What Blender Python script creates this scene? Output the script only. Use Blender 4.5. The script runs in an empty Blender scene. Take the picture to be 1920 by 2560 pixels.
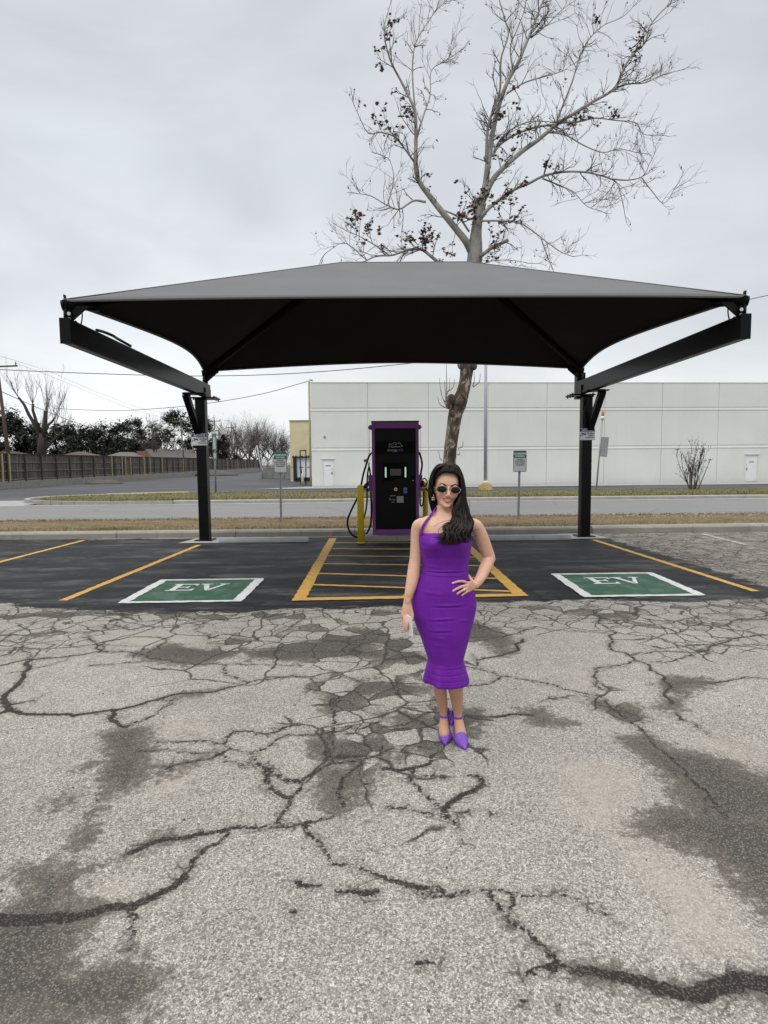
import bpy, math, random
import numpy as np
from mathutils import Vector, Matrix, Quaternion
random.seed(7); np.random.seed(7)
PI = math.pi; R = math.radians
scene = bpy.context.scene
col = scene.collection

# ------------------------------------------------------------------ camera measured from the photo (1920 x 2560)
FPX = 1500.0; EYE = 1.65
YAW = R(0.65); PIT = math.atan(120 / FPX); ROLL = 0.0091
FW = Vector((math.sin(YAW) * math.cos(PIT), math.cos(YAW) * math.cos(PIT), -math.sin(PIT)))
R0 = Vector((math.cos(YAW), -math.sin(YAW), 0)); U0 = R0.cross(FW)
RT = R0 * math.cos(ROLL) - U0 * math.sin(ROLL); UP = U0 * math.cos(ROLL) + R0 * math.sin(ROLL)
CAM = Vector((0, 0, EYE))
def ray(x, y): return FW + RT * ((x - 960) / FPX) + UP * ((1280 - y) / FPX)
def G(x, y, z=0.0):                       # photo position of a point on the ground -> world
    d = ray(x, y); return CAM + d * ((z - EYE) / d.z)
def P(x, y, Y):                           # photo position of a point standing at distance Y -> world
    d = ray(x, y); return CAM + d * (Y / d.y)

cam = bpy.data.objects.new('camera', bpy.data.cameras.new('camera')); col.objects.link(cam)
cam.data.sensor_fit = 'VERTICAL'; cam.data.sensor_height = 36.0; cam.data.lens = 36.0 * FPX / 2560.0
cam.data.clip_end = 3000; cam.data.clip_start = 0.05
mw = Matrix((RT, UP, -FW)).transposed().to_4x4(); mw.translation = CAM
cam.matrix_world = mw
scene.camera = cam
scene.render.resolution_x = 768; scene.render.resolution_y = 1024
scene.view_settings.view_transform = 'Standard'
try: scene.view_settings.look = 'None'
except Exception: pass
scene.view_settings.exposure = 0.0; scene.view_settings.gamma = 1.0; scene.view_settings.use_curve_mapping = False

# ------------------------------------------------------------------ mesh builder
def frame(d, up=Vector((0, 0, 1))):
    d = Vector(d).normalized()
    if abs(d.dot(up)) > 0.98: up = Vector((0, 1, 0)) if abs(d.y) < 0.9 else Vector((1, 0, 0))
    a = d.cross(up).normalized(); return a, a.cross(d).normalized()

class MB:
    def __init__(s): s.v = []; s.f = []; s.fm = []; s.m = 0; s.sm = []; s.smooth = False
    def mat(s, i): s.m = i; return s
    def add(s, vs, fs, smooth=None):
        o = len(s.v); s.v.extend([tuple(p) for p in vs])
        for f in fs:
            s.f.append(tuple(i + o for i in f)); s.fm.append(s.m); s.sm.append(s.smooth if smooth is None else smooth)
    def box(s, c, size, rot=None):
        hx, hy, hz = size[0] / 2, size[1] / 2, size[2] / 2
        vs = [Vector((x * hx, y * hy, z * hz)) for x in (-1, 1) for y in (-1, 1) for z in (-1, 1)]
        if rot is not None: vs = [rot @ p for p in vs]
        c = Vector(c)
        s.add([p + c for p in vs], [(0, 1, 3, 2), (4, 6, 7, 5), (0, 4, 5, 1), (2, 3, 7, 6), (0, 2, 6, 4), (1, 5, 7, 3)], False)
        return s
    def b2(s, x0, x1, y0, y1, z0, z1): return s.box(((x0 + x1) / 2, (y0 + y1) / 2, (z0 + z1) / 2), (x1 - x0, y1 - y0, z1 - z0))
    def beam(s, p, q, w, h, up=Vector((0, 0, 1))):
        p = Vector(p); q = Vector(q); a, b = frame(q - p, up)
        vs = [o + a * (i * w / 2) + b * (j * h / 2) for o in (p, q) for i, j in ((-1, -1), (1, -1), (1, 1), (-1, 1))]
        s.add(vs, [(3, 2, 1, 0), (4, 5, 6, 7), (0, 1, 5, 4), (1, 2, 6, 5), (2, 3, 7, 6), (3, 0, 4, 7)], False); return s
    def tube(s, pts, rad, n=8, cap=True, smooth=True):
        pts = [Vector(p) for p in pts]; k = len(pts)
        if not hasattr(rad, '__len__'): rad = [rad] * k
        vs = []; fs = []; a = None
        for i in range(k):
            d = (pts[min(i + 1, k - 1)] - pts[max(i - 1, 0)])
            if d.length < 1e-9: d = Vector((0, 0, 1))
            d.normalize()
            if a is None: a, b = frame(d)
            else:
                a = (a - d * a.dot(d))
                if a.length < 1e-6: a, b = frame(d)
                a.normalize()
            b = d.cross(a)
            for j in range(n):
                t = 2 * PI * j / n
                vs.append(pts[i] + (a * math.cos(t) + b * math.sin(t)) * rad[i])
        for i in range(k - 1):
            for j in range(n):
                j2 = (j + 1) % n
                fs.append((i * n + j, i * n + j2, (i + 1) * n + j2, (i + 1) * n + j))
        s.add(vs, fs, smooth)
        if cap:
            o = len(s.v) - len(vs)
            s.f.append(tuple(o + j for j in reversed(range(n)))); s.fm.append(s.m); s.sm.append(False)
            s.f.append(tuple(o + (k - 1) * n + j for j in range(n))); s.fm.append(s.m); s.sm.append(False)
        return s
    def loft(s, rings, cap=True, smooth=True, closed=True):
        n = len(rings[0]); vs = [p for r in rings for p in r]; fs = []
        for i in range(len(rings) - 1):
            for j in range(n if closed else n - 1):
                j2 = (j + 1) % n
                fs.append((i * n + j, i * n + j2, (i + 1) * n + j2, (i + 1) * n + j))
        s.add(vs, fs, smooth)
        if cap:
            o = len(s.v) - len(vs)
            s.f.append(tuple(o + j for j in reversed(range(n)))); s.fm.append(s.m); s.sm.append(smooth)
            s.f.append(tuple(o + (len(rings) - 1) * n + j for j in range(n))); s.fm.append(s.m); s.sm.append(smooth)
        return s
    def ell(s, c, r, rot=None, nu=20, nv=12):
        c = Vector(c); vs = [Vector((0, 0, -r[2]))]
        for i in range(1, nv):
            ph = -PI / 2 + PI * i / nv
            for j in range(nu):
                t = 2 * PI * j / nu
                vs.append(Vector((r[0] * math.cos(ph) * math.cos(t), r[1] * math.cos(ph) * math.sin(t), r[2] * math.sin(ph))))
        vs.append(Vector((0, 0, r[2])))
        if rot is not None: vs = [rot @ p for p in vs]
        fs = [(0, 1 + (j + 1) % nu, 1 + j) for j in range(nu)]
        for i in range(nv - 2):
            for j in range(nu):
                a = 1 + i * nu; j2 = (j + 1) % nu
                fs.append((a + j, a + j2, a + nu + j2, a + nu + j))
        t = len(vs) - 1; a = 1 + (nv - 2) * nu
        fs += [(a + j, a + (j + 1) % nu, t) for j in range(nu)]
        s.add([p + c for p in vs], fs, True); return s
    def prism(s, poly, o, ax, ay, d):        # 2-D polygon in the frame (o, ax, ay), extruded by vector d
        o = Vector(o); ax = Vector(ax); ay = Vector(ay); d = Vector(d); n = len(poly)
        lo = [o + ax * x + ay * y for x, y in poly]; hi = [p + d for p in lo]
        s.add(lo + hi, [tuple(reversed(range(n))), tuple(range(n, 2 * n))] +
              [(i, (i + 1) % n, n + (i + 1) % n, n + i) for i in range(n)], False); return s
    def sheet(s, pts): s.add(pts, [tuple(range(len(pts)))], False); return s
    def build(s, name, mats, parent=None, bevel=0, local=None):
        me = bpy.data.meshes.new(name)
        v = s.v
        if local is not None: v = [tuple(Vector(p) - Vector(local)) for p in v]
        me.from_pydata(v, [], s.f)
        if not isinstance(mats, (list, tuple)): mats = [mats]
        for m in mats: me.materials.append(m)
        me.polygons.foreach_set('use_smooth', s.sm); me.polygons.foreach_set('material_index', s.fm)
        me.update()
        o = bpy.data.objects.new(name, me); col.objects.link(o)
        if parent is not None: o.parent = parent
        if bevel:
            b = o.modifiers.new('bevel', 'BEVEL'); b.width = bevel; b.segments = 2; b.limit_method = 'ANGLE'; b.angle_limit = R(40)
        return o

def tag(o, label=None, cat=None, group=None, kind=None):
    if label: o['label'] = label
    if cat: o['category'] = cat
    if group: o['group'] = group
    if kind: o['kind'] = kind
    return o
def thing(name, loc, label, cat, group=None, rz=0):
    o = bpy.data.objects.new(name, None); col.objects.link(o); o.location = loc; o.rotation_euler = (0, 0, rz)
    o.empty_display_size = 0.2
    return tag(o, label, cat, group)
def part(mb, name, mats, parent, bevel=0):       # the builder holds world coordinates: move them into the parent's frame
    w = Matrix.Translation(parent.location) if parent.parent is None else Matrix.Translation(parent.parent.location)
    if parent.parent is None and parent.type == 'EMPTY':
        w = Matrix.Translation(parent.location) @ Matrix.Rotation(parent.rotation_euler.z, 4, 'Z')
        iv = w.inverted(); mb.v = [tuple(iv @ Vector(p)) for p in mb.v]
    elif parent.parent is not None:
        g = parent.parent
        w = Matrix.Translation(g.location) @ Matrix.Rotation(g.rotation_euler.z, 4, 'Z')
        iv = w.inverted(); mb.v = [tuple(iv @ Vector(p)) for p in mb.v]
    return mb.build(name, mats, parent, bevel)
def each(mb, name, mats, parent, bevel=0):         # one object per loose piece
    n = len(mb.v); up = list(range(n))
    def fd(i):
        while up[i] != i: up[i] = up[up[i]]; i = up[i]
        return i
    for f in mb.f:
        for k in f[1:]: up[fd(k)] = fd(f[0])
    groups = {}
    for i, f in enumerate(mb.f): groups.setdefault(fd(f[0]), []).append(i)
    out = []
    for fs in groups.values():
        b = MB(); mp = {}
        for i in fs:
            for k in mb.f[i]:
                if k not in mp: mp[k] = len(b.v); b.v.append(mb.v[k])
            b.f.append(tuple(mp[k] for k in mb.f[i])); b.fm.append(mb.fm[i]); b.sm.append(mb.sm[i])
        out.append(part(b, name, mats, parent, bevel))
    return out
def struct(mb, name, mats, bevel=0): return tag(mb.build(name, mats, None, bevel), kind='structure')
def stuff(mb, name, mats): return tag(mb.build(name, mats), kind='stuff')
def copy_tree(o, parent=None):
    c = o.copy(); col.objects.link(c); c.parent = parent
    for ch in [x for x in bpy.data.objects if x.parent == o]: copy_tree(ch, c)
    return c
def set_attr(me, name, arr):
    a = me.attributes.new(name, 'FLOAT', 'POINT'); a.data.foreach_set('value', np.asarray(arr, dtype=np.float32))

def text(body, size, name, mats, parent, loc, rot=(PI / 2, 0, 0), shear=0.0, bold=0.0, sx=1.0, depth=0.001, align='CENTER'):
    cu = bpy.data.curves.new(name, 'FONT'); cu.body = body; cu.size = size; cu.align_x = align; cu.align_y = 'CENTER'
    cu.shear = shear; cu.offset = bold; cu.extrude = depth; cu.resolution_u = 4
    o = bpy.data.objects.new(name, cu); col.objects.link(o)
    dg = bpy.context.evaluated_depsgraph_get()
    me = bpy.data.meshes.new_from_object(o.evaluated_get(dg)); bpy.data.objects.remove(o); bpy.data.curves.remove(cu)
    me.name = name; me.materials.clear(); me.materials.append(mats)
    if sx != 1.0: me.transform(Matrix.Diagonal((sx, 1, 1, 1)))
    n = bpy.data.objects.new(name, me); col.objects.link(n); n.location = loc; n.rotation_euler = rot
    if parent is not None: n.parent = parent
    return n

def cr(pts, n=6):                             # Catmull-Rom through points (tuples of any length)
    a = [np.array(p, float) for p in pts]; a = [2 * a[0] - a[1]] + a + [2 * a[-1] - a[-2]]; out = []
    for i in range(1, len(a) - 2):
        for k in range(n):
            t = k / n; p0, p1, p2, p3 = a[i - 1], a[i], a[i + 1], a[i + 2]
            out.append(0.5 * (2 * p1 + (p2 - p0) * t + (2 * p0 - 5 * p1 + 4 * p2 - p3) * t * t + (3 * p1 - p0 - 3 * p2 + p3) * t ** 3))
    out.append(a[-2]); return out
# ------------------------------------------------------------------ materials
class NT:
    def __init__(s, name):
        s.m = bpy.data.materials.new(name); s.m.use_nodes = True; s.t = s.m.node_tree; s.n = s.t.nodes; s.l = s.t.links
        s.b = s.n['Principled BSDF']; s.out = s.n['Material Output']
    def node(s, t, **k):
        x = s.n.new(t)
        for a, v in k.items():
            if a.startswith('i_'): x.inputs[int(a[2:]) if a[2:].isdigit() else a[2:].replace('_', ' ')].default_value = v
            else: setattr(x, a, v)
        return x
    def link(s, a, b): s.l.new(a, b)
    def val(s, x, sock):
        if isinstance(x, (int, float)): sock.default_value = x
        elif isinstance(x, (tuple, list)): sock.default_value = (*x, 1) if len(x) == 3 and len(sock.default_value) == 4 else x
        else: s.link(x, sock)
    def math(s, op, a, b=0.0, c=0.0, clamp=False):
        x = s.node('ShaderNodeMath', operation=op, use_clamp=clamp); s.val(a, x.inputs[0]); s.val(b, x.inputs[1]); s.val(c, x.inputs[2]); return x.outputs[0]
    def mix(s, f, a, b, blend='MIX'):
        x = s.node('ShaderNodeMix', data_type='RGBA', blend_type=blend); s.val(f, x.inputs[0]); s.val(a, x.inputs[6]); s.val(b, x.inputs[7]); return x.outputs[2]
    def pos(s, scale=(1, 1, 1), kind='pos'):
        if kind == 'pos': o = s.node('ShaderNodeNewGeometry').outputs['Position']
        else: o = s.node('ShaderNodeTexCoord').outputs['Object']
        m = s.node('ShaderNodeMapping'); s.link(o, m.inputs[0]); m.inputs[3].default_value = scale; return m.outputs[0]
    def noise(s, vec, scale, detail=4, rough=0.55, dist=0.0):
        x = s.node('ShaderNodeTexNoise'); s.link(vec, x.inputs['Vector']); x.inputs['Scale'].default_value = scale
        x.inputs['Detail'].default_value = detail; x.inputs['Roughness'].default_value = rough; x.inputs['Distortion'].default_value = dist; return x.outputs['Fac']
    def vor(s, vec, scale, feature='F1', out='Distance'):
        x = s.node('ShaderNodeTexVoronoi', feature=feature); s.link(vec, x.inputs['Vector']); x.inputs['Scale'].default_value = scale; return x.outputs[out]
    def ramp(s, f, stops):
        x = s.node('ShaderNodeValToRGB'); s.link(f, x.inputs[0]); e = x.color_ramp.elements
        while len(e) < len(stops): e.new(0.5)
        for q, (p, c) in zip(e, stops):
            q.position = p; q.color = (*c, 1) if hasattr(c, '__len__') else (c, c, c, 1)
        return x.outputs[0]
    def sstep(s, f, a, b):                        # 0 at a, 1 at b
        x = s.node('ShaderNodeMapRange', interpolation_type='SMOOTHSTEP'); s.link(f, x.inputs[0])
        if a <= b: lo, hi, u, w = a, b, 0.0, 1.0
        else: lo, hi, u, w = b, a, 1.0, 0.0
        x.inputs[1].default_value = lo; x.inputs[2].default_value = hi; x.inputs[3].default_value = u; x.inputs[4].default_value = w; return x.outputs[0]
    def attr(s, name): return s.node('ShaderNodeAttribute', attribute_name=name).outputs['Fac']
    def bump(s, h, strength=0.3, dist=0.01, normal=None):
        x = s.node('ShaderNodeBump'); x.inputs['Strength'].default_value = strength; x.inputs['Distance'].default_value = dist
        s.link(h, x.inputs['Height'])
        if normal is not None: s.link(normal, x.inputs['Normal'])
        return x.outputs[0]
    def fin(s, color=None, rough=None, metal=None, normal=None, spec=None):
        for v, k in ((color, 'Base Color'), (rough, 'Roughness'), (metal, 'Metallic'), (normal, 'Normal'), (spec, 'Specular IOR Level')):
            if v is not None: s.val(v, s.b.inputs[k])
        return s.m

def basic(name, c, rough=0.6, metal=0.0, var=0.15, scale=6.0, bump=0.0, bscale=60.0, spec=0.5, detail=5):
    t = NT(name); p = t.pos(); f = t.noise(p, scale, detail)
    lo = tuple(x * (1 - var) for x in c); hi = tuple(min(1, x * (1 + var)) for x in c)
    cc = t.ramp(f, [(0.3, lo), (0.7, hi)])
    r = t.math('ADD', rough - 0.06, t.math('MULTIPLY', t.noise(p, scale * 3), 0.12))
    n = t.bump(t.noise(p, bscale, 3), bump, 0.01) if bump else None
    return t.fin(cc, r, metal, n, spec)

M = {}
M['black_steel'] = basic('black_steel', (0.005, 0.005, 0.0055), 0.30, 0, 0.3, 9, 0.02, 30, 0.13)
M['rafter'] = basic('matt_black_tube', (0.004, 0.004, 0.0042), 0.6, 0, 0.2, 9, 0, 60, 0.06)
M['bolt'] = basic('bolt_zinc', (0.55, 0.55, 0.52), 0.35, 0.9, 0.1)
M['galv'] = basic('galvanised_steel', (0.30, 0.31, 0.32), 0.5, 0.5, 0.2, 12)
M['pole_grey'] = basic('grey_painted_pole', (0.42, 0.45, 0.49), 0.5, 0.0, 0.08, 5)
M['purple_paint'] = basic('purple_powder_coat', (0.175, 0.032, 0.215), 0.42, 0, 0.08, 10, 0.02, 300)
M['panel_black'] = basic('black_glass_panel', (0.0045, 0.0045, 0.006), 0.35, 0, 0.2, 4, 0, 60, 0.10)
M['panel_gloss'] = basic('gloss_black_panel', (0.0008, 0.0008, 0.001), 0.3, 0, 0.2, 4, 0, 60, 0.05)
M['rubber'] = basic('black_rubber', (0.008, 0.008, 0.0085), 0.5, 0, 0.2, 15, 0, 60, 0.25)
M['screen'] = basic('grey_screen', (0.05, 0.05, 0.053), 0.2, 0, 0.25, 60)
M['tan_tag'] = basic('tan_cardboard_tag', (0.35, 0.24, 0.14), 0.8)
M['white_plastic'] = basic('white_plastic', (0.75, 0.76, 0.77), 0.45, 0, 0.05)
M['ink_black'] = basic('black_ink', (0.02, 0.025, 0.025), 0.6)
M['ink_white'] = basic('white_ink', (0.72, 0.74, 0.73), 0.6, 0, 0.04)
M['ink_grey'] = basic('pale_grey_print', (0.33, 0.31, 0.36), 0.6, 0, 0.1)
M['ink_purple'] = basic('purple_print', (0.16, 0.04, 0.36), 0.6)
M['ink_green'] = basic('lime_print', (0.12, 0.30, 0.06), 0.6)
M['ink_blue'] = basic('blue_print', (0.10, 0.17, 0.45), 0.6)
M['sign_green'] = basic('sign_green', (0.012, 0.10, 0.062), 0.45, 0, 0.12, 20)
M['sign_navy'] = basic('sign_navy', (0.012, 0.012, 0.10), 0.45)
M['sign_face'] = basic('reflective_sign_face', (0.42, 0.45, 0.46), 0.4, 0, 0.08, 14)
M['sign_white'] = basic('white_sign_face', (0.70, 0.72, 0.76), 0.45, 0, 0.05)
M['brass'] = basic('brass', (0.55, 0.42, 0.22), 0.3, 1.0, 0.1)
M['gold'] = basic('gold', (0.80, 0.52, 0.22), 0.25, 1.0, 0.05)
M['frame_gold'] = basic('cream_gold_frame', (0.40, 0.29, 0.21), 0.35, 0.5, 0.05)
M['lens'] = basic('dark_lens', (0.002, 0.002, 0.003), 0.08, 0, 0.1, 6, 0, 60, 0.3)
M['silver'] = basic('silver_phone', (0.80, 0.81, 0.83), 0.25, 0.25, 0.04, 30)
M['teeth'] = basic('teeth', (0.72, 0.66, 0.60), 0.3, 0, 0.03)
M['yellow_dock'] = basic('cream_stucco', (0.66, 0.58, 0.37), 0.85, 0, 0.1, 0.8, 0.1, 20)
M['pipe_tan'] = basic('tan_downpipe', (0.42, 0.38, 0.25), 0.6)
M['cream_paint'] = basic('cream_bollard_paint', (0.62, 0.54, 0.42), 0.6, 0, 0.12, 4)
M['orange'] = basic('orange_marker', (0.55, 0.20, 0.05), 0.6)
M['door_white'] = basic('white_door', (0.74, 0.755, 0.745), 0.6, 0, 0.06, 1.5)
M['dock_white'] = basic('white_dock_door', (0.74, 0.77, 0.84), 0.6, 0, 0.05, 1)
M['dark_gap'] = basic('dark_rubber_seal', (0.02, 0.02, 0.022), 0.8)
M['roof_brown'] = basic('brown_shingle', (0.105, 0.068, 0.055), 0.9, 0, 0.25, 3, 0.2, 12)
M['roof_grey'] = basic('grey_shingle', (0.13, 0.118, 0.11), 0.9, 0, 0.25, 3, 0.2, 12)
M['brick'] = basic('red_brick', (0.26, 0.10, 0.07), 0.9, 0, 0.25, 8)
M['siding'] = basic('house_siding', (0.30, 0.24, 0.20), 0.85, 0, 0.1, 2)
M['pole_wood'] = basic('weathered_pole', (0.075, 0.055, 0.047), 0.9, 0, 0.3, 3, 0.3, 40)
M['pole_far'] = basic('grey_far_pole', (0.12, 0.105, 0.095), 0.9, 0, 0.2, 2)
M['wire'] = basic('dark_cable', (0.06, 0.06, 0.065), 0.7)
M['transformer'] = basic('rusty_transformer', (0.16, 0.10, 0.08), 0.7, 0, 0.3, 6)
M['wood_new'] = basic('new_pine_post', (0.42, 0.33, 0.19), 0.8, 0, 0.2, 4)
M['wood_post'] = basic('dark_fence_post', (0.05, 0.042, 0.038), 0.9, 0, 0.3, 4)
M['bark_dark'] = basic('dark_bark', (0.045, 0.038, 0.034), 0.95, 0, 0.3, 6, 0.5, 30)
M['bark_grey'] = basic('grey_twig_bark', (0.085, 0.076, 0.07), 0.95, 0, 0.25, 3)
M['twig_brown'] = basic('brown_twig_bark', (0.075, 0.06, 0.052), 0.95, 0, 0.3, 3)
M['leaf_dry'] = basic('dry_brown_leaf', (0.115, 0.052, 0.032), 0.8, 0, 0.5, 5)
M['leaf_olive'] = basic('evergreen_leaf', (0.042, 0.048, 0.030), 0.75, 0, 0.55, 0.9, detail=8)
M['leaf_dark'] = basic('dark_evergreen_leaf', (0.030, 0.036, 0.023), 0.75, 0, 0.55, 0.9, detail=8)
M['leaf_shrub'] = basic('shrub_seed_head', (0.075, 0.062, 0.055), 0.8, 0, 0.4, 9)
M['sign_dull'] = basic('dull_green_sign', (0.10, 0.13, 0.11), 0.5, 0, 0.2, 9)
M['dirt'] = basic('dark_soil', (0.09, 0.078, 0.066), 0.95, 0, 0.3, 6, 0.5, 20)
M['knit'] = None

def mk():
    # grey shade cloth: real woven fabric, thin, slightly translucent
    t = NT('shade_cloth'); p = t.pos()
    f = t.noise(p, 1.2, 4); w = t.noise(p, 240, 2)
    c = t.ramp(f, [(0.3, (0.150, 0.150, 0.154)), (0.7, (0.172, 0.172, 0.176))])
    c = t.mix(t.math('MULTIPLY', w, 0.35), c, (0.115, 0.115, 0.117))
    M['fabric'] = t.fin(c, 0.85, 0, t.bump(w, 0.15, 0.002), 0.15)
    t = NT('shaded_cloth_underside'); p = t.pos(); w = t.noise(p, 240, 2)  # same cloth seen from below, its colour darkened to paint in the canopy's shade
    M['underside_shade'] = t.fin(t.ramp(t.noise(p, 1.2, 4), [(0.3, (0.021, 0.020, 0.019)), (0.7, (0.025, 0.024, 0.023))]), 0.9, 0, t.bump(w, 0.15, 0.002), 0.05)
    # yellow bollard plastic sleeve
    t = NT('yellow_sleeve'); p = t.pos()
    c = t.ramp(t.noise(p, 5, 6), [(0.25, (0.60, 0.43, 0.010)), (0.75, (0.70, 0.51, 0.018))])
    sc = t.sstep(t.noise(t.pos((30, 30, 4)), 3, 6, 0.7), 0.62, 0.72)
    c = t.mix(t.math('MULTIPLY', sc, 0.35), c, (0.22, 0.17, 0.05))
    M['bollard'] = t.fin(c, 0.5, 0, t.bump(t.noise(p, 90, 2), 0.08, 0.004))
    # concrete
    def concrete(name, c0, stain=0.5):
        t = NT(name); p = t.pos()
        a = t.ramp(t.noise(p, 2.2, 8, 0.6), [(0.25, tuple(x * 0.78 for x in c0)), (0.75, tuple(x * 1.12 for x in c0))])
        s = t.sstep(t.noise(t.pos((1.2, 1.2, 0.35)), 3.1, 6, 0.65), 0.52, 0.75)
        a = t.mix(t.math('MULTIPLY', s, stain), a, tuple(x * 0.42 for x in c0))
        sp = t.sstep(t.vor(p, 130), 0.32, 0.1)
        a = t.mix(t.math('MULTIPLY', sp, 0.35), a, tuple(x * 0.55 for x in c0))
        return t.fin(a, 0.9, 0, t.bump(t.noise(p, 70, 5), 0.35, 0.006), 0.25)
    M['concrete'] = concrete('kerb_concrete', (0.30, 0.28, 0.243), 0.6)
    M['concrete_new'] = concrete('pale_concrete', (0.40, 0.39, 0.365), 0.25)
    M['concrete_stop'] = concrete('wheel_stop_concrete', (0.36, 0.37, 0.37), 0.35)
    M['gutter'] = concrete('gutter_concrete', (0.36, 0.345, 0.325), 0.45)
    M['retaining'] = concrete('stained_wall_concrete', (0.27, 0.265, 0.25), 0.85)
    # white tilt-up wall with weather streaks
    t = NT('white_tilt_wall'); p = t.pos()
    a = t.ramp(t.noise(p, 0.35, 6), [(0.3, (0.65, 0.66, 0.62)), (0.7, (0.715, 0.725, 0.685))])
    st = t.sstep(t.noise(t.pos((2.4, 1, 0.07)), 2.0, 7, 0.7), 0.56, 0.8)
    a = t.mix(t.math('MULTIPLY', st, 0.35), a, (0.48, 0.465, 0.42))
    M['wall_white'] = t.fin(a, 0.85, 0, t.bump(t.noise(p, 9, 4), 0.12, 0.02), 0.2)
    # weathered fence pickets
    t = NT('weathered_pickets'); p = t.pos((1, 4.2, 0.22))
    a = t.ramp(t.noise(p, 1.6, 6, 0.7), [(0.3, (0.026, 0.021, 0.018)), (0.48, (0.070, 0.058, 0.048)), (0.66, (0.20, 0.18, 0.16))])
    M['picket'] = t.fin(a, 0.95)
    t = NT('fence_rail_wood'); p = t.pos((1, 1, 1))
    M['rail'] = t.fin(t.ramp(t.noise(p, 2, 6, 0.7), [(0.3, (0.10, 0.09, 0.08)), (0.7, (0.22, 0.20, 0.17))]), 0.95)
    # road asphalt
    t = NT('road_asphalt'); p = t.pos()
    a = t.ramp(t.noise(t.pos((0.12, 1.2, 1)), 1.3, 6), [(0.3, (0.185, 0.18, 0.178)), (0.7, (0.235, 0.23, 0.226))])
    sp = t.sstep(t.noise(p, 55, 2, 0.6), 0.35, 0.7)
    a = t.mix(0.45, a, t.mix(sp, (0.10, 0.10, 0.10), (0.34, 0.335, 0.33)))
    cr_ = t.sstep(t.vor(t.pos((0.5, 0.35, 1)), 0.55, 'DISTANCE_TO_EDGE'), 0.012, 0.004)
    a = t.mix(t.math('MULTIPLY', cr_, 0.2), a, (0.06, 0.058, 0.055))
    M['road'] = t.fin(a, 0.85, 0, t.bump(t.noise(p, 60, 3), 0.3, 0.005), 0.25)
    # far lot asphalt (darker, patched)
    t = NT('far_lot_asphalt'); p = t.pos((0.35, 1, 1))
    a = t.ramp(t.noise(p, 0.35, 7, 0.65), [(0.3, (0.055, 0.056, 0.06)), (0.55, (0.085, 0.086, 0.09)), (0.75, (0.15, 0.148, 0.147))])
    M['far_lot'] = t.fin(a, 0.85, 0, t.bump(t.noise(p, 20, 3), 0.2, 0.01), 0.25)
    # dormant lawn and greener lawn soils
    def lawn(name, c1, c2, c3, gs=0.25):
        t = NT(name); p = t.pos(); q = t.pos((0.5, 1.6, 1))
        a = t.ramp(t.noise(q, 3.5, 8, 0.7), [(0.25, c1), (0.5, c2), (0.75, c3)])
        g = t.sstep(t.noise(p, gs, 5, 0.6), 0.56, 0.70)
        a = t.mix(t.math('MULTIPLY', g, 0.8), a, (0.085, 0.095, 0.028))
        return t.fin(a, 0.95, 0, t.bump(t.noise(p, 25, 6, 0.7), 0.8, 0.05), 0.1)
    M['lawn_dry'] = lawn('dormant_lawn', (0.105, 0.078, 0.045), (0.21, 0.16, 0.095), (0.30, 0.24, 0.15))
    M['lawn_green'] = lawn('greening_lawn', (0.09, 0.085, 0.04), (0.17, 0.15, 0.075), (0.26, 0.22, 0.12), 0.55)
    # blades
    t = NT('dry_grass_blade'); p = t.pos()
    a = t.ramp(t.noise(p, 2.3, 6, 0.7), [(0.25, (0.12, 0.088, 0.045)), (0.5, (0.25, 0.19, 0.11)), (0.75, (0.36, 0.29, 0.18))])
    g = t.sstep(t.noise(p, 0.25, 5, 0.6), 0.60, 0.70)
    M['blade_dry'] = t.fin(t.mix(t.math('MULTIPLY', g, 0.8), a, (0.07, 0.09, 0.025)), 0.8, spec=0.2)
    t = NT('green_grass_blade'); p = t.pos()
    a = t.ramp(t.noise(t.pos((1, 1.8, 1)), 0.8, 8, 0.75), [(0.40, (0.22, 0.18, 0.085)), (0.5, (0.14, 0.135, 0.045)), (0.60, (0.055, 0.085, 0.02))])
    M['blade_green'] = t.fin(a, 0.8, spec=0.2)
    # traffic paints with worn patches
    def paint(name, c0, under, wear=0.63, grain=0.5):
        t = NT(name); p = t.pos()
        a = t.ramp(t.noise(p, 6, 5), [(0.3, tuple(x * 0.85 for x in c0)), (0.7, tuple(min(1, x * 1.06) for x in c0))])
        w = t.math('ADD', t.math('MULTIPLY', t.noise(p, 55, 4, 0.7), grain), t.math('MULTIPLY', t.noise(p, 3.2, 6, 0.7), 1 - grain))
        w = t.sstep(w, wear - 0.03, wear + 0.04)
        a = t.mix(w, a, under)
        return t.fin(a, 0.7, 0, t.bump(t.noise(p, 150, 4), 0.5, 0.004), 0.3)
    M['paint_yellow'] = paint('yellow_traffic_paint', (0.60, 0.345, 0.070), (0.05, 0.047, 0.042), 0.605)
    M['paint_white'] = paint('white_traffic_paint', (0.66, 0.66, 0.64), (0.06, 0.06, 0.06), 0.605)
    M['paint_green'] = paint('green_traffic_paint', (0.030, 0.098, 0.055), (0.075, 0.135, 0.10), 0.52, 0.3)
    M['paint_faded'] = paint('faded_white_paint', (0.42, 0.40, 0.37), (0.15, 0.14, 0.13), 0.52)
    M['paint_kerb'] = paint('worn_yellow_kerb_paint', (0.42, 0.34, 0.16), (0.27, 0.26, 0.235), 0.55)
    # dress knit
    t = NT('purple_bandage_knit'); p = t.pos((1, 1, 1))
    rib = t.node('ShaderNodeTexWave', wave_type='BANDS', bands_direction='Z', wave_profile='SIN'); t.link(p, rib.inputs['Vector'])
    rib.inputs['Scale'].default_value = 70.0; rib.inputs['Distortion'].default_value = 0.3; rib.inputs['Detail'].default_value = 1.0
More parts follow.
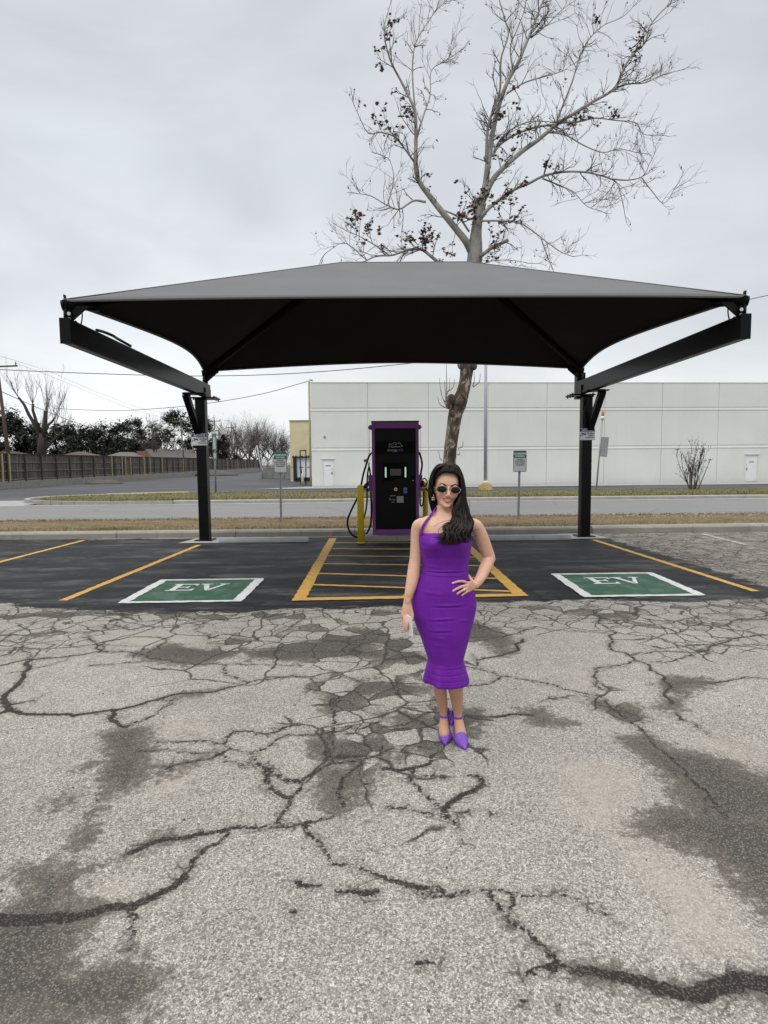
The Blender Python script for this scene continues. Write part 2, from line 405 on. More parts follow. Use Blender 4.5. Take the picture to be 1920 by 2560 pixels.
    c = t.ramp(t.noise(p, 18, 7, 0.75), [(0.3, (0.110, 0.006, 0.255)), (0.7, (0.158, 0.011, 0.325))])
    M['dress'] = t.fin(c, 0.6, 0, t.bump(t.noise(t.pos((1, 1, 2.2)), 210, 3), 0.35, 0.003, t.bump(rib.outputs['Fac'], 0.15, 0.003)), 0.25)
    t.b.inputs['Sheen Weight'].default_value = 0.08; t.b.inputs['Sheen Tint'].default_value = (0.5, 0.2, 0.9, 1)
    t = NT('purple_satin'); p = t.pos()
    c = t.ramp(t.noise(p, 30, 4), [(0.3, (0.13, 0.035, 0.36)), (0.7, (0.19, 0.065, 0.47))])
    M['satin'] = t.fin(c, 0.32, 0, t.bump(t.noise(p, 45, 3), 0.25, 0.004), 0.5)
    # skin with lip mask
    t = NT('skin'); p = t.pos()
    c = t.ramp(t.noise(p, 26, 7, 0.7), [(0.3, (0.60, 0.340, 0.232)), (0.7, (0.70, 0.425, 0.305))])
    c = t.mix(t.math('MULTIPLY', t.attr('blush'), 0.5), c, (0.56, 0.22, 0.165))
    c = t.mix(t.attr('lip'), c, (0.36, 0.115, 0.10))
    c = t.mix(t.attr('tan'), c, (0.46, 0.245, 0.15))
    M['skin'] = t.fin(c, 0.48, 0, t.bump(t.noise(p, 140, 5, 0.7), 0.22, 0.003), 0.42)
    t.b.inputs['Subsurface Weight'].default_value = 0.12; t.b.inputs['Subsurface Radius'].default_value = (0.012, 0.005, 0.003)
    # hair
    t = NT('black_hair'); p = t.pos()
    c = t.ramp(t.noise(p, 40, 4), [(0.35, (0.003, 0.0025, 0.0024)), (0.6, (0.008, 0.006, 0.005)), (0.75, (0.020, 0.014, 0.011))])
    M['hair'] = t.fin(c, 0.40, 0, None, 0.085)
    t = NT('dark_brown_hair'); p = t.pos()
    M['hair_light'] = t.fin(t.ramp(t.noise(p, 60, 4), [(0.35, (0.010, 0.0075, 0.0065)), (0.7, (0.030, 0.021, 0.017))]), 0.36, 0, None, 0.22)
    # sycamore bark: dark flaking plates low down, pale smooth bark on the limbs
    t = NT('sycamore_bark'); p = t.pos((1, 1, 0.45))
    n1 = t.noise(p, 4.6, 8, 0.68, 0.8); z = t.node('ShaderNodeSeparateXYZ'); t.link(t.node('ShaderNodeNewGeometry').outputs['Position'], z.inputs[0])
    dark = t.ramp(n1, [(0.32, (0.026, 0.019, 0.015)), (0.48, (0.085, 0.065, 0.050)), (0.53, (0.14, 0.115, 0.093)), (0.59, (0.38, 0.35, 0.305))])
    pale = t.ramp(t.noise(t.pos((1, 1, 0.4)), 3.2, 7, 0.7), [(0.25, (0.11, 0.10, 0.088)), (0.45, (0.27, 0.26, 0.235)), (0.75, (0.42, 0.41, 0.385))])
    zz = t.math('ADD', z.outputs[2], t.math('MULTIPLY', t.noise(p, 1.5, 5), 3.0))
    c = t.mix(t.sstep(zz, 6.8, 9.4), dark, pale)
    M['sycamore'] = t.fin(c, 0.9, 0, t.bump(n1, 0.9, 0.04), 0.15)
mk()
def led():
    t = NT('lit_light_bar'); e = t.b; e.inputs['Base Color'].default_value = (0.3, 0.6, 0.45, 1)
    e.inputs['Emission Color'].default_value = (0.42, 0.72, 0.53, 1); e.inputs['Emission Strength'].default_value = 0.55
    M['led'] = t.m
led()
# ------------------------------------------------------------------ parking lot: cracks, stains and dirt where they lie in the place
R3o = lambda x, y: (x / 1.728, 1540 + y / 1.728)
R4o = lambda x, y: (960 + x / 1.728, 1540 + y / 1.728)
R5o = lambda x, y: (x / 1.728, 2040 + y / 1.728)
R6o = lambda x, y: (960 + x / 1.728, 2040 + y / 1.728)
def wpts(f, s):
    out = []
    for q in s.split():
        a, b = q.split(','); p = G(*f(float(a), float(b))); out.append((p.x, p.y))
    return out
CR = []   # (points, half width in metres at start, at end)
def crack(f, s, w0=0.012, w1=None): CR.append((wpts(f, s), w0 * .70, (w0 if w1 is None else w1) * .70))
for f, s, a, b in [
    (R3o, '-60,430 0,420 40,405 120,425 240,425 320,430 420,415 480,405 580,390 700,355 780,335 900,330 980,310 1080,285 1180,272 1265,258 1290,262', .030, .008),
    (R3o, '1265,258 1340,270 1370,290', .010, .010), (R3o, '1080,285 1020,268 975,258 960,230 970,210', .010, .010),
    (R3o, '40,405 20,370 60,310 100,250 115,200 130,185', .032, .022),
    (R3o, '0,215 60,200 115,190 200,182 300,172 420,155 560,155 700,190 830,205 960,210 1100,210 1300,215', .018, .008),
    (R3o, '50,245 115,235 200,215 290,190 300,175', .006, .006), (R3o, '385,216 560,200 640,196', .006, .006),
    (R3o, '490,410 480,445 520,478 545,480', .024, .018), (R3o, '545,480 600,455 680,420 720,390 740,360', .009, .010),
    (R3o, '40,385 100,372 150,365 205,335', .014, .002),
    (R3o, '680,545 760,545 840,540 900,540 970,555 990,570 960,590 900,620 820,630 720,660', .009, .009),
    (R3o, '970,555 1010,500 1080,500 1150,510 1230,480 1300,470', .009, .016),
    (R3o, '990,570 1060,590 1080,590 1180,545 1250,510 1360,515 1440,500 1440,440 1430,390 1440,350', .009, .012),
    (R3o, '1080,590 1110,630 1160,660 1210,700 1290,715', .009, .022),
    (R3o, '960,590 970,630 1060,645 1110,640', .008, .008), (R3o, '600,585 720,575 800,585 900,590 960,590', .010, .006),
    (R3o, '1160,660 1150,710 1170,750 1230,780 1260,790 1300,720 1400,650 1430,640 1560,625 1659,560', .018, .008),
    (R3o, '1250,790 1230,840 1200,895', .011, .011),
    (R3o, '-40,130 0,110 60,70 130,40 220,10 250,0 330,-20', .012, .010), (R3o, '-30,85 110,85 230,70 380,75 550,50', .012, .008),
    (R3o, '110,95 100,150 110,185', .010, .012), (R3o, '230,70 250,20 300,0 380,-30', .010, .010), (R3o, '430,155 420,120 380,80', .020, .008),
    (R3o, '430,150 460,110 560,90 690,90 720,110 690,140 640,160', .012, .012), (R3o, '470,-20 500,40 560,60 650,40 700,20 800,-5', .012, .010),
    (R3o, '0,150 100,145 200,140 240,122 130,115 0,105', .007, .007),
    (R3o, '800,0 840,60 900,100 960,80 1100,95 1240,60 1360,70', .010, .008), (R3o, '1240,60 1300,20 1420,0', .008, .008),
    (R3o, '1430,390 1480,360 1560,400 1659,440', .008, .008), (R3o, '1440,500 1530,470 1560,490 1659,450', .010, .010),
    (R3o, '1430,640 1440,560 1440,500', .010, .008), (R3o, '1560,625 1480,700 1460,780 1490,830', .009, .009),
    (R4o, '345,215 400,225 450,240 500,260 560,268 640,280 730,295 770,315 850,330 930,345 980,390 1040,440 1090,470 1130,510 1160,550 1210,590 1280,650 1340,720 1400,780 1440,830 1480,870', .011, .010),
    (R4o, '500,260 470,285 420,297 340,305 250,310', .012, .006), (R4o, '400,225 400,190 440,180 510,170 580,150 600,100', .010, .022),
    (R4o, '400,190 380,165', .007, .004), (R4o, '930,-30 940,10 980,60 990,110 975,130 990,150 1060,170 1090,190 1150,210 1210,260 1240,310 1240,380', .014, .016),
    (R4o, '975,75 900,70 800,65 660,45 560,50', .008, .006), (R4o, '340,115 380,110 480,95 580,75 660,50', .012, .010),
    (R4o, '1060,170 1160,155 1270,155 1330,160 1400,150 1430,125 1500,100 1600,85 1680,80', .009, .016),
    (R4o, '1090,190 1000,215 910,225 905,260 915,300 945,320', .009, .012), (R4o, '1430,130 1520,130 1680,125', .010, .010),
    (R4o, '980,50 1100,40 1250,30 1350,0', .010, .012), (R4o, '1150,200 1250,195 1330,170', .008, .012),
    (R4o, '1400,290 1450,285 1560,265 1680,275', .016, .008), (R4o, '1265,425 1290,450 1340,465 1400,510', .016, .003),
    (R4o, '675,370 740,355 810,345', .003, .008), (R4o, '340,430 470,435 580,425 640,430', .016, .020),
    (R4o, '0,660 60,670 130,655 195,640 200,610 240,590', .022, .012), (R4o, '130,670 120,720 160,760 200,790 250,830 270,855 300,890', .013, .012),
    (R4o, '0,825 60,830 150,845 250,858', .014, .010), (R4o, '270,830 330,780 390,760 430,730 410,690 370,690', .026, .016),
    (R4o, '170,690 220,690 280,700', .012, .010), (R4o, '1490,30 1560,60 1600,80', .008, .006),
    (R4o, '330,848 370,842', .014, .010), (R4o, '450,845 490,865', .012, .008), (R4o, '0,590 40,570 120,560 200,575', .008, .008),
    (R4o, '0,480 90,470 180,420 230,400', .008, .008), (R4o, '600,-10 700,20 860,10 940,10', .008, .008), (R4o, '1350,0 1450,20 1659,10', .010, .010),
    (R5o, '-60,450 0,445 100,450 300,440 400,420 500,390 570,390 640,360 720,320 770,290', .040, .024),
    (R5o, '770,290 800,250 825,200 880,150 950,110 1000,70', .018, .009),
    (R5o, '560,160 660,115 760,100 860,75 940,70 1010,50 1100,55 1200,50 1300,35 1400,10 1440,5', .022, .011),
    (R5o, '1210,45 1205,15 1210,0', .009, .009), (R5o, '1310,35 1335,80 1380,120 1410,160 1430,205 1500,215 1570,230 1659,265', .013, .011),
    (R6o, '0,270 80,290 150,320 220,350 300,345 370,325 440,315 520,325 600,345 680,335 740,335 820,355 900,395 960,425 1020,480', .013, .003),
    (R6o, '100,300 180,310 260,320', .018, .012), (R6o, '455,330 475,360 500,400 530,430 570,475 640,515 680,560 720,600 760,640 820,665', .011, .014),
    (R6o, '560,340 560,380 535,420', .009, .009), (R6o, '750,640 680,650 640,670 600,690', .024, .006),
    (R6o, '820,665 950,685 1080,710 1180,745 1280,765 1400,745 1500,725 1720,740', .022, .050), (R6o, '240,0 290,20 320,75 345,115', .010, .003),
    (R5o, '570,390 590,440 575,560', .016, .010), (R5o, '1290,285 1320,305 1395,298', .018, .008), (R5o, '1450,322 1530,325 1620,332', .012, .026),
    (R5o, '1265,412 1275,432', .013, .008), (R6o, '150,640 190,630 235,628', .014, .009), (R6o, '590,800 608,802', .010, .006), (R6o, '745,815 770,832', .011, .008)]:
    crack(f, s, a, b)

def fract(pts, amp, rng):
    pts = [np.array(p) for p in pts]
    for lev in range(3):
        out = [pts[0]]
        for a, b in zip(pts[:-1], pts[1:]):
            d = b - a; L = math.hypot(*d)
            if L > 0.04:
                nrm = np.array((-d[1], d[0])) / L
                out.append((a + b) / 2 + nrm * rng.normal() * amp * L)
            out.append(b)
        pts = out
    return pts

xs = np.concatenate([np.linspace(-45, -6.4, 60), np.arange(-6.4 + .02, 6.4, .02), np.linspace(6.4, 45, 60)])
ys = np.concatenate([np.linspace(-9, 0.2, 20), np.arange(0.22, 7.3, .02), np.arange(7.3, 13.8, .06)])
GX, GY = np.meshgrid(xs, ys)
nx, ny = len(xs), len(ys)
crk = np.full(GX.shape, 1.0)
rng = np.random.default_rng(5)
for pts, w0, w1 in CR:
    pts = fract(pts, 0.09, rng); k = len(pts) - 1
    for i in range(k):
        a, b = pts[i], pts[i + 1]; wa = w0 + (w1 - w0) * i / k; wb = w0 + (w1 - w0) * (i + 1) / k
        m = 0.30
        x0, x1 = min(a[0], b[0]) - m, max(a[0], b[0]) + m; y0, y1 = min(a[1], b[1]) - m, max(a[1], b[1]) + m
        i0, i1 = np.searchsorted(xs, [x0, x1]); j0, j1 = np.searchsorted(ys, [y0, y1])
        if i0 == i1 or j0 == j1: continue
        X = GX[j0:j1, i0:i1] - a[0]; Y = GY[j0:j1, i0:i1] - a[1]; d = b - a; L2 = d @ d + 1e-12
        t = np.clip((X * d[0] + Y * d[1]) / L2, 0, 1)
        dist = np.hypot(X - t * d[0], Y - t * d[1]) - (wa + (wb - wa) * t)
        s = crk[j0:j1, i0:i1]; np.minimum(s, dist, out=s)

def sdist(poly, m=0.6):                        # signed distance, positive inside
    poly = [np.array(p) for p in poly]; out = np.full(GX.shape, -m)
    px = [p[0] for p in poly]; py = [p[1] for p in poly]
    i0, i1 = np.searchsorted(xs, [min(px) - m, max(px) + m]); j0, j1 = np.searchsorted(ys, [min(py) - m, max(py) + m])
    X = GX[j0:j1, i0:i1]; Y = GY[j0:j1, i0:i1]; ins = np.zeros(X.shape, bool); dd = np.full(X.shape, 1e9)
    for a, b in zip(poly, poly[1:] + poly[:1]):
        d = b - a; t = np.clip(((X - a[0]) * d[0] + (Y - a[1]) * d[1]) / (d @ d + 1e-12), 0, 1)
        dd = np.minimum(dd, np.hypot(X - a[0] - t * d[0], Y - a[1] - t * d[1]))
        c = ((a[1] > Y) != (b[1] > Y)); ins ^= c & (X < (b[0] - a[0]) * (Y - a[1]) / (b[1] - a[1] + 1e-12) + a[0])
    out[j0:j1, i0:i1] = np.clip(np.where(ins, dd, -dd), -m, m); return out
def field(lst, m=0.6):
    o = np.full(GX.shape, -m)
    for f, s in lst: o = np.maximum(o, sdist(wpts(f, s), m))
    return o
stn = field([
    (R5o, '-200,420 0,370 90,320 80,235 200,215 380,200 480,180 590,130 640,75 745,50 735,100 600,155 480,215 390,260 340,330 400,390 420,430 370,470 350,560 420,610 560,600 640,650 690,720 670,800 600,870 640,930 -300,960'),
    (R6o, '1080,20 1180,-40 1800,-40 1800,560 1640,460 1600,400 1500,300 1420,190 1330,150 1200,110 1090,80'),
    (R4o, '1030,545 1040,520 1120,490 1230,560 1400,595 1560,660 1800,740 1800,960 1080,930 1110,845 1290,830 1230,760 1200,690 1120,625'),
    (R4o, '830,350 930,335 1000,370 1100,390 1180,430 1160,465 1050,450 900,400'),
    (R4o, '1160,290 1250,255 1400,270 1450,295 1330,320 1290,395 1260,425 1160,405 1230,340'),
    (R4o, '570,400 680,398 740,440 820,465 700,480 590,472 620,440'),
    (R3o, '440,515 540,480 650,480 670,560 640,650 700,690 640,720 560,760 470,770 420,720 430,640'),
    (R3o, '205,800 280,765 370,775 340,830 240,840'), (R3o, '345,655 440,600 450,640 370,665'), (R3o, '470,760 420,840 385,900 375,900 400,820 440,740'),
    (R5o, '330,60 380,60 400,120 330,130 260,150 330,100'), (R3o, '640,650 780,620 900,600 830,650 720,690 650,700'),
    (R3o, '1340,270 1400,340 1430,250 1560,230 1720,215 1720,330 1600,370 1480,440 1420,400'),
    (R3o, '1340,590 1400,530 1500,520 1659,480 1720,520 1720,600 1600,640 1560,760 1480,850 1400,890 1380,760 1420,650'),
    (R3o, '560,170 700,120 900,110 1100,140 1300,80 1500,60 1720,40 1720,200 1400,205 1000,185 800,215 640,195'),
    (R3o, '700,365 780,335 920,325 960,312 860,350 740,375'),
    (R4o, '-20,100 120,60 200,180 210,330 240,400 420,410 400,520 380,560 260,600 200,570 120,540 -20,560'),
    (R6o, '830,690 860,650 960,665 1080,690 1180,735 1290,745 1420,715 1500,690 1800,700 1800,840 1560,800 1300,790 1120,770 960,720'),
    (R4o, '180,30 400,20 560,90 560,160 500,180 420,110 300,120 190,140')])
# light islands left inside the stained crackle zone
isl = field([(R3o, '800,130 870,122 960,130 900,146'), (R3o, '985,185 1040,165 1070,178 1030,200'), (R3o, '1440,480 1470,450 1530,445 1560,470 1530,510 1470,515'),
             (R3o, '1540,370 1600,350 1720,350 1720,400 1580,400'), (R4o, '-20,360 60,355 80,385 30,415 -20,410'), (R4o, '100,370 150,330 215,335 215,400 130,410'),
             (R4o, '-20,215 100,200 190,205 150,225 90,240 110,290 190,300 120,265 60,240 -20,225'), (R4o, '10,600 70,580 115,600 100,640 20,640'),
             (R4o, '110,590 200,560 190,620 140,655'), (R3o, '1430,640 1540,628 1520,665 1460,655')], 0.4)
stn = np.where(isl > -0.05, np.minimum(stn, -isl), stn)
amb = np.full(GX.shape, -0.6)
amb = np.where((GX > 4.2) & (GY > 6.6), 0.0, amb); amb = np.where((GY > 5.7) & (GY < 7.5), np.maximum(amb, -0.045 - 0.10 * np.abs(GY - 6.7)), amb)
amb = np.where((GX < -6.2) | (GY < 0.1), -0.08, amb)
stn = np.maximum(stn, amb)
drt = field([(R6o, '850,30 1080,60 1300,150 1500,300 1640,480 1720,640 1400,660 1150,520 1050,350 1000,150'),
             (R4o, '750,600 1000,640 1150,720 1200,800 1080,880 1080,960 850,930 700,750'), (R3o, '680,470 900,430 960,470 880,530 700,540'),
             (R3o, '690,670 850,640 830,760 650,810 600,770'), (R5o, '330,330 520,260 700,280 640,350 420,410'), (R4o, '760,290 820,220 900,240 900,310'),
             (R4o, '950,480 1030,470 1110,540 1010,560'), (R3o, '480,60 700,60 900,100 700,180 560,150'), (R4o, '1200,560 1659,640 1659,560 1400,520')])
SEALP = [(-14, 13.9)] + [tuple(G(*q))[:2] for q in [(1500, 1338), (1530, 1350), (1700, 1398), (1828, 1439), (1935, 1470), (1990, 1492), (1920, 1500), (1700, 1503), (1500, 1500), (1376, 1503), (1200, 1508), (960, 1516),
         (800, 1522), (600, 1528), (400, 1533), (250, 1530), (100, 1517), (0, 1508)]] + [(-7.0, 7.2), (-14, 7.2)]
seal = sdist(SEALP, 0.8)
# alligator crackle: strongest just in front of the sealed bays and on the old bay to the right
net = np.clip(np.exp(-((GY - 6.5) / 1.0) ** 2) * 1.0 * (GY < 7.6), 0, 1)
net = np.maximum(net, ((GX > 4.3) & (GY > 6.3)).astype(float) * 0.95)
net = np.maximum(net, np.exp(-((GX + 0.5) / 1.6) ** 2 - ((GY - 5.6) / 1.3) ** 2))
cz = field([(R3o, '850,-20 1720,-20 1720,330 1400,330 1300,230 850,180'), (R3o, '1340,270 1720,230 1720,900 1390,900 1430,640 1380,540 1280,470 1300,400'), (R4o, '-20,-20 220,0 240,400 430,420 390,600 -20,700'),
            (R3o, '-100,-20 850,-20 560,60 420,140 120,190 -100,200'), (R4o, '600,-40 1750,-40 1750,130 1400,180 1200,200 1000,60'), (R4o, '900,300 1000,360 1150,470 1000,440')])
net = np.maximum(net, np.clip(0.55 + cz * 1.6, 0, 1))
net = np.maximum(net, 0.8 * (np.abs(GX) > 6.0)); net = np.maximum(net, 0.8 * (GY < 0.1))
lot = bpy.data.meshes.new('parking_lot')
V = np.stack([GX, GY, np.zeros_like(GX)], -1).reshape(-1, 3)
idx = np.arange(nx * ny).reshape(ny, nx)
Fq = np.stack([idx[:-1, :-1], idx[:-1, 1:], idx[1:, 1:], idx[1:, :-1]], -1).reshape(-1, 4)
lot.vertices.add(len(V)); lot.vertices.foreach_set('co', V.ravel().astype(np.float32))
lot.loops.add(Fq.size); lot.loops.foreach_set('vertex_index', Fq.ravel().astype(np.int32))
lot.polygons.add(len(Fq)); lot.polygons.foreach_set('loop_start', np.arange(0, Fq.size, 4, dtype=np.int32)); lot.update(); lot.validate()
for n_, a_ in (('crk', crk), ('stn', stn), ('drt', drt), ('seal', seal), ('net', net), ('cz', np.clip(cz * 2.5 + .5, 0, 1))): set_attr(lot, n_, a_.ravel())
lo = bpy.data.objects.new('parking_lot', lot); col.objects.link(lo); tag(lo, kind='structure')

def asphalt():
    t = NT('old_asphalt'); p = t.pos()
    big = t.noise(p, 0.55, 6, 0.6); mid = t.noise(p, 4.0, 5, 0.6); fine = t.noise(p, 22, 4, 0.65); vfine = t.noise(p, 75, 3, 0.6)
    # exposed aggregate: every stone its own grey, bitumen between
    st = t.node('ShaderNodeTexVoronoi', feature='F1'); t.link(p, st.inputs['Vector']); st.inputs['Scale'].default_value = 185
    sc = t.node('ShaderNodeSeparateColor'); t.link(st.outputs['Color'], sc.inputs[0])
    st2 = t.node('ShaderNodeTexVoronoi', feature='F1'); t.link(p, st2.inputs['Vector']); st2.inputs['Scale'].default_value = 120
    sc2 = t.node('ShaderNodeSeparateColor'); t.link(st2.outputs['Color'], sc2.inputs[0])
    stone = t.ramp(sc.outputs[0], [(0.0, (0.165, 0.158, 0.148)), (0.25, (0.325, 0.312, 0.292)), (0.62, (0.45, 0.436, 0.41)), (1.0, (0.70, 0.682, 0.645))])
    stone2 = t.ramp(sc2.outputs[1], [(0.0, (0.17, 0.162, 0.152)), (0.5, (0.40, 0.386, 0.362)), (1.0, (0.70, 0.68, 0.64))])
    light = t.mix(t.sstep(sc2.outputs[0], 0.55, 0.62), stone, stone2)
    gap = t.sstep(st.outputs['Distance'], 0.42, 0.62)
    light = t.mix(t.math('MULTIPLY', gap, 0.5), light, (0.13, 0.125, 0.12))
    tone = t.ramp(big, [(0.28, (0.74, 0.71, 0.665)), (0.72, (1.0, 0.975, 0.935))])
    light = t.mix(1.0, light, tone, 'MULTIPLY')
    tone2 = t.ramp(mid, [(0.3, (0.90, 0.90, 0.89)), (0.7, (1.05, 1.05, 1.05))])
    light = t.mix(1.0, light, tone2, 'MULTIPLY')
    # fine tan dirt that has washed into hollows
    d = t.math('ADD', t.attr('drt'), t.math('ADD', t.math('MULTIPLY', t.math('SUBTRACT', mid, 0.5), 0.5), t.math('MULTIPLY', t.math('SUBTRACT', fine, 0.5), 0.35)))
    dm = t.math('MULTIPLY', t.sstep(d, -0.12, 0.30), 0.72)
    dirt = t.mix(fine, (0.33, 0.29, 0.24), (0.42, 0.375, 0.32))
    c = t.mix(dm, light, dirt)
    # damp dark stains
    s = t.math('ADD', t.attr('stn'), t.math('ADD', t.math('MULTIPLY', t.math('SUBTRACT', mid, 0.5), 0.34), t.math('ADD', t.math('MULTIPLY', t.math('SUBTRACT', fine, 0.5), 0.36), t.math('MULTIPLY', t.math('SUBTRACT', vfine, 0.5), 0.10))))
    wp = t.node('ShaderNodeMix', data_type='VECTOR'); wp.inputs[0].default_value = 0.20
    nz = t.node('ShaderNodeTexNoise'); t.link(p, nz.inputs['Vector']); nz.inputs['Scale'].default_value = 2.6; nz.inputs['Detail'].default_value = 5
    t.link(p, wp.inputs[4]); t.link(nz.outputs['Color'], wp.inputs[5])
    cv = t.node('ShaderNodeTexVoronoi', feature='F1'); t.link(wp.outputs[1], cv.inputs['Vector']); cv.inputs['Scale'].default_value = 5.2
    cc_ = t.node('ShaderNodeSeparateColor'); t.link(cv.outputs['Color'], cc_.inputs[0])
    s = t.math('ADD', s, t.math('MULTIPLY', t.attr('cz'), t.math('MULTIPLY', t.math('SUBTRACT', cc_.outputs[0], 0.56), 0.42)))   # slabs that broke loose stain apart
    sm = t.sstep(s, -0.06, 0.04); core = t.sstep(s, 0.0, 0.17)
    dark = t.mix(core, (0.132, 0.112, 0.092), (0.054, 0.049, 0.043))
    speck = t.sstep(sc.outputs[0], 0.70, 0.84)
    dark = t.mix(t.math('MULTIPLY', speck, 0.62), dark, (0.25, 0.23, 0.19))
    dark = t.mix(t.math('MULTIPLY', gap, 0.5), dark, (0.05, 0.046, 0.042))
    c = t.mix(t.math('MULTIPLY', sm, 0.93), c, dark)
    # mapped cracks
    jit = t.math('ADD', t.math('MULTIPLY', t.math('SUBTRACT', fine, 0.5), 0.044), t.math('MULTIPLY', t.math('SUBTRACT', vfine, 0.5), 0.034))
    k = t.math('ADD', t.attr('crk'), jit)
    halo = t.math('MULTIPLY', t.sstep(k, 0.050, 0.0), 0.26)
    c = t.mix(halo, c, (0.13, 0.115, 0.10))
    km = t.sstep(k, 0.0055, -0.0025)
    kd = t.mix(t.math('MULTIPLY', speck, 0.5), (0.030, 0.026, 0.023), (0.15, 0.132, 0.112))
    # alligator crackle
    e1 = t.vor(wp.outputs[1], 1.55, 'DISTANCE_TO_EDGE'); e2 = t.vor(wp.outputs[1], 5.2, 'DISTANCE_TO_EDGE')
    na = t.attr('net')
    m1 = t.math('MULTIPLY', t.sstep(t.math('ADD', e1, t.math('MULTIPLY', jit, 0.45)), 0.018, 0.004), t.sstep(t.math('ADD', na, t.math('MULTIPLY', t.math('SUBTRACT', big, 0.5), 1.2)), 0.30, 0.42))
    m2 = t.math('MULTIPLY', t.sstep(t.math('ADD', e2, t.math('MULTIPLY', jit, 0.9)), 0.042, 0.010), t.sstep(t.math('ADD', na, t.math('MULTIPLY', t.math('SUBTRACT', t.noise(p, 0.9, 5), 0.5), 2.0)), 0.62, 0.80))
    km = t.math('MAXIMUM', km, t.math('MULTIPLY', t.math('MAXIMUM', m1, m2), 0.9))
    e3 = t.vor(wp.outputs[1], 13.0, 'DISTANCE_TO_EDGE')
    m3 = t.math('MULTIPLY', t.sstep(t.math('ADD', e3, t.math('MULTIPLY', jit, 1.2)), 0.075, 0.02), t.sstep(t.math('ADD', k, t.math('MULTIPLY', t.math('SUBTRACT', mid, 0.5), 0.22)), 0.040, -0.01))
    km = t.math('MAXIMUM', km, t.math('MULTIPLY', m3, 0.7))
    c = t.mix(km, c, kd)
    # seal coat over the bays, ragged and worn at its edge, with patches and tyre scuffs
    sl = t.math('ADD', t.attr('seal'), t.math('ADD', t.math('MULTIPLY', t.math('SUBTRACT', t.noise(t.pos((0.6, 1.6, 1)), 2.0, 7, 0.7), 0.5), 0.75), t.math('MULTIPLY', t.math('SUBTRACT', t.noise(t.pos((1, 2.2, 1)), 11, 6, 0.7), 0.5), 0.22)))
    slm = t.sstep(sl, -0.02, 0.03)
    sq = t.pos((0.55, 1.9, 1))
    sc1 = t.ramp(t.noise(sq, 1.1, 8, 0.66), [(0.36, (0.006, 0.006, 0.0065)), (0.46, (0.013, 0.013, 0.0138)), (0.54, (0.028, 0.0275, 0.027)), (0.63, (0.080, 0.076, 0.072))])
    stk = t.math('MULTIPLY', t.sstep(t.noise(t.pos((9, 0.9, 1)), 1.6, 6, 0.7), 0.56, 0.70), t.sstep(t.noise(p, 0.9, 4), 0.52, 0.66))
    sc1 = t.mix(t.math('MULTIPLY', stk, 0.6), sc1, (0.095, 0.09, 0.085))
    jn = t.vor(t.pos((0.22, 1.1, 1)), 0.9, 'DISTANCE_TO_EDGE')
    sc1 = t.mix(t.math('MULTIPLY', t.sstep(t.math('ADD', jn, t.math('MULTIPLY', jit, 0.5)), 0.018, 0.003), 0.7), sc1, (0.004, 0.004, 0.004))
    bl_ = t.math('MULTIPLY', t.sstep(t.noise(t.pos((0.7, 2.0, 1)), 1.9, 7, 0.72), 0.57, 0.62), 0.85)
    sc1 = t.mix(bl_, sc1, (0.007, 0.007, 0.0075))
    worn = t.math('MULTIPLY', t.sstep(sl, 0.75, 0.05), t.sstep(t.noise(t.pos((0.8, 2.6, 1)), 2.6, 7, 0.7), 0.54, 0.66))
    sc1 = t.mix(t.math('MULTIPLY', worn, 0.85), sc1, (0.125, 0.118, 0.108))
    sc1 = t.mix(t.math('MULTIPLY', t.math('MAXIMUM', t.math('MULTIPLY', km, 0.7), 0.0), 0.8), sc1, (0.008, 0.008, 0.008))
    sc1 = t.mix(t.math('MULTIPLY', t.sstep(vfine, 0.55, 0.8), 0.25), sc1, (0.085, 0.082, 0.078))
    c = t.mix(slm, c, sc1)
    rough = t.math('SUBTRACT', 0.92, t.math('MULTIPLY', slm, t.math('ADD', 0.15, t.math('MULTIPLY', mid, 0.25))))
    hgt = t.math('ADD', t.math('MULTIPLY', st.outputs['Distance'], t.math('SUBTRACT', -0.35, t.math('MULTIPLY', slm, -0.2))), t.math('ADD', t.math('MULTIPLY', km, -2.2), t.math('MULTIPLY', vfine, 0.5)))
    t.fin(c, rough, 0, t.bump(hgt, 0.55, 0.004), 0.16)
    lot.materials.append(t.m)
asphalt()

# ------------------------------------------------------------------ layers of ground beyond the lot
def sheet(name, pts, z, mat): b = MB(); b.sheet([(x, y, z) for x, y in pts]); return struct(b, name, mat)
sheet('ground', [(-1500, -400), (1500, -400), (1500, 2500), (-1500, 2500)], -0.06, M['lawn_dry'])
sheet('road', [(-120, 17.3), (120, 17.3), (120, 26.3), (-120, 26.3)], -0.03, M['road'])
sheet('gutter', [(-15.6, 26.0), (120, 26.0), (120, 26.55), (-15.6, 26.55)], -0.022, M['gutter'])
sheet('driveway', [(-120, 26.0), (-15.6, 26.0), (-15.6, 44), (-120, 44)], -0.024, M['gutter'])
sheet('asphalt_lot', [(-120, 30.5), (-17.9, 30.5), (-15.5, 34.3), (60, 32.4), (120, 32.4), (120, 240), (-29.0, 240), (-29.0, 44), (-120, 44)], -0.016, M['far_lot'])
sheet('pavement', [(-8.4, 41.0), (36, 41.6), (36, 46.5), (-5.2, 44.9), (-6.2, 43.5)], 0.02, M['gutter'])

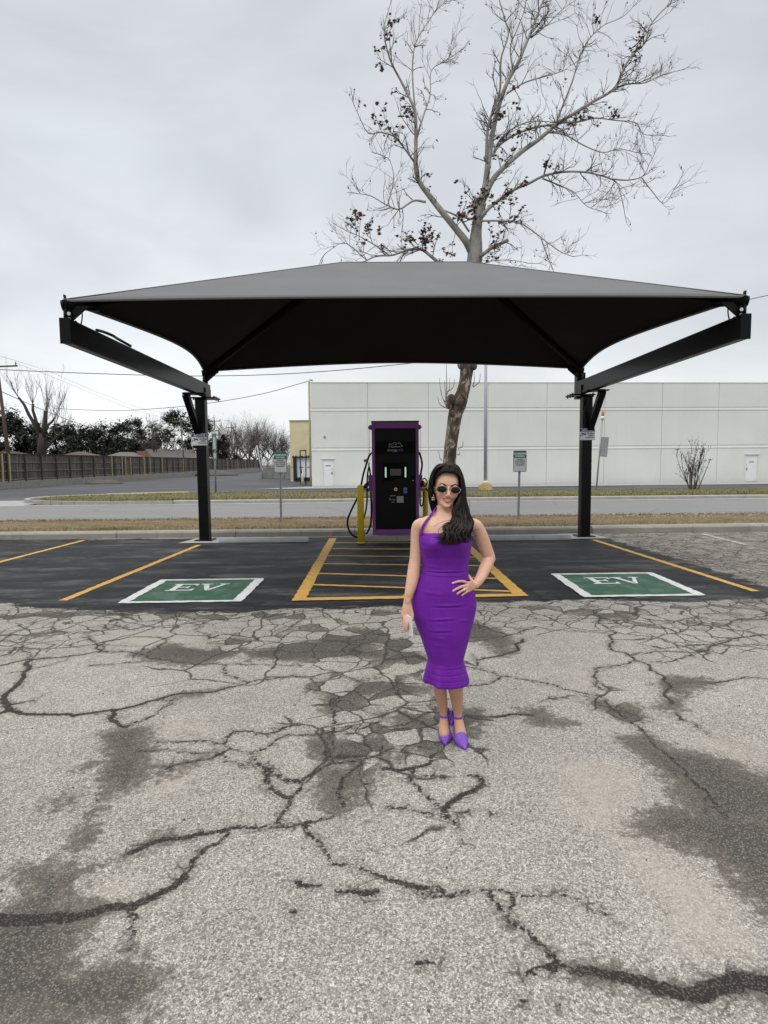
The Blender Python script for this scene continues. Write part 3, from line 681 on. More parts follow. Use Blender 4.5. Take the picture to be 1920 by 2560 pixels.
def kerb(name, pts, w, h, mats, z0=-0.05, joints=3.0):
    # rounded-nose kerb along a polyline, split by hairline joints
    b = MB(); prof = [(0, z0), (0.0, h * 0.72), (0.03, h * 0.93), (0.07, h), (w, h), (w, z0)]
    pts = [np.array(p, float) for p in pts]; seg = []
    for a, c in zip(pts[:-1], pts[1:]):
        L = np.linalg.norm(c - a); k = max(1, int(round(L / joints)))
        for i in range(k): seg.append((a + (c - a) * i / k, a + (c - a) * (i + 1) / k))
    for a, c in seg:
        d = (c - a) / np.linalg.norm(c - a); n = np.array((-d[1], d[0])); g = 0.006 if joints < 50 else 0
        a2, c2 = a + d * g, c - d * g
        rings = [[(q[0] + n[0] * u, q[1] + n[1] * u, z) for u, z in prof] for q in (a2, (a2 + c2) / 2, c2)]
        b.loft(rings, cap=True, smooth=False)
    return struct(b, name, mats)
kerb('kerb', [(-60, 13.78), (-6, 13.76), (4.95, 13.74)], 0.34, 0.15, M['concrete'], joints=3.1)
kerb('kerb', [(4.98, 13.76), (9.5, 13.9), (60, 14.3)], 0.36, 0.16, M['concrete'], joints=4.2)
kerb('kerb', [(-9.0, 26.55), (60, 26.55), (120, 26.55)], 0.25, 0.13, M['gutter'], joints=3.6)
isle = [(-9.0, 26.58), (-12, 26.7), (-14.6, 27.3), (-16.4, 28.6), (-17.2, 30.2), (-17.0, 31.6), (-15.6, 33.0), (-13.0, 34.2)]
kerb('kerb', [tuple(q) for q in cr(isle, 4)][::1], 0.22, 0.13, M['gutter'], joints=60)
kerb('kerb', [(-15.3, 34.1), (-13.2, 35.2), (-11.2, 35.7)], 0.2, 0.12, M['paint_kerb'], joints=60)
# verge soils (slightly crowned)
def verge(name, x0, x1, y0, y1, h, mat, inside=None, n=90, m=14):
    b = MB(); vs = []; fs = []
    r2 = random.Random(3)
    for j in range(m + 1):
        for i in range(n + 1):
            x = x0 + (x1 - x0) * i / n; v = j / m; y = y0 + (y1 - y0) * v
            z = h + 0.05 * math.sin(PI * v) + r2.uniform(-.012, .012)
            vs.append((x, y, z))
    for j in range(m):
        for i in range(n):
            a = j * (n + 1) + i
            cx = x0 + (x1 - x0) * (i + .5) / n; cy = y0 + (y1 - y0) * (j + .5) / m
            if inside and not inside(cx, cy): continue
            fs.append((a, a + 1, a + n + 2, a + n + 1))
    b.add(vs, fs, True); return struct(b, name, mat)
verge('grass_verge', -60, 60, 14.08, 17.55, 0.10, M['lawn_dry'], n=240)
def in_isle(x, y):
    if x > -9: return True
    ex = (x + 9) / 8.1; ey = (y - 30.7) / 4.1
    return ex * ex + ey * ey < 0.99
def island_edge(x): return 35.9 - 0.095 * (x + 12) if x < 20 else 32.9
b_ = lambda x, y: in_isle(x, y) and y < min(36.2, 35.6 - 0.08 * (x + 12))
verge('grass_verge', -17.2, 60, 26.75, 36.4, 0.06, M['lawn_green'], b_, n=300, m=40)

# grass blades: nobody could count them
def blades(name, n, fx, fy, z, hgt, mat, test=None, seed=1):
    r = np.random.default_rng(seed); x = fx(r.random(n)); y = fy(r.random(n))
    if test is not None:
        k = np.array([test(a, c) for a, c in zip(x, y)]); x, y = x[k], y[k]
    n = len(x); a = r.random(n) * 2 * PI; h = hgt * (0.35 + r.random(n)); w = h * 0.16; lean = h * (r.random(n) * 1.4); la = r.random(n) * 2 * PI
    base = np.stack([x, y, np.full(n, z)], 1)
    s = np.stack([np.cos(a) * w, np.sin(a) * w, np.zeros(n)], 1)
    tip = base + np.stack([np.cos(la) * lean, np.sin(la) * lean, h], 1)
    V = np.stack([base - s, base + s, tip], 1).reshape(-1, 3); F = np.arange(3 * n).reshape(-1, 3)
    me = bpy.data.meshes.new(name); me.from_pydata(V.tolist(), [], F.tolist()); me.materials.append(mat); me.update()
    o = bpy.data.objects.new(name, me); col.objects.link(o); return tag(o, kind='stuff')
blades('dry_grass', 42000, lambda u: -13 + 26 * u, lambda u: 14.15 + 3.35 * u, 0.11, 0.055, M['blade_dry'], seed=2)
blades('green_grass', 40000, lambda u: -17.2 + 44 * u, lambda u: 26.9 + 9.0 * u ** 1.3, 0.075, 0.085, M['blade_green'], lambda x, y: b_(x, y), seed=3)
# loose stones along the right verge
def stones():
    r = random.Random(11); b = MB()
    for i in range(900):
        x = 5.2 + 10 * r.random() ** 0.8; y = 15.2 + 2.2 * r.random() ** .7; s = r.uniform(.012, .045)
        b.ell((x, y, 0.13), (s, s * r.uniform(.6, 1), s * .6), Matrix.Rotation(r.random() * 6, 3, 'Z'), 6, 4)
    stuff(b, 'gravel', basic('limestone_gravel', (0.30, 0.28, 0.24), 0.9, 0, 0.4, 9))
stones()

# ------------------------------------------------------------------ painted markings (4 mm sheets, hand-rolled edges)
def ragged(p, q, w, mat, name, z=0.004, amp=0.008, seed=0):
    r = random.Random(seed); p = Vector((*p, 0)); q = Vector((*q, 0)); d = (q - p); L = d.length; d.normalize(); n = Vector((-d.y, d.x, 0)); k = max(2, int(L / 0.06))
    b = MB(); vs = []
    for i in range(k + 1):
        c = p + d * (L * i / k)
        for sgn in (-1, 1):
            v = c + n * sgn * (w / 2 + r.uniform(-amp, amp)); vs.append((v.x, v.y, z))
    b.add(vs, [(2 * i, 2 * i + 2, 2 * i + 3, 2 * i + 1) for i in range(k)], False)
    return struct(b, name, mat)
g2 = lambda x, y: tuple(G(x * 1920 / 1659, y * 1920 / 1659))[:2]
YL = M['paint_yellow']
ragged((-6.62, 8.2), (-6.60, 13.45), 0.10, YL, 'bay_line', seed=1)
ragged((-3.90, 7.36), (-3.72, 12.45), 0.105, YL, 'bay_line', seed=2)
ragged((4.60, 12.62), (4.78, 7.43), 0.105, YL, 'bay_line', seed=3)
ragged((-0.97, 7.33), (-1.0, 13.35), 0.16, YL, 'bay_line', seed=4)
ragged((1.78, 7.40), (1.80, 12.9), 0.16, YL, 'bay_line', seed=5)
ragged((-1.05, 7.255), (1.86, 7.37), 0.145, YL, 'bay_line', z=0.008, seed=6)
for i, (ya, yb) in enumerate([(1263, 1270), (1239, 1245), (1218, 1221), (1201, 1203), (1186, 1187), (1173, 1173)]):
    a = g2(690, ya); c = g2(900, yb); sl_ = (c[1] - a[1]) / (c[0] - a[0])
    ragged((-0.90, a[1]), (1.71, a[1] + sl_ * 2.6), 0.085, YL, 'hatch_line', seed=10 + i)
ragged((7.25, 11.6), (7.4, 13.5), 0.10, M['paint_faded'], 'faded_line', seed=31)
ragged((9.8, 11.2), (9.95, 12.8), 0.10, M['paint_faded'], 'faded_line', seed=32)
def ev_mark(x0, x1, y0, y1, lx0, lx1, ly0, ly1, sd, sk):
    b = MB(); b.sheet([(x0, y0, 0.004), (x1, y0 + .02, 0.004), (x1 + sk, y1, 0.004), (x0 + sk, y1 - .02, 0.004)])
    o = tag(b.build('bay_marking', M['paint_green']), kind='structure')
    for i, (p, q) in enumerate([((x0, y0), (x1, y0 + .02)), ((x0 + sk, y1 - .02), (x1 + sk, y1)), ((x0 + .05, y0), (x0 + sk + .05, y1)), ((x1 - .05, y0), (x1 + sk - .05, y1))]):
        w = 0.085 if i < 2 else 0.125
        r = ragged(p, q, w, M['paint_white'], 'white_border', z=0.008 if i < 2 else 0.0095, amp=0.010, seed=sd + i); r.parent = o; del r['kind']
    # hand-cut serif letters
    def L(polys, ox, w):
        bb = MB()
        for pl in polys:
            bb.sheet([(ox + u * w, ly0 + v * (ly1 - ly0), 0.008) for u, v in pl])
        return bb
    E_ = [[(.12, 0), (.34, 0), (.34, 1), (.12, 1)], [(0, 0), (.12, 0), (.12, .1), (0, .1)], [(0, .9), (.12, .9), (.12, 1), (0, 1)],
          [(.34, 0), (1.0, 0), (1.0, .27), (.93, .27), (.84, .11), (.34, .11)], [(.34, .89), (.80, .89), (.88, .74), (.95, .74), (.95, 1), (.34, 1)],
          [(.34, .45), (.62, .45), (.66, .36), (.72, .36), (.72, .66), (.66, .66), (.62, .56), (.34, .56)]]
    V_ = [[(.40, 0), (.56, 0), (.60, .10), (.36, .10)], [(.36, .10), (.54, .10), (.28, .90), (.06, .90)], [(.44, .10), (.60, .10), (.94, .90), (.80, .90)],
          [(-.04, .9), (.40, .9), (.40, 1), (-.04, 1)], [(.68, .9), (1.04, .9), (1.04, 1), (.68, 1)]]
    w = (lx1 - lx0) / 2
    L(E_, lx0, w * 0.96).build('lettering', M['paint_white'], o); L(V_, lx0 + w * 1.02, w * 0.96).build('lettering', M['paint_white'], o)
    return o
ev_mark(-3.14, -1.66, 7.20, 8.62, -2.82, -2.07, 7.85, 8.29, 40, 0.0)
ev_mark(2.52, 4.02, 7.24, 8.74, 2.93, 3.69, 7.98, 8.43, 50, 0.05)
# pale pads the posts stand on
b = MB(); b.sheet([(-4.25, 12.72, 0.012), (-3.3, 12.72, 0.012), (-3.3, 13.72, 0.012), (-4.05, 13.72, 0.012)]); struct(b, 'concrete_pad', M['concrete_new'])
b = MB(); b.sheet([(4.15, 12.78, 0.012), (5.0, 12.78, 0.012), (4.9, 13.72, 0.012), (4.15, 13.72, 0.012)]); struct(b, 'concrete_pad', M['concrete_new'])

def grit():
    r = random.Random(91); b = MB()
    for i in range(260):
        y = .9 + 6.5 * r.random() ** 1.3; x = (r.random() - .5) * (1.6 * y + 1.0); s = r.uniform(.0025, .007)
        b.ell((x, y, s * .4), (s, s * r.uniform(.6, 1), s * .6), Matrix.Rotation(r.random() * 6, 3, 'Z'), 6, 4)
    stuff(b, 'grit', basic('dark_grit', (0.09, 0.08, 0.07), 0.9, 0, 0.6, 40))
grit()
# ------------------------------------------------------------------ shade canopy over the charging bays
XC = 0.385; HX = 4.09; YF, YB = 7.36, 13.2; ZE = 3.66; YR = 10.25; ZR = 4.98; RX0, RX1 = -0.57, 1.55
can = thing('shade_canopy', (XC, 13.2, 0), 'large grey fabric shade canopy on black cantilever posts over the charging bays', 'canopy')
def edge_pt(a, c, t, sag, lift):               # scalloped eave between two corners, pulled towards the middle
    p = Vector(a).lerp(Vector(c), t); k = 4 * t * (1 - t)
    m = Vector((XC, YR, p.z)) - p; m.z = 0; m.normalize()
    p = p + m * sag * k; p.z += lift * k; return p
FL, FR = (XC - HX, YF, ZE - .03), (XC + HX, YF, ZE - .03); BL, BR = (XC - HX, YB, ZE + .03), (XC + HX, YB, ZE + .03)
RL, RRt = (RX0, YR, ZR), (RX1, YR, ZR)
def panel(b, e0, e1, r0, r1, sag, lift, n=40, m=16, belly=0.05):
    rows = []
    for j in range(m + 1):
        v = j / m; row = []
        for i in range(n + 1):
            u = i / n; e = edge_pt(e0, e1, u, sag, lift); top = Vector(r0).lerp(Vector(r1), u)
            p = e.lerp(top, v); p.z -= belly * 4 * v * (1 - v) * 4 * u * (1 - u)
            row.append(p)
        rows.append(row)
    b.loft(rows, cap=False, closed=False)
b = MB()
panel(b, FL, FR, RL, RRt, 0.10, 0.055)
panel(b, FR, BR, RRt, RRt, 0.45, 0.0)
panel(b, BR, BL, RRt, RL, 0.30, 0.11)
panel(b, BL, FL, RL, RL, 0.45, 0.0)
fab = part(b, 'canopy_fabric', [M['fabric'], M['underside_shade']], can)
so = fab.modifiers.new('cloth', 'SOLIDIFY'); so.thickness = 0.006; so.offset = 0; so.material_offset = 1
b = MB()
for e, r in ((FL, RL), (FR, RRt), (BL, RL), (BR, RRt)): b.tube([Vector(e) + Vector((0, 0, .004)), Vector(r) + Vector((0, 0, .004))], .010, 6)
b.tube([Vector(RL) + Vector((0, 0, .002)), Vector(RRt) + Vector((0, 0, .002))], .012, 6)
part(b, 'seams', M['fabric'], can)
# hem with its cable
b = MB()
for e0, e1, s, l in ((FL, FR, .10, .055), (FR, BR, .45, .0), (BR, BL, .30, .11), (BL, FL, .45, .0)):
    b.tube([edge_pt(e0, e1, i / 40, s, l) - Vector((0, 0, .012)) for i in range(41)], 0.018, 6)
part(b, 'hem_cable', M['fabric'], can)
drop = Vector((0, 0, -0.085))
for c in (FL, FR, BL, BR):
    r = RL if c[0] < XC else RRt
    b = MB(); b.tube([Vector(c) + drop * .7, Vector(r) + drop], 0.062, 12); part(b, 'hip_rafter', M['rafter'], can)
b = MB(); b.tube([Vector(RL) + drop + Vector((-.06, 0, 0)), Vector(RRt) + drop + Vector((.06, 0, 0))], 0.058, 12); part(b, 'ridge_tube', M['rafter'], can)
BX = {-1: -3.685, 1: 4.455}; PX = {-1: -3.795, 1: 4.59}
for s in (-1, 1):
    x = PX[s]; bx = BX[s]
    b = MB(); b.b2(x - .107, x + .107, 13.09, 13.31, 0.012, 3.08); post = part(b, 'post', M['black_steel'], can, 0.012)
    b = MB(); b.b2(x - .19, x + .19, 13.0, 13.39, 0.012, 0.035)
    part(b, 'base_plate', M['black_steel'], post, 0.004)
    b = MB(); b.b2(bx - .062, bx + .062, 7.33, 13.36, 3.118, 3.408)
    beam = part(b, 'cantilever_beam', M['black_steel'], can, 0.012)
    b = MB(); b.b2(bx - .065, bx + .065, 7.315, 7.329, 3.112, 3.414); part(b, 'end_cap', M['black_steel'], beam, 0.004)
    b = MB(); b.beam((x + s * .06, 13.16, 2.33), (bx + s * .17, 12.35, 3.10), 0.13, 0.13, Vector((1, 0, 0))); part(b, 'brace', M['black_steel'], can, 0.008)
    # clamp plates with bolt heads between post and beam
    b = MB(); b.b2(bx - .26, bx + .26, 12.98, 13.42, 3.085, 3.112); b.b2(bx - .20, bx + .26, 12.2, 12.5, 3.088, 3.112)
    pl = each(b, 'clamp_plate', M['black_steel'], can, 0.004)[0]
    b = MB()
    for ax in (-.22, .22):
        for ay in (13.03, 13.2, 13.37): b.tube([(bx + ax, ay, 3.05), (bx + ax, ay, 3.14)], 0.018, 6)
    each(b, 'bolt', M['bolt'] if s < 0 else M['black_steel'], pl)
    b = MB(); b.b2(bx - .085, bx - .066, 12.9, 13.3, 3.10, 3.30) if s > 0 else b.b2(bx + .066, bx + .085, 12.9, 13.3, 3.10, 3.30)
    part(b, 'side_plate', M['black_steel'], can, 0.003)
    for (yy, zc) in ((7.42, ZE - .03), (13.2, ZE + .03)):
        cx = XC + s * HX
        b = MB(); b.tube([(bx, yy, 3.405), (bx, yy, zc - .06)], 0.055, 12)
        b.prism([(0, 0), (0, .17), (.20, .17)], (bx - s * .05, yy - .012, zc - .23), (-s, 0, 0), (0, 0, 1), (0, .024, 0))
        st = part(b, 'corner_stub', M['black_steel'], can)
        b = MB(); b.tube([(bx + s * .03, yy, zc - .045), (bx - s * .30, yy + (0.16 if yy < 10 else -.16), zc - .03)], 0.052, 12)
        b.tube([(bx + s * .07, yy - .01, zc - .05), (bx + s * .03, yy, zc - .045)], 0.062, 12)
        b.beam((bx + s * .03, yy, zc), (bx + s * .035, yy, zc + .075), 0.012, 0.05)
        part(b, 'corner_fitting', M['black_steel'], can)
        b = MB()
        if yy < 10:
            for dz in (.10, .165): b.tube([(bx - s * .035, yy - .065, zc - .06 - dz), (bx - s * .035, yy - .05, zc - .06 - dz)], 0.021, 12)
            each(b, 'bolt', M['bolt'], st)
        # slack of cable wound round the stub
        b = MB()
        if yy > 10:
            for k in range(4): b.tube([(bx + .062 * math.cos(t), yy + .062 * math.sin(t), 3.47 + .05 * k + .004 * t) for t in np.linspace(0, 2 * PI, 14)], 0.007, 5)
        else:
            b.tube([tuple(q) for q in cr([(bx - s * .05, yy, zc - .10), (bx - s * .16, yy, zc - .12), (bx - s * .15, yy - .02, zc - .28), (bx - s * .08, yy, 3.40)], 5)], 0.008, 5)
        each(b, 'tension_cable', M['black_steel'], st)
    if s < 0:
        b = MB(); b.tube([tuple(q) for q in cr([(bx + .02, 8.1, 3.44), (bx + .0, 8.35, 3.47), (bx + .04, 8.55, 3.46), (bx - .01, 8.8, 3.475), (bx + .02, 9.2, 3.445)], 5)], 0.020, 6); part(b, 'cable_slack', M['rubber'], beam)
    else:
        b = MB(); b.b2(bx - .02, bx + .17, 13.37, 13.55, 3.05, 3.62); part(b, 'beam_bracket', M['black_steel'], can, 0.006)
        b = MB(); b.tube([tuple(q) for q in cr([(x - .02, 13.07, 2.98), (x - .09, 13.06, 2.75), (x - .07, 13.05, 2.5), (x - .11, 13.06, 2.38)], 5)], 0.012, 6); part(b, 'conduit', M['rubber'], post)

# ------------------------------------------------------------------ security notices on the posts
def rrect(w, h, r, n=5):
    out = []
    for cx, cy, a0 in ((w / 2 - r, h / 2 - r, 0), (-w / 2 + r, h / 2 - r, 90), (-w / 2 + r, -h / 2 + r, 180), (w / 2 - r, -h / 2 + r, 270)):
        for k in range(n + 1): t = R(a0 + 90 * k / n); out.append((cx + r * math.cos(t), cy + r * math.sin(t)))
    return out
XA, ZA = (1, 0, 0), (0, 0, 1)
def notice(x, z, label):
    t = thing('notice_sign', (x, 13.07, z), label, 'sign', 'security notices on the canopy posts')
    Y = 13.07; w, h = .345, .255
    b = MB(); b.prism(rrect(w, h, .015), (x, Y, z), XA, ZA, (0, -.004, 0)); part(b, 'sign_plate', M['sign_white'], t)
    b = MB(); b.prism(rrect(w - .024, .062, .006), (x, Y - .004, z + .086), XA, ZA, (0, -.001, 0)); part(b, 'header_band', M['sign_navy'], t)
    b = MB()
    for pl in ([(0, h / 2 - .008), (w - .016, .003)], [(0, -h / 2 + .008), (w - .016, .003)], [(-w / 2 + .008, 0), (.003, h - .016)], [(w / 2 - .008, 0), (.003, h - .016)]):
        (cx, cz), (a, c) = pl; b.box((x + cx, Y - .005, z + cz), (a, .001, c))
    each(b, 'border_line', M['ink_black'], t)
    text('NOTICE', .066, 'lettering', M['ink_white'], t, (0.0, -.0065, .085), shear=.25, bold=.0022)
    text('THIS AREA IS UNDER', .019, 'lettering', M['ink_black'], t, (.025, -.0055, .038), bold=.0003)
    text('24 HOUR', .036, 'lettering', M['ink_black'], t, (.083, -.0055, .006), bold=.0015)
    text('VIDEO', .034, 'lettering', M['ink_black'], t, (.083, -.0055, -.034), bold=.0015)
    text('SURVEILLANCE', .027, 'lettering', M['ink_black'], t, (.055, -.0055, -.076), bold=.0012)
    b = MB()
    b.prism([(-.13, .022), (-.115, .032), (-.02, .005), (-.028, -.018), (-.045, -.018), (-.118, .004)], (x, Y - .004, z), XA, ZA, (0, -.0012, 0))
    b.prism([(-.105, .0), (-.09, -.006), (-.098, -.03), (-.14, -.03), (-.14, -.022), (-.108, -.022)], (x, Y - .004, z), XA, ZA, (0, -.0014, 0))
    b.prism([(-.152, -.006), (-.138, -.012), (-.138, -.044), (-.152, -.05)], (x, Y - .004, z), XA, ZA, (0, -.0013, 0))
    part(b, 'camera_symbol', M['ink_black'], t)
notice(-3.82, 2.212, 'white and navy security camera notice on the left canopy post')
notice(4.575, 2.255, 'white and navy security camera notice on the right canopy post')

# ------------------------------------------------------------------ charging station
CX, CY = 0.402, 12.92
b = MB(); b.b2(-0.27, 1.06, 12.70, 13.72, 0.0, 0.122); pn = tag(b.build('concrete_plinth', M['concrete'], None, 0.012), 'low concrete plinth under the purple charging station', 'plinth')
ch = thing('charging_station', (CX, CY, 0.122), 'tall purple electric vehicle charger with black front panel and looped cables', 'charger')
W = 1.005; x0, x1 = CX - W / 2, CX + W / 2; zb, zt = 0.122, 2.545; yf = CY
b = MB(); b.b2(x0, x1, yf + .02, yf + .72, zb, zt); part(b, 'cabinet', M['purple_paint'], ch, 0.006)
fw = 0.064
b = MB(); b.b2(x0 - .001, x0 + fw, yf - .012, yf + .019, zb + .001, zt + .001); b.b2(x1 - fw, x1 + .001, yf - .012, yf + .019, zb + .001, zt + .001)
b.b2(x0 + fw, x1 - fw, yf - .010, yf + .019, zt - .135, zt - .001); b.b2(x0 + fw, x1 - fw, yf - .010, yf + .019, zb + .002, zb + .118)
frm = part(b, 'door_frame', M['purple_paint'], ch, 0.004)
b = MB(); b.b2(x0 - .012, x1 + .012, yf - .02, yf + .73, zt + .002, zt + .022); part(b, 'roof_cap', M['black_steel'], ch, 0.003)
b = MB(); b.b2(x0 + fw + .002, x1 - fw - .002, yf + .0, yf + .0195, zb + .12, zt - .137); pnl = part(b, 'front_panel', M['panel_black'], ch)
zz = lambda cy: 2.545 - (cy - 145) / (1820 - 145) * (2.545 - .122)     # heights read off the close-up
xx = lambda cx: x0 + (cx - 533) / (1216 - 533) * W
b = MB(); b.b2(x0 + fw + .003, x1 - fw - .003, yf - .003, yf - .0005, zz(612), zz(432)); part(b, 'logo_band', M['panel_gloss'], pnl)
b = MB(); b.prism(rrect(xx(1055) - xx(695), zz(742) - zz(1070), .02), ((xx(1055) + xx(695)) / 2, yf - .0005, (zz(742) + zz(1070)) / 2), XA, ZA, (0, -.006, 0)); scp = part(b, 'screen_surround', M['panel_gloss'], pnl)
b = MB(); b.prism([(xx(705), zz(1068)), (xx(1035), zz(1068)), (xx(1052), zz(1045)), (xx(1050), zz(985)), (xx(860), zz(990)), (xx(820), zz(1030)), (xx(705), zz(1035))], (0, yf - .0065, 0), XA, ZA, (0, -.018, 0)); part(b, 'card_tray', M['panel_black'], pnl)
b = MB(); b.b2(xx(797), xx(956), yf - .010, yf - .0066, zz(937), zz(838)); part(b, 'screen', M['screen'], ch)
for cx in (731, 1020):
    b = MB(); b.prism(rrect(.034, zz(810) - zz(965), .016), (xx(cx), yf - .0066, (zz(810) + zz(965)) / 2), XA, ZA, (0, -.006, 0)); part(b, 'light_bar', M['led'], ch)
b = MB(); b.tube([(xx(875), yf - .0005, zz(1140)), (xx(875), yf - .016, zz(1140))], .036, 20); bt = part(b, 'push_button', M['brass'], ch)
b = MB(); b.tube([(xx(875), yf - .0165, zz(1140)), (xx(875), yf - .021, zz(1140))], .016, 14); part(b, 'button_centre', M['panel_black'], bt)
b = MB(); b.b2(xx(992), xx(1042), yf - .004, yf - .0005, zz(1200), zz(1118)); cr_ = part(b, 'card_sticker', M['ink_blue'], ch)
b = MB(); b.b2(xx(1005), xx(1042), yf - .0055, yf - .0042, zz(1164), zz(1152)); part(b, 'card_symbol', M['ink_black'], cr_)
b = MB(); b.b2(xx(1116), xx(1140), yf - .012, yf - .0005, zz(1055), zz(940)); lk = part(b, 'door_lock', M['panel_gloss'], ch, .003)
b = MB(); b.tube([(xx(1131), yf - .0125, zz(1013)), (xx(1131), yf - .016, zz(1013))], .008, 10); part(b, 'keyhole', M['bolt'], lk)
# logo: car outline with a plug lead, and the name below
def lpath(pts): return [(xx(758 + (x - 465) / 655 * 232), yf - .0040, zz(450 + (y - 265) / 395 * 140)) for x, y in pts]
b = MB()
for s_, w_ in (([(610, 350), (680, 300), (760, 275), (840, 275)], .006), ([(790, 360), (860, 300), (950, 275), (1010, 320), (1045, 385), (1035, 420)], .006), ([(590, 330), (560, 300), (540, 340), (545, 390), (525, 430), (560, 470), (590, 440)], .006),
               ([(610, 400), (650, 440), (720, 450), (800, 435), (870, 445), (950, 430), (1010, 455)], .009), ([(1050, 410), (1085, 400), (1085, 430)], .010), ([(640, 465), (700, 468)], .006), ([(690, 370), (730, 360)], .005)):
    b.tube([tuple(q) for q in cr(lpath(s_), 4)], w_, 6)
part(b, 'car_emblem', M['ink_grey'], ch)
text('Energize', .066, 'lettering', M['ink_grey'], ch, (xx(757) - CX, yf - CY - .0042, zz(560) - .122), shear=.3, bold=.001, align='LEFT', sx=.92)
text('NGo', .066, 'lettering', M['ink_purple'], ch, (xx(908) - CX, yf - CY - .0042, zz(560) - .122), shear=.3, bold=.001, align='LEFT', sx=.92)
text('EV CHARGING', .018, 'lettering', M['ink_grey'], ch, (xx(870) - CX, yf - CY - .0042, zz(584) - .122), bold=.0006)
text('EMERGENCY', .022, 'lettering', M['ink_grey'], ch, (xx(833) - CX, yf - CY - .0015, zz(1238) - .122), bold=.001)
text('POWER', .034, 'lettering', M['ink_green'], ch, (xx(838) - CX, yf - CY - .0015, zz(1296) - .122), bold=.001)
text('100%', .036, 'lettering', M['ink_blue'], ch, (xx(828) - CX, yf - CY - .0015, zz(1332) - .122), bold=.001, shear=.2)
b = MB(); b.tube([(xx(788), yf - .001, zz(1308)), (xx(788), yf - .001, zz(1270))], .007, 6); b.b2(xx(776), xx(800), yf - .003, yf - .0006, zz(1275), zz(1266)); part(b, 'pump_symbol', M['ink_green'], ch)
b = MB(); b.b2(xx(890), xx(990), yf - .002, yf - .0005, zz(1340), zz(1243)); part(b, 'sticker', basic('grey_sticker', (0.30, 0.30, 0.31), 0.6, 0, 0.1, 60), ch)
# holsters with their trays, cables and plugs
def q3(pts, y): return [(xx(a), y, zz(c)) for a, c in pts]
for s in (-1, 1):
    mx = lambda c: c if s < 0 else 533 + 1216 - c
    ed = x0 if s < 0 else x1
    b = MB(); hx = ed + s * .045
    b.b2(min(ed + s * .001, ed + s * .082), max(ed + s * .001, ed + s * .082), yf + .10, yf + .34, zz(1175), zz(930))
    b.prism([(0, 0), (.10, 0), (.19, .05), (.19, .065), (.06, .06), (0, .12)], (ed, yf + .12, zz(1175)), (s, 0, 0), ZA, (0, .18, 0))
    hol = part(b, 'holster', M['purple_paint'], ch, .004)
    b = MB(); b.prism([(0, 0), (0, .11), (.055, .095), (.078, .06), (.078, .03), (.04, 0)], (ed, yf + .2, zz(250)), (s, 0, 0), ZA, (0, .10, 0)); part(b, 'cable_arm', M['purple_paint'], ch, .004)
    b = MB(); b.tube([(ed + s * .055, yf + .24, zz(240)), (ed + s * .062, yf + .22, zz(760))], .004, 5); rw = part(b, 'retractor_wire', M['galv'], ch)
    if s < 0:
        b = MB(); b.tube([tuple(q) for q in cr([(xx(545), yf + .45, zz(585))] + q3([(505, 620), (470, 690), (440, 790), (405, 900), (375, 1040), (345, 1170), (300, 1290), (215, 1460), (160, 1610), (172, 1740), (235, 1838), (330, 1868), (420, 1832), (488, 1720), (512, 1590), (517, 1400), (510, 1180)], yf + .16), 6)], .0215, 10)
        cb = part(b, 'charging_cable', M['rubber'], ch)
        b = MB(); b.tube([tuple(q) for q in cr(q3([(488, 800), (470, 880), (458, 1000), (455, 1160), (452, 1320), (435, 1450), (405, 1570)], yf + .10), 6)], .0185, 10); b.tube([tuple(q) for q in cr(q3([(488, 800), (498, 850), (508, 935)], yf + .12), 5)], .0185, 10)
        part(b, 'charging_cable', M['rubber'], ch)
        b = MB(); b.tube([tuple(q) for q in cr(q3([(492, 745), (486, 790), (488, 815)], yf + .11), 4)], .014, 8); part(b, 'wire_clip', M['galv'], rw)
        b = MB(); b.prism([(-.03, -.04), (.035, -.02), (.02, .04), (-.045, .02)], (xx(438), yf + .135, zz(712)), XA, ZA, (0, -.003, 0)); part(b, 'cable_tag', M['tan_tag'], cb)
        b = MB(); b.tube(q3([(500, 1020), (468, 1055), (440, 1085), (405, 1118)], yf + .14), [.022, .040, .045, .030], 12); pg = part(b, 'plug_handle', M['rubber'], ch)
    else:
        b = MB(); b.tube([tuple(q) for q in cr([(xx(1200), yf + .45, zz(585))] + q3([(1228, 600), (1256, 680), (1272, 770), (1262, 850), (1248, 930)], yf + .16), 6)], .0215, 10)
        cb = part(b, 'charging_cable', M['rubber'], ch)
        b = MB(); b.tube([tuple(q) for q in cr(q3([(1236, 1180), (1238, 1290), (1240, 1370), (1255, 1402), (1280, 1370), (1291, 1280), (1288, 1180)], yf + .12), 6)], .0165, 8); b.tube([tuple(q) for q in cr(q3([(1320, 1130), (1360, 1180), (1420, 1270), (1480, 1400), (1490, 1560), (1450, 1720), (1380, 1800)], yf + .12), 6)], .0185, 8)
        part(b, 'charging_cable', M['rubber'], ch)
        b = MB(); b.tube(q3([(1262, 1110), (1270, 1060), (1280, 1015)], yf + .12), [.040, .045, .032], 12); b.tube([tuple(q) for q in cr(q3([(1275, 1000), (1310, 985), (1342, 1030), (1335, 1080), (1290, 1110)], yf + .10), 6)], .014, 8)
        pg = part(b, 'plug_handle', M['rubber'], ch)
        b = MB(); b.b2(xx(1252), xx(1275), yf + .14, yf + .15, zz(720), zz(690)); part(b, 'cable_tag', M['tan_tag'], cb)

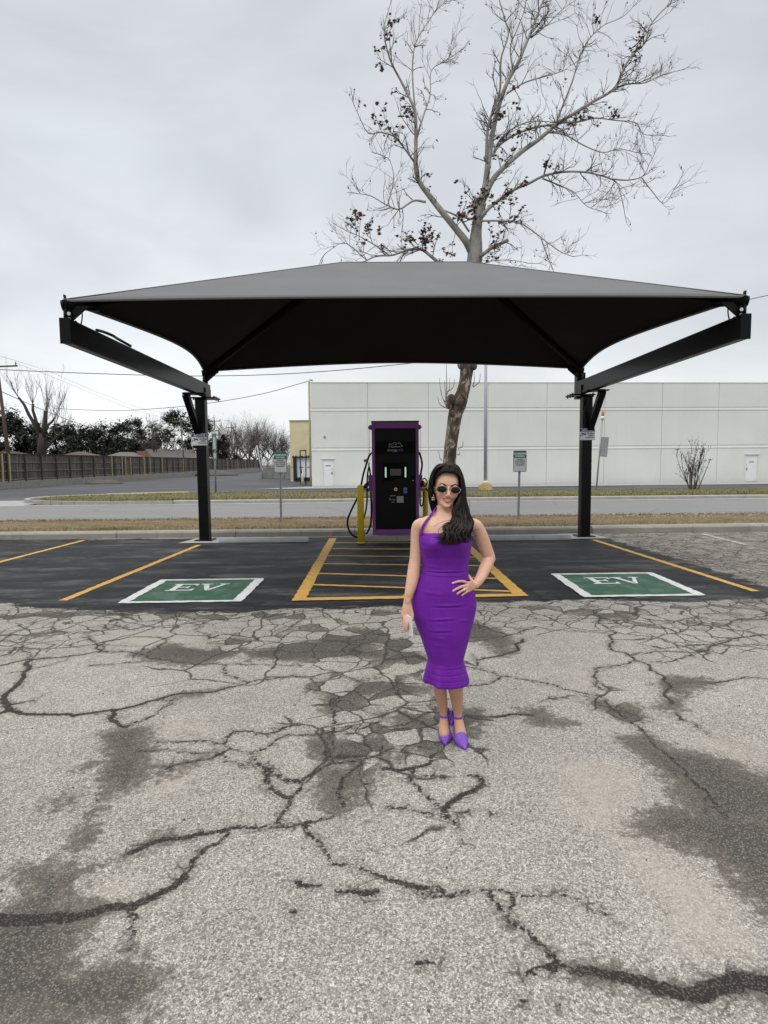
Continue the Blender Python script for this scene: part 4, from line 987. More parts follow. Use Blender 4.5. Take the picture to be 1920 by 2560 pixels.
# ------------------------------------------------------------------ bollards
def bollard(x, y, h, r, label):
    t = thing('bollard', (x, y, 0.004), label, 'bollard', 'yellow bollards guarding the charger')
    b = MB(); k = [(r, 0), (r, h - r)] + [(r * math.cos(a), h - r + r * math.sin(a)) for a in np.linspace(.15, PI / 2 - .05, 7)]
    b.tube([(x, y, .004 + z) for _, z in k], [q for q, _ in k], 24); part(b, 'sleeve', M['bollard'], t)
    b = MB(); b.tube([(x, y, .005), (x, y, .028)], r + .006, 24); part(b, 'base_ring', M['bollard'], t)
bollard(-0.345, 12.45, 1.225, .069, 'yellow bollard in front of the looped cable at the charger')
bollard(1.10, 13.64, 1.24, .060, 'yellow bollard behind the woman at the back corner of the charger')

# ------------------------------------------------------------------ charging station signs on posts
def csign(x, y, zt, lean, label):
    t = thing('charging_sign', (x, y, 0.1), label, 'sign', 'charging station parking signs')
    w, h = .355, .56; zc = zt - h / 2
    b = MB(); b.prism([(-.032, -.01), (-.018, -.01), (-.012, .012), (.012, .012), (.018, -.01), (.032, -.01), (.032, -.006), (.02, -.004), (.015, .018), (-.015, .018), (-.02, -.004), (-.032, -.006)], (x + lean, y + .012, 0.08), XA, (0, 1, 0), (-lean, 0, zt - .12))
    part(b, 'post', M['galv'], t)
    b = MB(); b.prism(rrect(w, h, .04), (x, y - .002, zc), XA, ZA, (0, -.003, 0)); pl = part(b, 'sign_plate', M['sign_face'], t)
    b = MB(); b.prism([p for p in rrect(w - .004, h - .004, .04) if p[1] > .09] + [(-w / 2 + .002, .088), (w / 2 - .002, .088)], (x, y - .0052, zc), XA, ZA, (0, -.0012, 0)); part(b, 'header_band', M['sign_green'], t)
    b = MB(); o = rrect(w - .004, h - .004, .04); i_ = rrect(w - .034, h - .034, .03); n = len(o)
    vs = [Vector((x + p[0], y - .0056, zc + p[1])) for p in o] + [Vector((x + p[0], y - .0056, zc + p[1])) for p in i_]
    fs = [(k, (k + 1) % n, n + (k + 1) % n, n + k) for k in range(n) if o[k][1] < .088 or o[(k + 1) % n][1] < .088]
    b.add(vs, fs, False); part(b, 'border_line', basic('dark_green_ink', (0.03, 0.06, 0.055), 0.6), t)
    zr = zc - .1
    for s_, sz, dz in (('CHARGING', .063, .198), ('STATION', .058, .130)): text(s_, sz, 'lettering', M['ink_white'], t, (0, -.0075, zr + dz), bold=.0010)
    for s_, sz, dz in (('ELECTRIC', .040, .052), ('CAR PARKING', .042, .004), ('ONLY WHILE', .042, -.048), ('CHARGING', .042, -.098)): text(s_, sz, 'lettering', M['ink_black'], t, (0, -.006, zr + dz), bold=.0016)
    b = MB()
    for dz in (-h / 2 + .045, h / 2 - .03): b.tube([(x, y - .006, zc + dz), (x, y - .012, zc + dz)], .010, 10)
    each(b, 'bolt', M['galv'], t)
csign(-2.555, 16.0, 1.995, -.015, 'green and grey charging station sign between the left canopy post and the charger')
csign(3.79, 15.9, 1.97, -.03, 'green and grey charging station sign between the woman and the right canopy post')

# ------------------------------------------------------------------ wheel stops
def wstop(xa, xb, y, label):
    xm = (xa + xb) / 2
    t = thing('wheel_stop', (xm, y, .004), label, 'wheel stop', 'concrete wheel stops at the bay heads'); L = xb - xa
    pr = [(-.085, 0), (-.085, .045), (-.055, .105), (.055, .105), (.085, .045), (.085, 0)]
    b = MB(); r = random.Random(int(xa * 100)); rings = []
    for i in range(13):
        u = i / 12; e = .03 if i in (0, 12) else 0
        rings.append([(xa + L * u, y + p * (1 - e), .004 + max(0, q * (1 - e * 2) + (r.uniform(-.003, .003) if q > .05 else 0))) for p, q in pr])
    b.loft(rings, smooth=False); part(b, 'concrete_block', M['concrete_stop'], t, .006)
    b = MB()
    for u in (.2, .8): b.tube([(xa + L * u, y, .10), (xa + L * u, y, .113)], .022, 12)
    each(b, 'anchor_pin', M['galv'], t)
wstop(-3.38, -1.47, 12.80, 'long pale concrete wheel stop beside the left canopy post')
wstop(2.2, 4.12, 12.72, 'pale concrete wheel stop beside the right canopy post')
# ------------------------------------------------------------------ white warehouse across the road
bw = thing('warehouse', (-4.85, 45.0, 0), 'long white tilt up concrete warehouse with panel joints across the road', 'building', rz=math.atan2(2.3, 38))
BA = bw.rotation_euler.z
def wl(x, y, z): v = Matrix.Rotation(BA, 3, 'Z') @ Vector((x, y, z)); return v + bw.location
def wbox(b, x0, x1, y0, y1, z0, z1): b.box(wl((x0 + x1) / 2, (y0 + y1) / 2, (z0 + z1) / 2), (x1 - x0, y1 - y0, z1 - z0), Matrix.Rotation(BA, 3, 'Z'))
b = MB(); wbox(b, 0.02, 41, .06, 22, -.05, 7.66); part(b, 'wall', M['wall_white'], bw)
d1 = (0.78, 1.66, 2.05); d2 = (33.9, 35.0, 2.12)
jx = [0.0, 4.22] + [4.22 + 4.56 * i for i in range(1, 9)]; jx[-1] = 40.7
rows = [(-.03, 2.87), (2.905, 5.81), (5.845, 7.68)]
b = MB()
for i in range(len(jx) - 1):
    for (za, zc) in rows:
        xa, xb = jx[i] + (.014 if i else 0), jx[i + 1] - .014
        if za < 0 and xa < d1[0] < xb or za < 0 and xa < d2[0] < xb:
            dd = d1 if xa < d1[0] < xb else d2
            wbox(b, xa, dd[0], 0, .06, za, zc); wbox(b, dd[1], xb, 0, .06, za, zc); wbox(b, dd[0], dd[1], 0, .06, dd[2], zc)
            ztop = zc
        else: wbox(b, xa, xb, 0, .06, za, zc)
        if zc < 7:                                   # chamfered reveal that catches the sky under each joint
            p = [(0, zc - .17), (.0, zc - .16)]
            b.add([wl(xa, -.004, zc - .19), wl(xb, -.004, zc - .19), wl(xb, -.03, zc - .20), wl(xa, -.03, zc - .20), wl(xa, -.03, zc - .13), wl(xb, -.03, zc - .13), wl(xb, -.002, zc - .10), wl(xa, -.002, zc - .10)],
                  [(3, 2, 5, 4), (4, 5, 6, 7), (0, 1, 2, 3)], False)
part(b, 'wall_panels', M['wall_white'], bw)
b = MB(); wbox(b, -.02, 41, -.03, .5, 7.685, 7.73); part(b, 'coping', M['wall_white'], bw)
for dd, side in ((d1, 1), (d2, -1)):
    b = MB(); wbox(b, dd[0], dd[0] + .07, -.03, .055, 0, dd[2]); wbox(b, dd[1] - .07, dd[1], -.03, .055, 0, dd[2]); wbox(b, dd[0] + .07, dd[1] - .07, -.03, .055, dd[2] - .07, dd[2])
    wbox(b, dd[0] - .05, dd[1] + .05, -.08, -.005, dd[2] + .005, dd[2] + .06)
    fr = part(b, 'door_frame', M['wall_white'], bw)
    b = MB(); wbox(b, dd[0] + .075, dd[1] - .075, .015, .05, 0.02, dd[2] - .075); do = part(b, 'door', M['door_white'], bw)
    hx = dd[1] - .17 if side > 0 else dd[0] + .17
    b = MB(); wbox(b, hx - .03, hx + .03, -.02, .014, .92, 1.12); wbox(b, hx - .07, hx + .07, -.05, -.021, 1.0, 1.03); wbox(b, hx - .03, hx + .03, -.01, .014, 1.28, 1.36); part(b, 'handle', M['galv'], do)
    b = MB(); wbox(b, (dd[0] + dd[1]) / 2 - .2, (dd[0] + dd[1]) / 2 + .2, .008, .0145, 1.52, 1.58); part(b, 'door_plaque', M['ink_black'], do)
b = MB(); b.tube([wl(-.10, .10, 0), wl(-.10, .10, 7.75), wl(-.02, .35, 7.95), wl(.12, .6, 7.93)], .075, 8); part(b, 'downpipe', M['pipe_tan'], bw)
b = MB(); b.tube([wl(1.0, -.001, 3.7), wl(1.0, -.05, 3.7)], .09, 10); part(b, 'vent', M['galv'], bw)

# cream building with a loading dock behind it
yb = thing('dock_building', (-8.6, 60.0, 0), 'cream stucco building with a white loading dock door beside the warehouse', 'building')
b = MB(); b.b2(-8.6, 8, 60, 80, -.05, 5.98); part(b, 'wall', M['yellow_dock'], yb)
b = MB(); b.b2(-8.65, 8, 59.9, 60.3, 5.985, 6.05); part(b, 'coping', M['pipe_tan'], yb)
b = MB(); b.b2(-8.6, -8.26, 59.97, 59.998, 1.40, 1.48); part(b, 'band', M['pipe_tan'], yb)
b = MB(); b.b2(-8.25, -5.3, 59.90, 59.99, 0.05, 2.36); b.b2(-8.25, -7.98, 59.5, 59.895, 0.05, 2.34); b.b2(-8.35, -5.2, 59.6, 59.99, 2.37, 2.46); part(b, 'dock_seal', M['dark_gap'], yb)
b = MB(); b.b2(-7.95, -5.6, 59.86, 59.895, 0.40, 2.33); dr = part(b, 'dock_door', M['dock_white'], yb)
b = MB(); b.b2(-7.7, -7.3, 59.84, 59.858, 1.36, 1.44); b.b2(-6.9, -6.5, 59.84, 59.858, 1.36, 1.44); each(b, 'door_slot', M['ink_black'], dr)
b = MB(); b.b2(-7.9, -7.25, 59.5, 59.85, 0.05, .39); b.b2(-6.9, -6.2, 59.5, 59.85, 0.05, .39); each(b, 'dock_bumper', M['dark_gap'], yb)
b = MB()
for i in range(9): b.ell((-8.2 + i * .3 + random.uniform(-.1, .1), 59.7, 2.50), (.10, .07, .06), None, 6, 4)
each(b, 'birds_nest', M['dirt'], yb)

gp = thing('pipe_rack', (-6.1, 49.5, 0), 'pair of tall dark pipe posts standing before the loading dock', 'post')
b = MB()
for x in (-6.25, -5.85): b.tube([(x, 49.5, -.02), (x + (.05 if x > -6 else -.03), 49.5, 2.85)], .045, 8)
b.tube([(-6.28, 49.5, 2.78), (-5.8, 49.5, 2.83)], .04, 8); part(b, 'pipe_frame', M['rubber'], gp)
b = MB(); b.tube([(-6.24, 49.45, 1.4), (-6.12, 49.4, .5), (-6.05, 49.4, 0.0)], .05, 6); part(b, 'cable', M['rubber'], gp)
for (x, y, h, lb) in ((-5.75, 46.6, 1.0, 'cream bollard before the loading dock by the warehouse corner'), (-14.1, 74.0, 1.25, 'cream bollard by the chain link gate post')):
    t = thing('bollard', (x, y, 0), lb, 'bollard', 'cream bollards across the road')
    b = MB(); b.tube([(x, y, -.02), (x, y, h - .06), (x, y, h)], [.115, .115, .06], 12); part(b, 'pipe', M['cream_paint'], t)
# chain link fence and gate
cf = thing('chain_link_fence', (-11, 72, 0), 'chain link fence and gate between the drive and the cream building', 'fence')
b = MB(); A = Vector((-14.2, 74.5, 0)); B_ = Vector((-8.7, 66, 0)); dv = (B_ - A)
for i in range(4): q = A + dv * (i / 3); b.tube([q, q + Vector((0, 0, 2.55))], .045, 6)
for z in (.15, 1.3, 2.45): b.tube([A + Vector((0, 0, z)), B_ + Vector((0, 0, z))], .03, 5)
part(b, 'fence_frame', M['galv'], cf)
b = MB(); L = dv.length; k = int(L / .20)
for i in range(-13, k):
    for sg in (1, -1):
        u0, u1 = i * .20, i * .20 + 2.3
        if sg < 0: z0, z1 = 2.45, .15
        else: z0, z1 = .15, 2.45
        a0, a1 = max(0, u0), min(L, u1)
        if a1 <= a0: continue
        f0, f1 = (a0 - u0) / 2.3, (a1 - u0) / 2.3
        b.tube([A + dv * (a0 / L) + Vector((0, 0, z0 + (z1 - z0) * f0)), A + dv * (a1 / L) + Vector((0, 0, z0 + (z1 - z0) * f1))], .010, 3, False)
part(b, 'wire_mesh', M['galv'], cf)
lp_ = thing('gate_post', (-14.0, 72.5, 0), 'tall leaning grey gate post beside the chain link fence', 'post')
b = MB(); b.tube([(-13.7, 72.5, 0), (-14.35, 72.5, 4.0)], .085, 8); part(b, 'pipe', M['pole_grey'], lp_)
t = tag(None or MB().b2(-14.2, -8.65, 75.2, 75.5, -.05, 1.15).build('retaining_wall', M['retaining']), 'low concrete ramp wall behind the chain link fence', 'wall')

# ------------------------------------------------------------------ lamp post
lp = thing('light_pole', (6.71, 37.1, 0), 'grey steel light pole on a yellow concrete base across the road', 'light pole')
b = MB(); b.tube([(6.71, 37.1, .5), (6.71, 37.1, 11.5)], [.105, .075], 14); part(b, 'pole', M['pole_grey'], lp)
b = MB(); b.prism([(-.36, 0), (.36, 0), (.36, .30), (.28, .40), (-.28, .40), (-.36, .30)], (6.71, 36.75, -.02), XA, ZA, (0, .7, 0)); part(b, 'concrete_base', basic('ochre_base', (0.52, 0.37, 0.16), 0.7, 0, 0.25, 3), lp, .02)
b = MB(); b.tube([(6.71, 37.1, .382), (6.71, 37.1, .50), (6.71, 37.1, .56)], [.20, .20, .13], 12); part(b, 'base_cover', M['cream_paint'], lp)
b = MB(); b.b2(6.3, 7.1, 36.9, 37.3, 11.5, 11.68); part(b, 'lamp_head', M['pole_grey'], lp)
# leaning sign post
sp = thing('sign_post', (12.48, 34.0, 0), 'leaning grey street sign post with an orange and white top', 'sign post')
b = MB(); q0, q1 = Vector((12.48, 34, 0)), Vector((12.75, 34, 4.05)); b.tube([q0, q1], .045, 8); part(b, 'post', M['galv'], sp)
b = MB(); b.tube([q1, q1 + Vector((.012, 0, .18))], .09, 10); part(b, 'white_collar', M['white_plastic'], sp)
b = MB(); b.tube([q1 + Vector((.012, 0, .185)), q1 + Vector((.04, 0, .52))], [.075, .055], 10); part(b, 'orange_marker', M['orange'], sp)
b = MB(); b.beam((12.84, 34.0, 1.95), (12.93, 34.0, 3.05), .10, .40, Vector((1, 0, 0))); part(b, 'sign_plate', M['galv'], sp)
b = MB(); b.box((12.48, 34, .03), (.5, .4, .06)); part(b, 'footing', M['gutter'], sp)
# street sign at the island
ss = thing('street_sign', (-9.70, 36.2, 0), 'narrow edge-on green street sign on a grey post on the grass island', 'sign post')
b = MB(); b.tube([(-9.70, 36.2, 0), (-9.66, 36.2, 3.75)], .05, 8); part(b, 'post', M['galv'], ss)
b = MB(); b.b2(-9.80, -9.53, 36.12, 36.145, 2.55, 3.55); b.b2(-9.79, -9.54, 36.12, 36.145, 2.0, 2.46); pl = each(b, 'sign_plate', M['sign_dull'], ss)[0]
b = MB(); b.b2(-9.74, -9.60, 36.105, 36.118, 2.62, 3.35); b.b2(-9.73, -9.60, 36.105, 36.118, 2.08, 2.38); each(b, 'sign_panel', M['sign_face'], pl)

# ------------------------------------------------------------------ shrub with bare stems and seed heads
def grow(b, p, d, L, r, depth, rr, spread=.5, up=.15, tips=None, nseg=4, sides=4, ratio=.68, kids=(2, 3), gnarl=.18):
    pts = [Vector(p)]; d = Vector(d).normalized(); q = Vector(p)
    for i in range(nseg):
        d = (d + Vector((rr.uniform(-1, 1), rr.uniform(-1, 1), rr.uniform(-1, 1))) * gnarl + Vector((0, 0, up * .3))).normalized()
        q = q + d * (L / nseg); pts.append(q.copy())
    b.tube(pts, [r * (1 - .5 * i / nseg) for i in range(nseg + 1)], sides, False)
    if tips is not None: tips.append((q.copy(), d.copy()))
    if depth <= 0: return
    for i in range(rr.randint(*kids)):
        k = rr.randint(1, nseg); a, c = frame(d); t = rr.uniform(0, 2 * PI)
        nd = (d + (a * math.cos(t) + c * math.sin(t)) * spread * rr.uniform(.6, 1.4) + Vector((0, 0, up))).normalized()
        grow(b, pts[k], nd, L * ratio * rr.uniform(.7, 1.2), max(r * .55, .004), depth - 1, rr, spread, up, tips, max(2, nseg - 1), max(3, sides - 1), ratio, kids, gnarl)
def leaf_cloud(b, pts, n, rad, size, rr, flat=.6):
    for (p, d) in pts:
        for _ in range(n):
            q = p + Vector((rr.gauss(0, rad), rr.gauss(0, rad), rr.gauss(0, rad * .8))); s = size * rr.uniform(.6, 1.3)
            a = Vector((rr.uniform(-1, 1), rr.uniform(-1, 1), rr.uniform(-flat, flat))).normalized(); c, e = frame(a)
            b.add([q - a * s, q + c * s * .45, q + a * s, q - c * s * .45 + e * s * .25], [(0, 1, 2), (0, 2, 3)], False)
sh = thing('shrub', (17.5, 33.0, 0), 'bare many stemmed shrub with seed heads on the far verge', 'shrub')
rr = random.Random(21); b = MB(); tips = []
for i in range(11):
    a = (i - 5) / 5; grow(b, (17.5 + a * .22, 33 + rr.uniform(-.15, .15), .05), (a * .40 + rr.uniform(-.06, .06), rr.uniform(-.25, .25), 1), 1.35 + rr.uniform(-.2, .25), .032, 3, rr, .42, .25, tips, 4, 5, .55, (2, 3), .1)
part(b, 'stems', M['twig_brown'], sh)
b = MB(); leaf_cloud(b, [q for q in tips if q[0].z > 1.0], 2, .05, .055, rr); part(b, 'seed_heads', M['leaf_shrub'], sh)

# ------------------------------------------------------------------ fence along the drive
FX = -29.3
wf = thing('wooden_fence', (FX, 38, 0), 'long weathered wooden fence on a stained concrete wall along the drive', 'fence')
rt = tag(MB().b2(FX - .15, FX + .15, 37, 152, -.1, .62).build('retaining_wall', M['retaining']), 'long stained concrete wall under the wooden fence', 'wall')
ztop = lambda y: 2.72 + (y - 47) / 104 * .28; zbt = lambda y: .52 + (y - 47) / 104 * .5
rt.data.vertices.foreach_get  # wall top rises gently with the drive
for v in rt.data.vertices:
    if v.co.z > 0: v.co.z = zbt(v.co.y)
b = MB(); rr = random.Random(4); y = 37.0
while y < 152:
    w = rr.uniform(.13, .15); zt_ = ztop(y) + rr.uniform(-.03, .02)
    b.b2(FX - .012 + rr.uniform(-.008, .008), FX + .010, y, y + w - .006, zbt(y) + .03, zt_); y += w
part(b, 'pickets', M['picket'], wf)
for f in (.05, .36, .68):
    b = MB(); b.beam((FX + .045, 37, zbt(37) + (ztop(37) - zbt(37)) * f + .04), (FX + .045, 152, zbt(152) + (ztop(152) - zbt(152)) * f + .04), .05, .09); part(b, 'rail', M['rail'], wf)
b = MB(); b.beam((FX + .03, 37, ztop(37) + .02), (FX + .03, 152, ztop(152) + .02), .16, .05); part(b, 'cap_board', M['wood_post'], wf)
newp = {41.0, 45.3}; i = 0; y = 38.2
while y < 151.5:
    b = MB(); b.b2(FX + .072, FX + .165, y, y + .10, zbt(y) - .06, ztop(y) - .02)
    part(b, 'post', M['wood_post'], wf); i += 1; y += 2.42 if y < 100 else 3.2
rr = random.Random(9)
for y in (46.6, 47.5, 66.0, 68.7, 69.6, 71.1, 75.2, 77.2, 81.5, 90.5, 104, 117, 126, 133, 139, 145):
    b = MB(); b.b2(FX + .075, FX + .17, y + .6, y + .72, zbt(y) - .06, ztop(y) - .02); part(b, 'new_post', M['wood_new'], wf)
def mound(x, y, r, h, lb):
    rr = random.Random(int(y)); b = MB(); rings = []
    for k in range(6):
        f = k / 5; rings.append([(x + math.cos(t) * r * (1 - f) * (1 + rr.uniform(-.15, .15)) * 1.5, y + math.sin(t) * r * (1 - f), h * (1 - (1 - f) ** 2) + rr.uniform(-.03, .03) - .03) for t in np.linspace(0, 2 * PI, 14, endpoint=False)])
    b.loft(rings); tag(b.build('soil_heap', M['dirt']), lb, 'soil heap')
mound(-26.5, 58.5, 1.3, .42, 'small dark soil heap at the foot of the concrete wall, nearer one')
mound(-27.0, 99.0, 3.0, 1.0, 'grey soil heap at the far end of the concrete wall')

# ------------------------------------------------------------------ houses behind the fence
def house(x, y, w, d, he, hr, roofm, label, gable='x', chim=None, rz=0):
    t = thing('house', (x, y, 0), label, 'house', rz=rz)
    rot = Matrix.Rotation(rz, 3, 'Z'); T = lambda p: rot @ Vector(p) + Vector((x, y, 0))
    b = MB(); b.add([T(p) for p in [(-w / 2, -d / 2, 0), (w / 2, -d / 2, 0), (w / 2, d / 2, 0), (-w / 2, d / 2, 0), (-w / 2, -d / 2, he), (w / 2, -d / 2, he), (w / 2, d / 2, he), (-w / 2, d / 2, he)]],
                    [(0, 1, 5, 4), (1, 2, 6, 5), (2, 3, 7, 6), (3, 0, 4, 7)], False)
    if gable == 'y': b.add([T(p) for p in [(-w / 2, -d / 2, he), (w / 2, -d / 2, he), (0, -d / 2, hr), (-w / 2, d / 2, he), (w / 2, d / 2, he), (0, d / 2, hr)]], [(0, 1, 2), (4, 3, 5)], False)
    part(b, 'wall', M['siding'], t)
    b = MB(); o = .5; e = he - .12; k = .14
    if gable == 'y':
        for s in (-1, 1):
            b.add([T(p) for p in [(s * (w / 2 + o), -d / 2 - o, e), (s * (w / 2 + o), d / 2 + o, e), (0, d / 2 + o, hr + .1), (0, -d / 2 - o, hr + .1), (s * (w / 2 + o), -d / 2 - o, e - k), (s * (w / 2 + o), d / 2 + o, e - k), (0, d / 2 + o, hr + .1 - k), (0, -d / 2 - o, hr + .1 - k)]],
                  [(0, 1, 2, 3), (7, 6, 5, 4), (0, 3, 7, 4), (1, 0, 4, 5), (2, 1, 5, 6)], False)
    else:
        q = min(w, d) / 2 + o
        b.add([T(p) for p in [(-w / 2 - o, -d / 2 - o, e), (w / 2 + o, -d / 2 - o, e), (w / 2 + o, d / 2 + o, e), (-w / 2 - o, d / 2 + o, e), (-w / 2 - o + q, 0, hr), (w / 2 + o - q, 0, hr)]],
              [(0, 1, 5, 4), (1, 2, 5), (2, 3, 4, 5), (3, 0, 4), (3, 2, 1, 0)], False)
    rf = part(b, 'roof', roofm, t)
    if chim:
        b = MB(); c = T(chim); b.box((c.x, c.y, c.z), (1.3, .9, 1.5)); cm = part(b, 'chimney', M['brick'], rf)
    return t
house(-44, 70, 11, 9, 2.5, 3.75, M['roof_brown'], 'low house with a reddish roof at the far left behind the fence', rz=.1)
house(-41, 84, 9, 8, 2.3, 3.75, M['roof_brown'], 'low brown roofed house behind the bare pollarded tree', rz=-.05)
house(-40.5, 98, 10, 8, 2.4, 3.95, M['roof_grey'], 'grey roofed house with a red brick chimney behind the fence', chim=(2.6, -1.0, 3.3), rz=.25)
house(-41.0, 120, 10, 8.5, 2.4, 4.8, M['roof_grey'], 'gabled grey roofed house behind the left canopy post', gable='y', rz=-.85)

# ------------------------------------------------------------------ evergreen trees behind the houses
def evergreen(x, y, w, h, seed, dark, label, base=.5, dens=1.0):
    rr = random.Random(seed); t = thing('evergreen_tree', (x, y, 0), label, 'tree', 'evergreen trees behind the fence'); w *= 1.2; h *= 1.04
    b = MB(); tips = []
    for k in range(3): grow(b, (x + rr.uniform(-.3, .3), y, 0), (rr.uniform(-.3, .3), rr.uniform(-.3, .3), 1), h * .5, .16, 2, rr, .7, .2, None, 4, 5, .6)
    part(b, 'trunk', M['bark_dark'], t)
    b = MB(); cl = []
    for k in range(int(46 * dens)):
        a = rr.uniform(0, 2 * PI); u = rr.random() ** .5; ph = rr.uniform(0.0, 1)
        zz_ = base + (h - base) * ph; wd = w / 2 * math.sin(PI * (0.22 + 0.70 * ph)) ** .6
        cl.append((Vector((x + math.cos(a) * wd * u, y + math.sin(a) * wd * u * .8, zz_ - .3)), rr.uniform(.5, 1.0) * w * .15))
    for c, r in cl:
        for _ in range(int(165)):
            v = Vector((rr.gauss(0, 1), rr.gauss(0, 1), rr.gauss(0, .8))).normalized() * r * rr.uniform(.55, 1.1); q = c + v; s = rr.uniform(.11, .23)
            a = Vector((rr.uniform(-1, 1), rr.uniform(-1, 1), rr.uniform(-.6, .6))).normalized(); e, f = frame(a)
            b.add([q - a * s, q + e * s * .6, q + a * s, q - e * s * .6 + f * s * .3], [(0, 1, 2), (0, 2, 3)], False)
    for c, r in cl:                              # inner, larger sprays that close the crown
        for _ in range(46):
            q = c + Vector((rr.gauss(0, 1), rr.gauss(0, 1), rr.gauss(0, .8))).normalized() * r * rr.uniform(0, .75); s = rr.uniform(.25, .42)
            a = Vector((rr.uniform(-1, 1), rr.uniform(-1, 1), rr.uniform(-.8, .8))).normalized(); e, f = frame(a)
            b.add([q - a * s, q + e * s * .7, q + a * s, q - e * s * .7], [(0, 1, 2, 3)], False)
    part(b, 'crown', M['leaf_dark'] if dark else M['leaf_olive'], t)
pl = lambda px, Y: (px - 943) / 1500 * Y
for i, (px, Y, w, h, dk, lb) in enumerate([
    (-25, 72, 8, 9.2, 1, 'dark evergreen tree at the left edge behind the wooden pole'), (62, 78, 7.5, 7.6, 1, 'dark low evergreen tree between the wooden pole and the pollarded tree'),
    (150, 118, 9, 8.0, 0, 'low olive evergreen right beside the pollarded tree'), (190, 120, 10, 9.6, 0, 'rounded olive evergreen over the low brown roof'), (238, 126, 10, 9.2, 1, 'second dark evergreen to the right of the pollarded tree'),
    (292, 122, 10, 10.4, 1, 'tallest dark evergreen left of the chimney'), (334, 128, 8.5, 11.0, 0, 'pointed olive evergreen above the red chimney'),
    (440, 124, 11.5, 12.0, 1, 'tall dark evergreen directly left of the left canopy post'), (512, 136, 10, 11.6, 1, 'dark evergreen just right of the left canopy post'), (550, 140, 8, 7.2, 1, 'low dark evergreen right of the narrow street sign'),
    (370, 135, 9, 7.0, 0, 'low olive evergreen under the bare grey tree'), (270, 140, 12, 7.5, 1, 'wide low dark evergreen far behind the roofs')]):
    evergreen(pl(px, Y), Y, w, h, 50 + i, dk, lb)
# bare trees
def bare(x, y, h, seed, label, spread=.55, n=5, kids=(3, 4), mat='bark_grey', r0=.22, ratio=.66):
    rr = random.Random(seed); t = thing('bare_tree', (x, y, 0), label, 'tree', 'leafless trees behind the fence')
    b = MB(); b.tube([(x, y, 0), (x + .1, y, h * .25)], [r0, r0 * .8], 7); part(b, 'trunk', M['bark_dark'], t)
    b = MB()
    for k in range(n):
        a = 2 * PI * k / n + rr.uniform(-.4, .4); grow(b, (x + .1, y, h * .22), (math.cos(a) * spread, math.sin(a) * spread, 1), h * .42, r0 * .55, 4, rr, .5, .12, None, 4, 5, ratio, kids, .16)
    part(b, 'branches', M[mat], t)
bare(pl(397, 119), 119, 10.5, 2, 'grey leafless tree behind the gabled house roof', .7, 7)
bare(pl(588, 165), 165, 12.5, 3, 'wide leafless tree behind the distant fence, nearest the street sign', .75, 8)
bare(pl(625, 172), 172, 13.5, 4, 'leafless tree among the distant utility poles', .7, 8)
bare(pl(655, 180), 180, 14.0, 5, 'tall leafless tree left of the charging sign', .6, 7)
bare(pl(690, 190), 190, 13.0, 6, 'leafless tree above the charging sign', .7, 7)
bare(pl(714, 200), 200, 11.5, 8, 'leafless tree beside the cream building', .7, 7)
bare(pl(560, 150), 150, 7.5, 9, 'low leafless tree behind the far end of the fence', .8, 7)
for i, (px, Y, h, lb) in enumerate([(572, 158, 12.0, 'leafless tree just right of the narrow street sign'), (606, 168, 13.0, 'leafless tree between two distant utility poles'), (640, 176, 13.8, 'leafless tree behind the dark short armed pole'), (672, 186, 12.5, 'leafless tree left of the green charging sign top'), (702, 195, 12.0, 'leafless tree right behind the charging sign')]):
    bare(pl(px, Y), Y, h, 90 + i, lb, .8, 8)
hw = MB(); rr = random.Random(77)
for i in range(9000):
    x = rr.uniform(-70, -18); y = rr.uniform(168, 215); z = abs(rr.gauss(0, 2.6)); s = rr.uniform(.2, .5)
    a = Vector((rr.uniform(-1, 1), rr.uniform(-1, 1), rr.uniform(-1, 1))).normalized(); e, f = frame(a); q = Vector((x, y, z))
    hw.add([q - a * s, q + e * s * .3, q + a * s], [(0, 1, 2)], False)
stuff(hw, 'undergrowth', M['twig_brown'])
# pollarded tree
pt = thing('pollarded_tree', (pl(103, 66), 66, 0), 'big pollarded tree with sawn limbs and thin new shoots behind the fence', 'tree')
f5 = lambda x, y: P(x / 3.19, 860 + y / 3.19, 66)
rr = random.Random(5); b = MB(); sh_ = MB()
limbs = [([(330, 920), (332, 800), (338, 715)], .50, .42), ([(325, 760), (285, 655), (230, 560), (190, 485), (155, 425)], .24, .12), ([(318, 720), (290, 600), (270, 530), (262, 478)], .19, .13), ([(348, 740), (364, 650), (368, 580), (366, 535)], .27, .19),
         ([(350, 730), (385, 655), (415, 610), (435, 580)], .16, .08), ([(350, 790), (385, 730), (445, 660)], .12, .07), ([(350, 850), (400, 790), (470, 730), (515, 690)], .17, .09)]
for pts, ra, rb in limbs:
    q = [f5(*p) + Vector((0, rr.uniform(-.2, .2) * (i > 0), 0)) for i, p in enumerate(pts)]
    b.tube(q, list(np.linspace(ra, rb, len(q))), 8)
    if ra < .7:
        for k in range(11 if rb > .15 else 6):
            m = rr.choice(q[-3:]) if k > 5 else q[-1]; d = (q[-1] - q[-2]).normalized()
            grow(sh_, m, d * .5 + Vector((rr.uniform(-.6, .6), rr.uniform(-.4, .4), rr.uniform(.5, 1.2))), rr.uniform(1.4, 3.4), .026, 3, rr, .42, .22, None, 5, 4, .55, (2, 3), .13)
part(b, 'trunk', M['bark_dark'], pt); part(sh_, 'shoots', M['bark_grey'], pt)

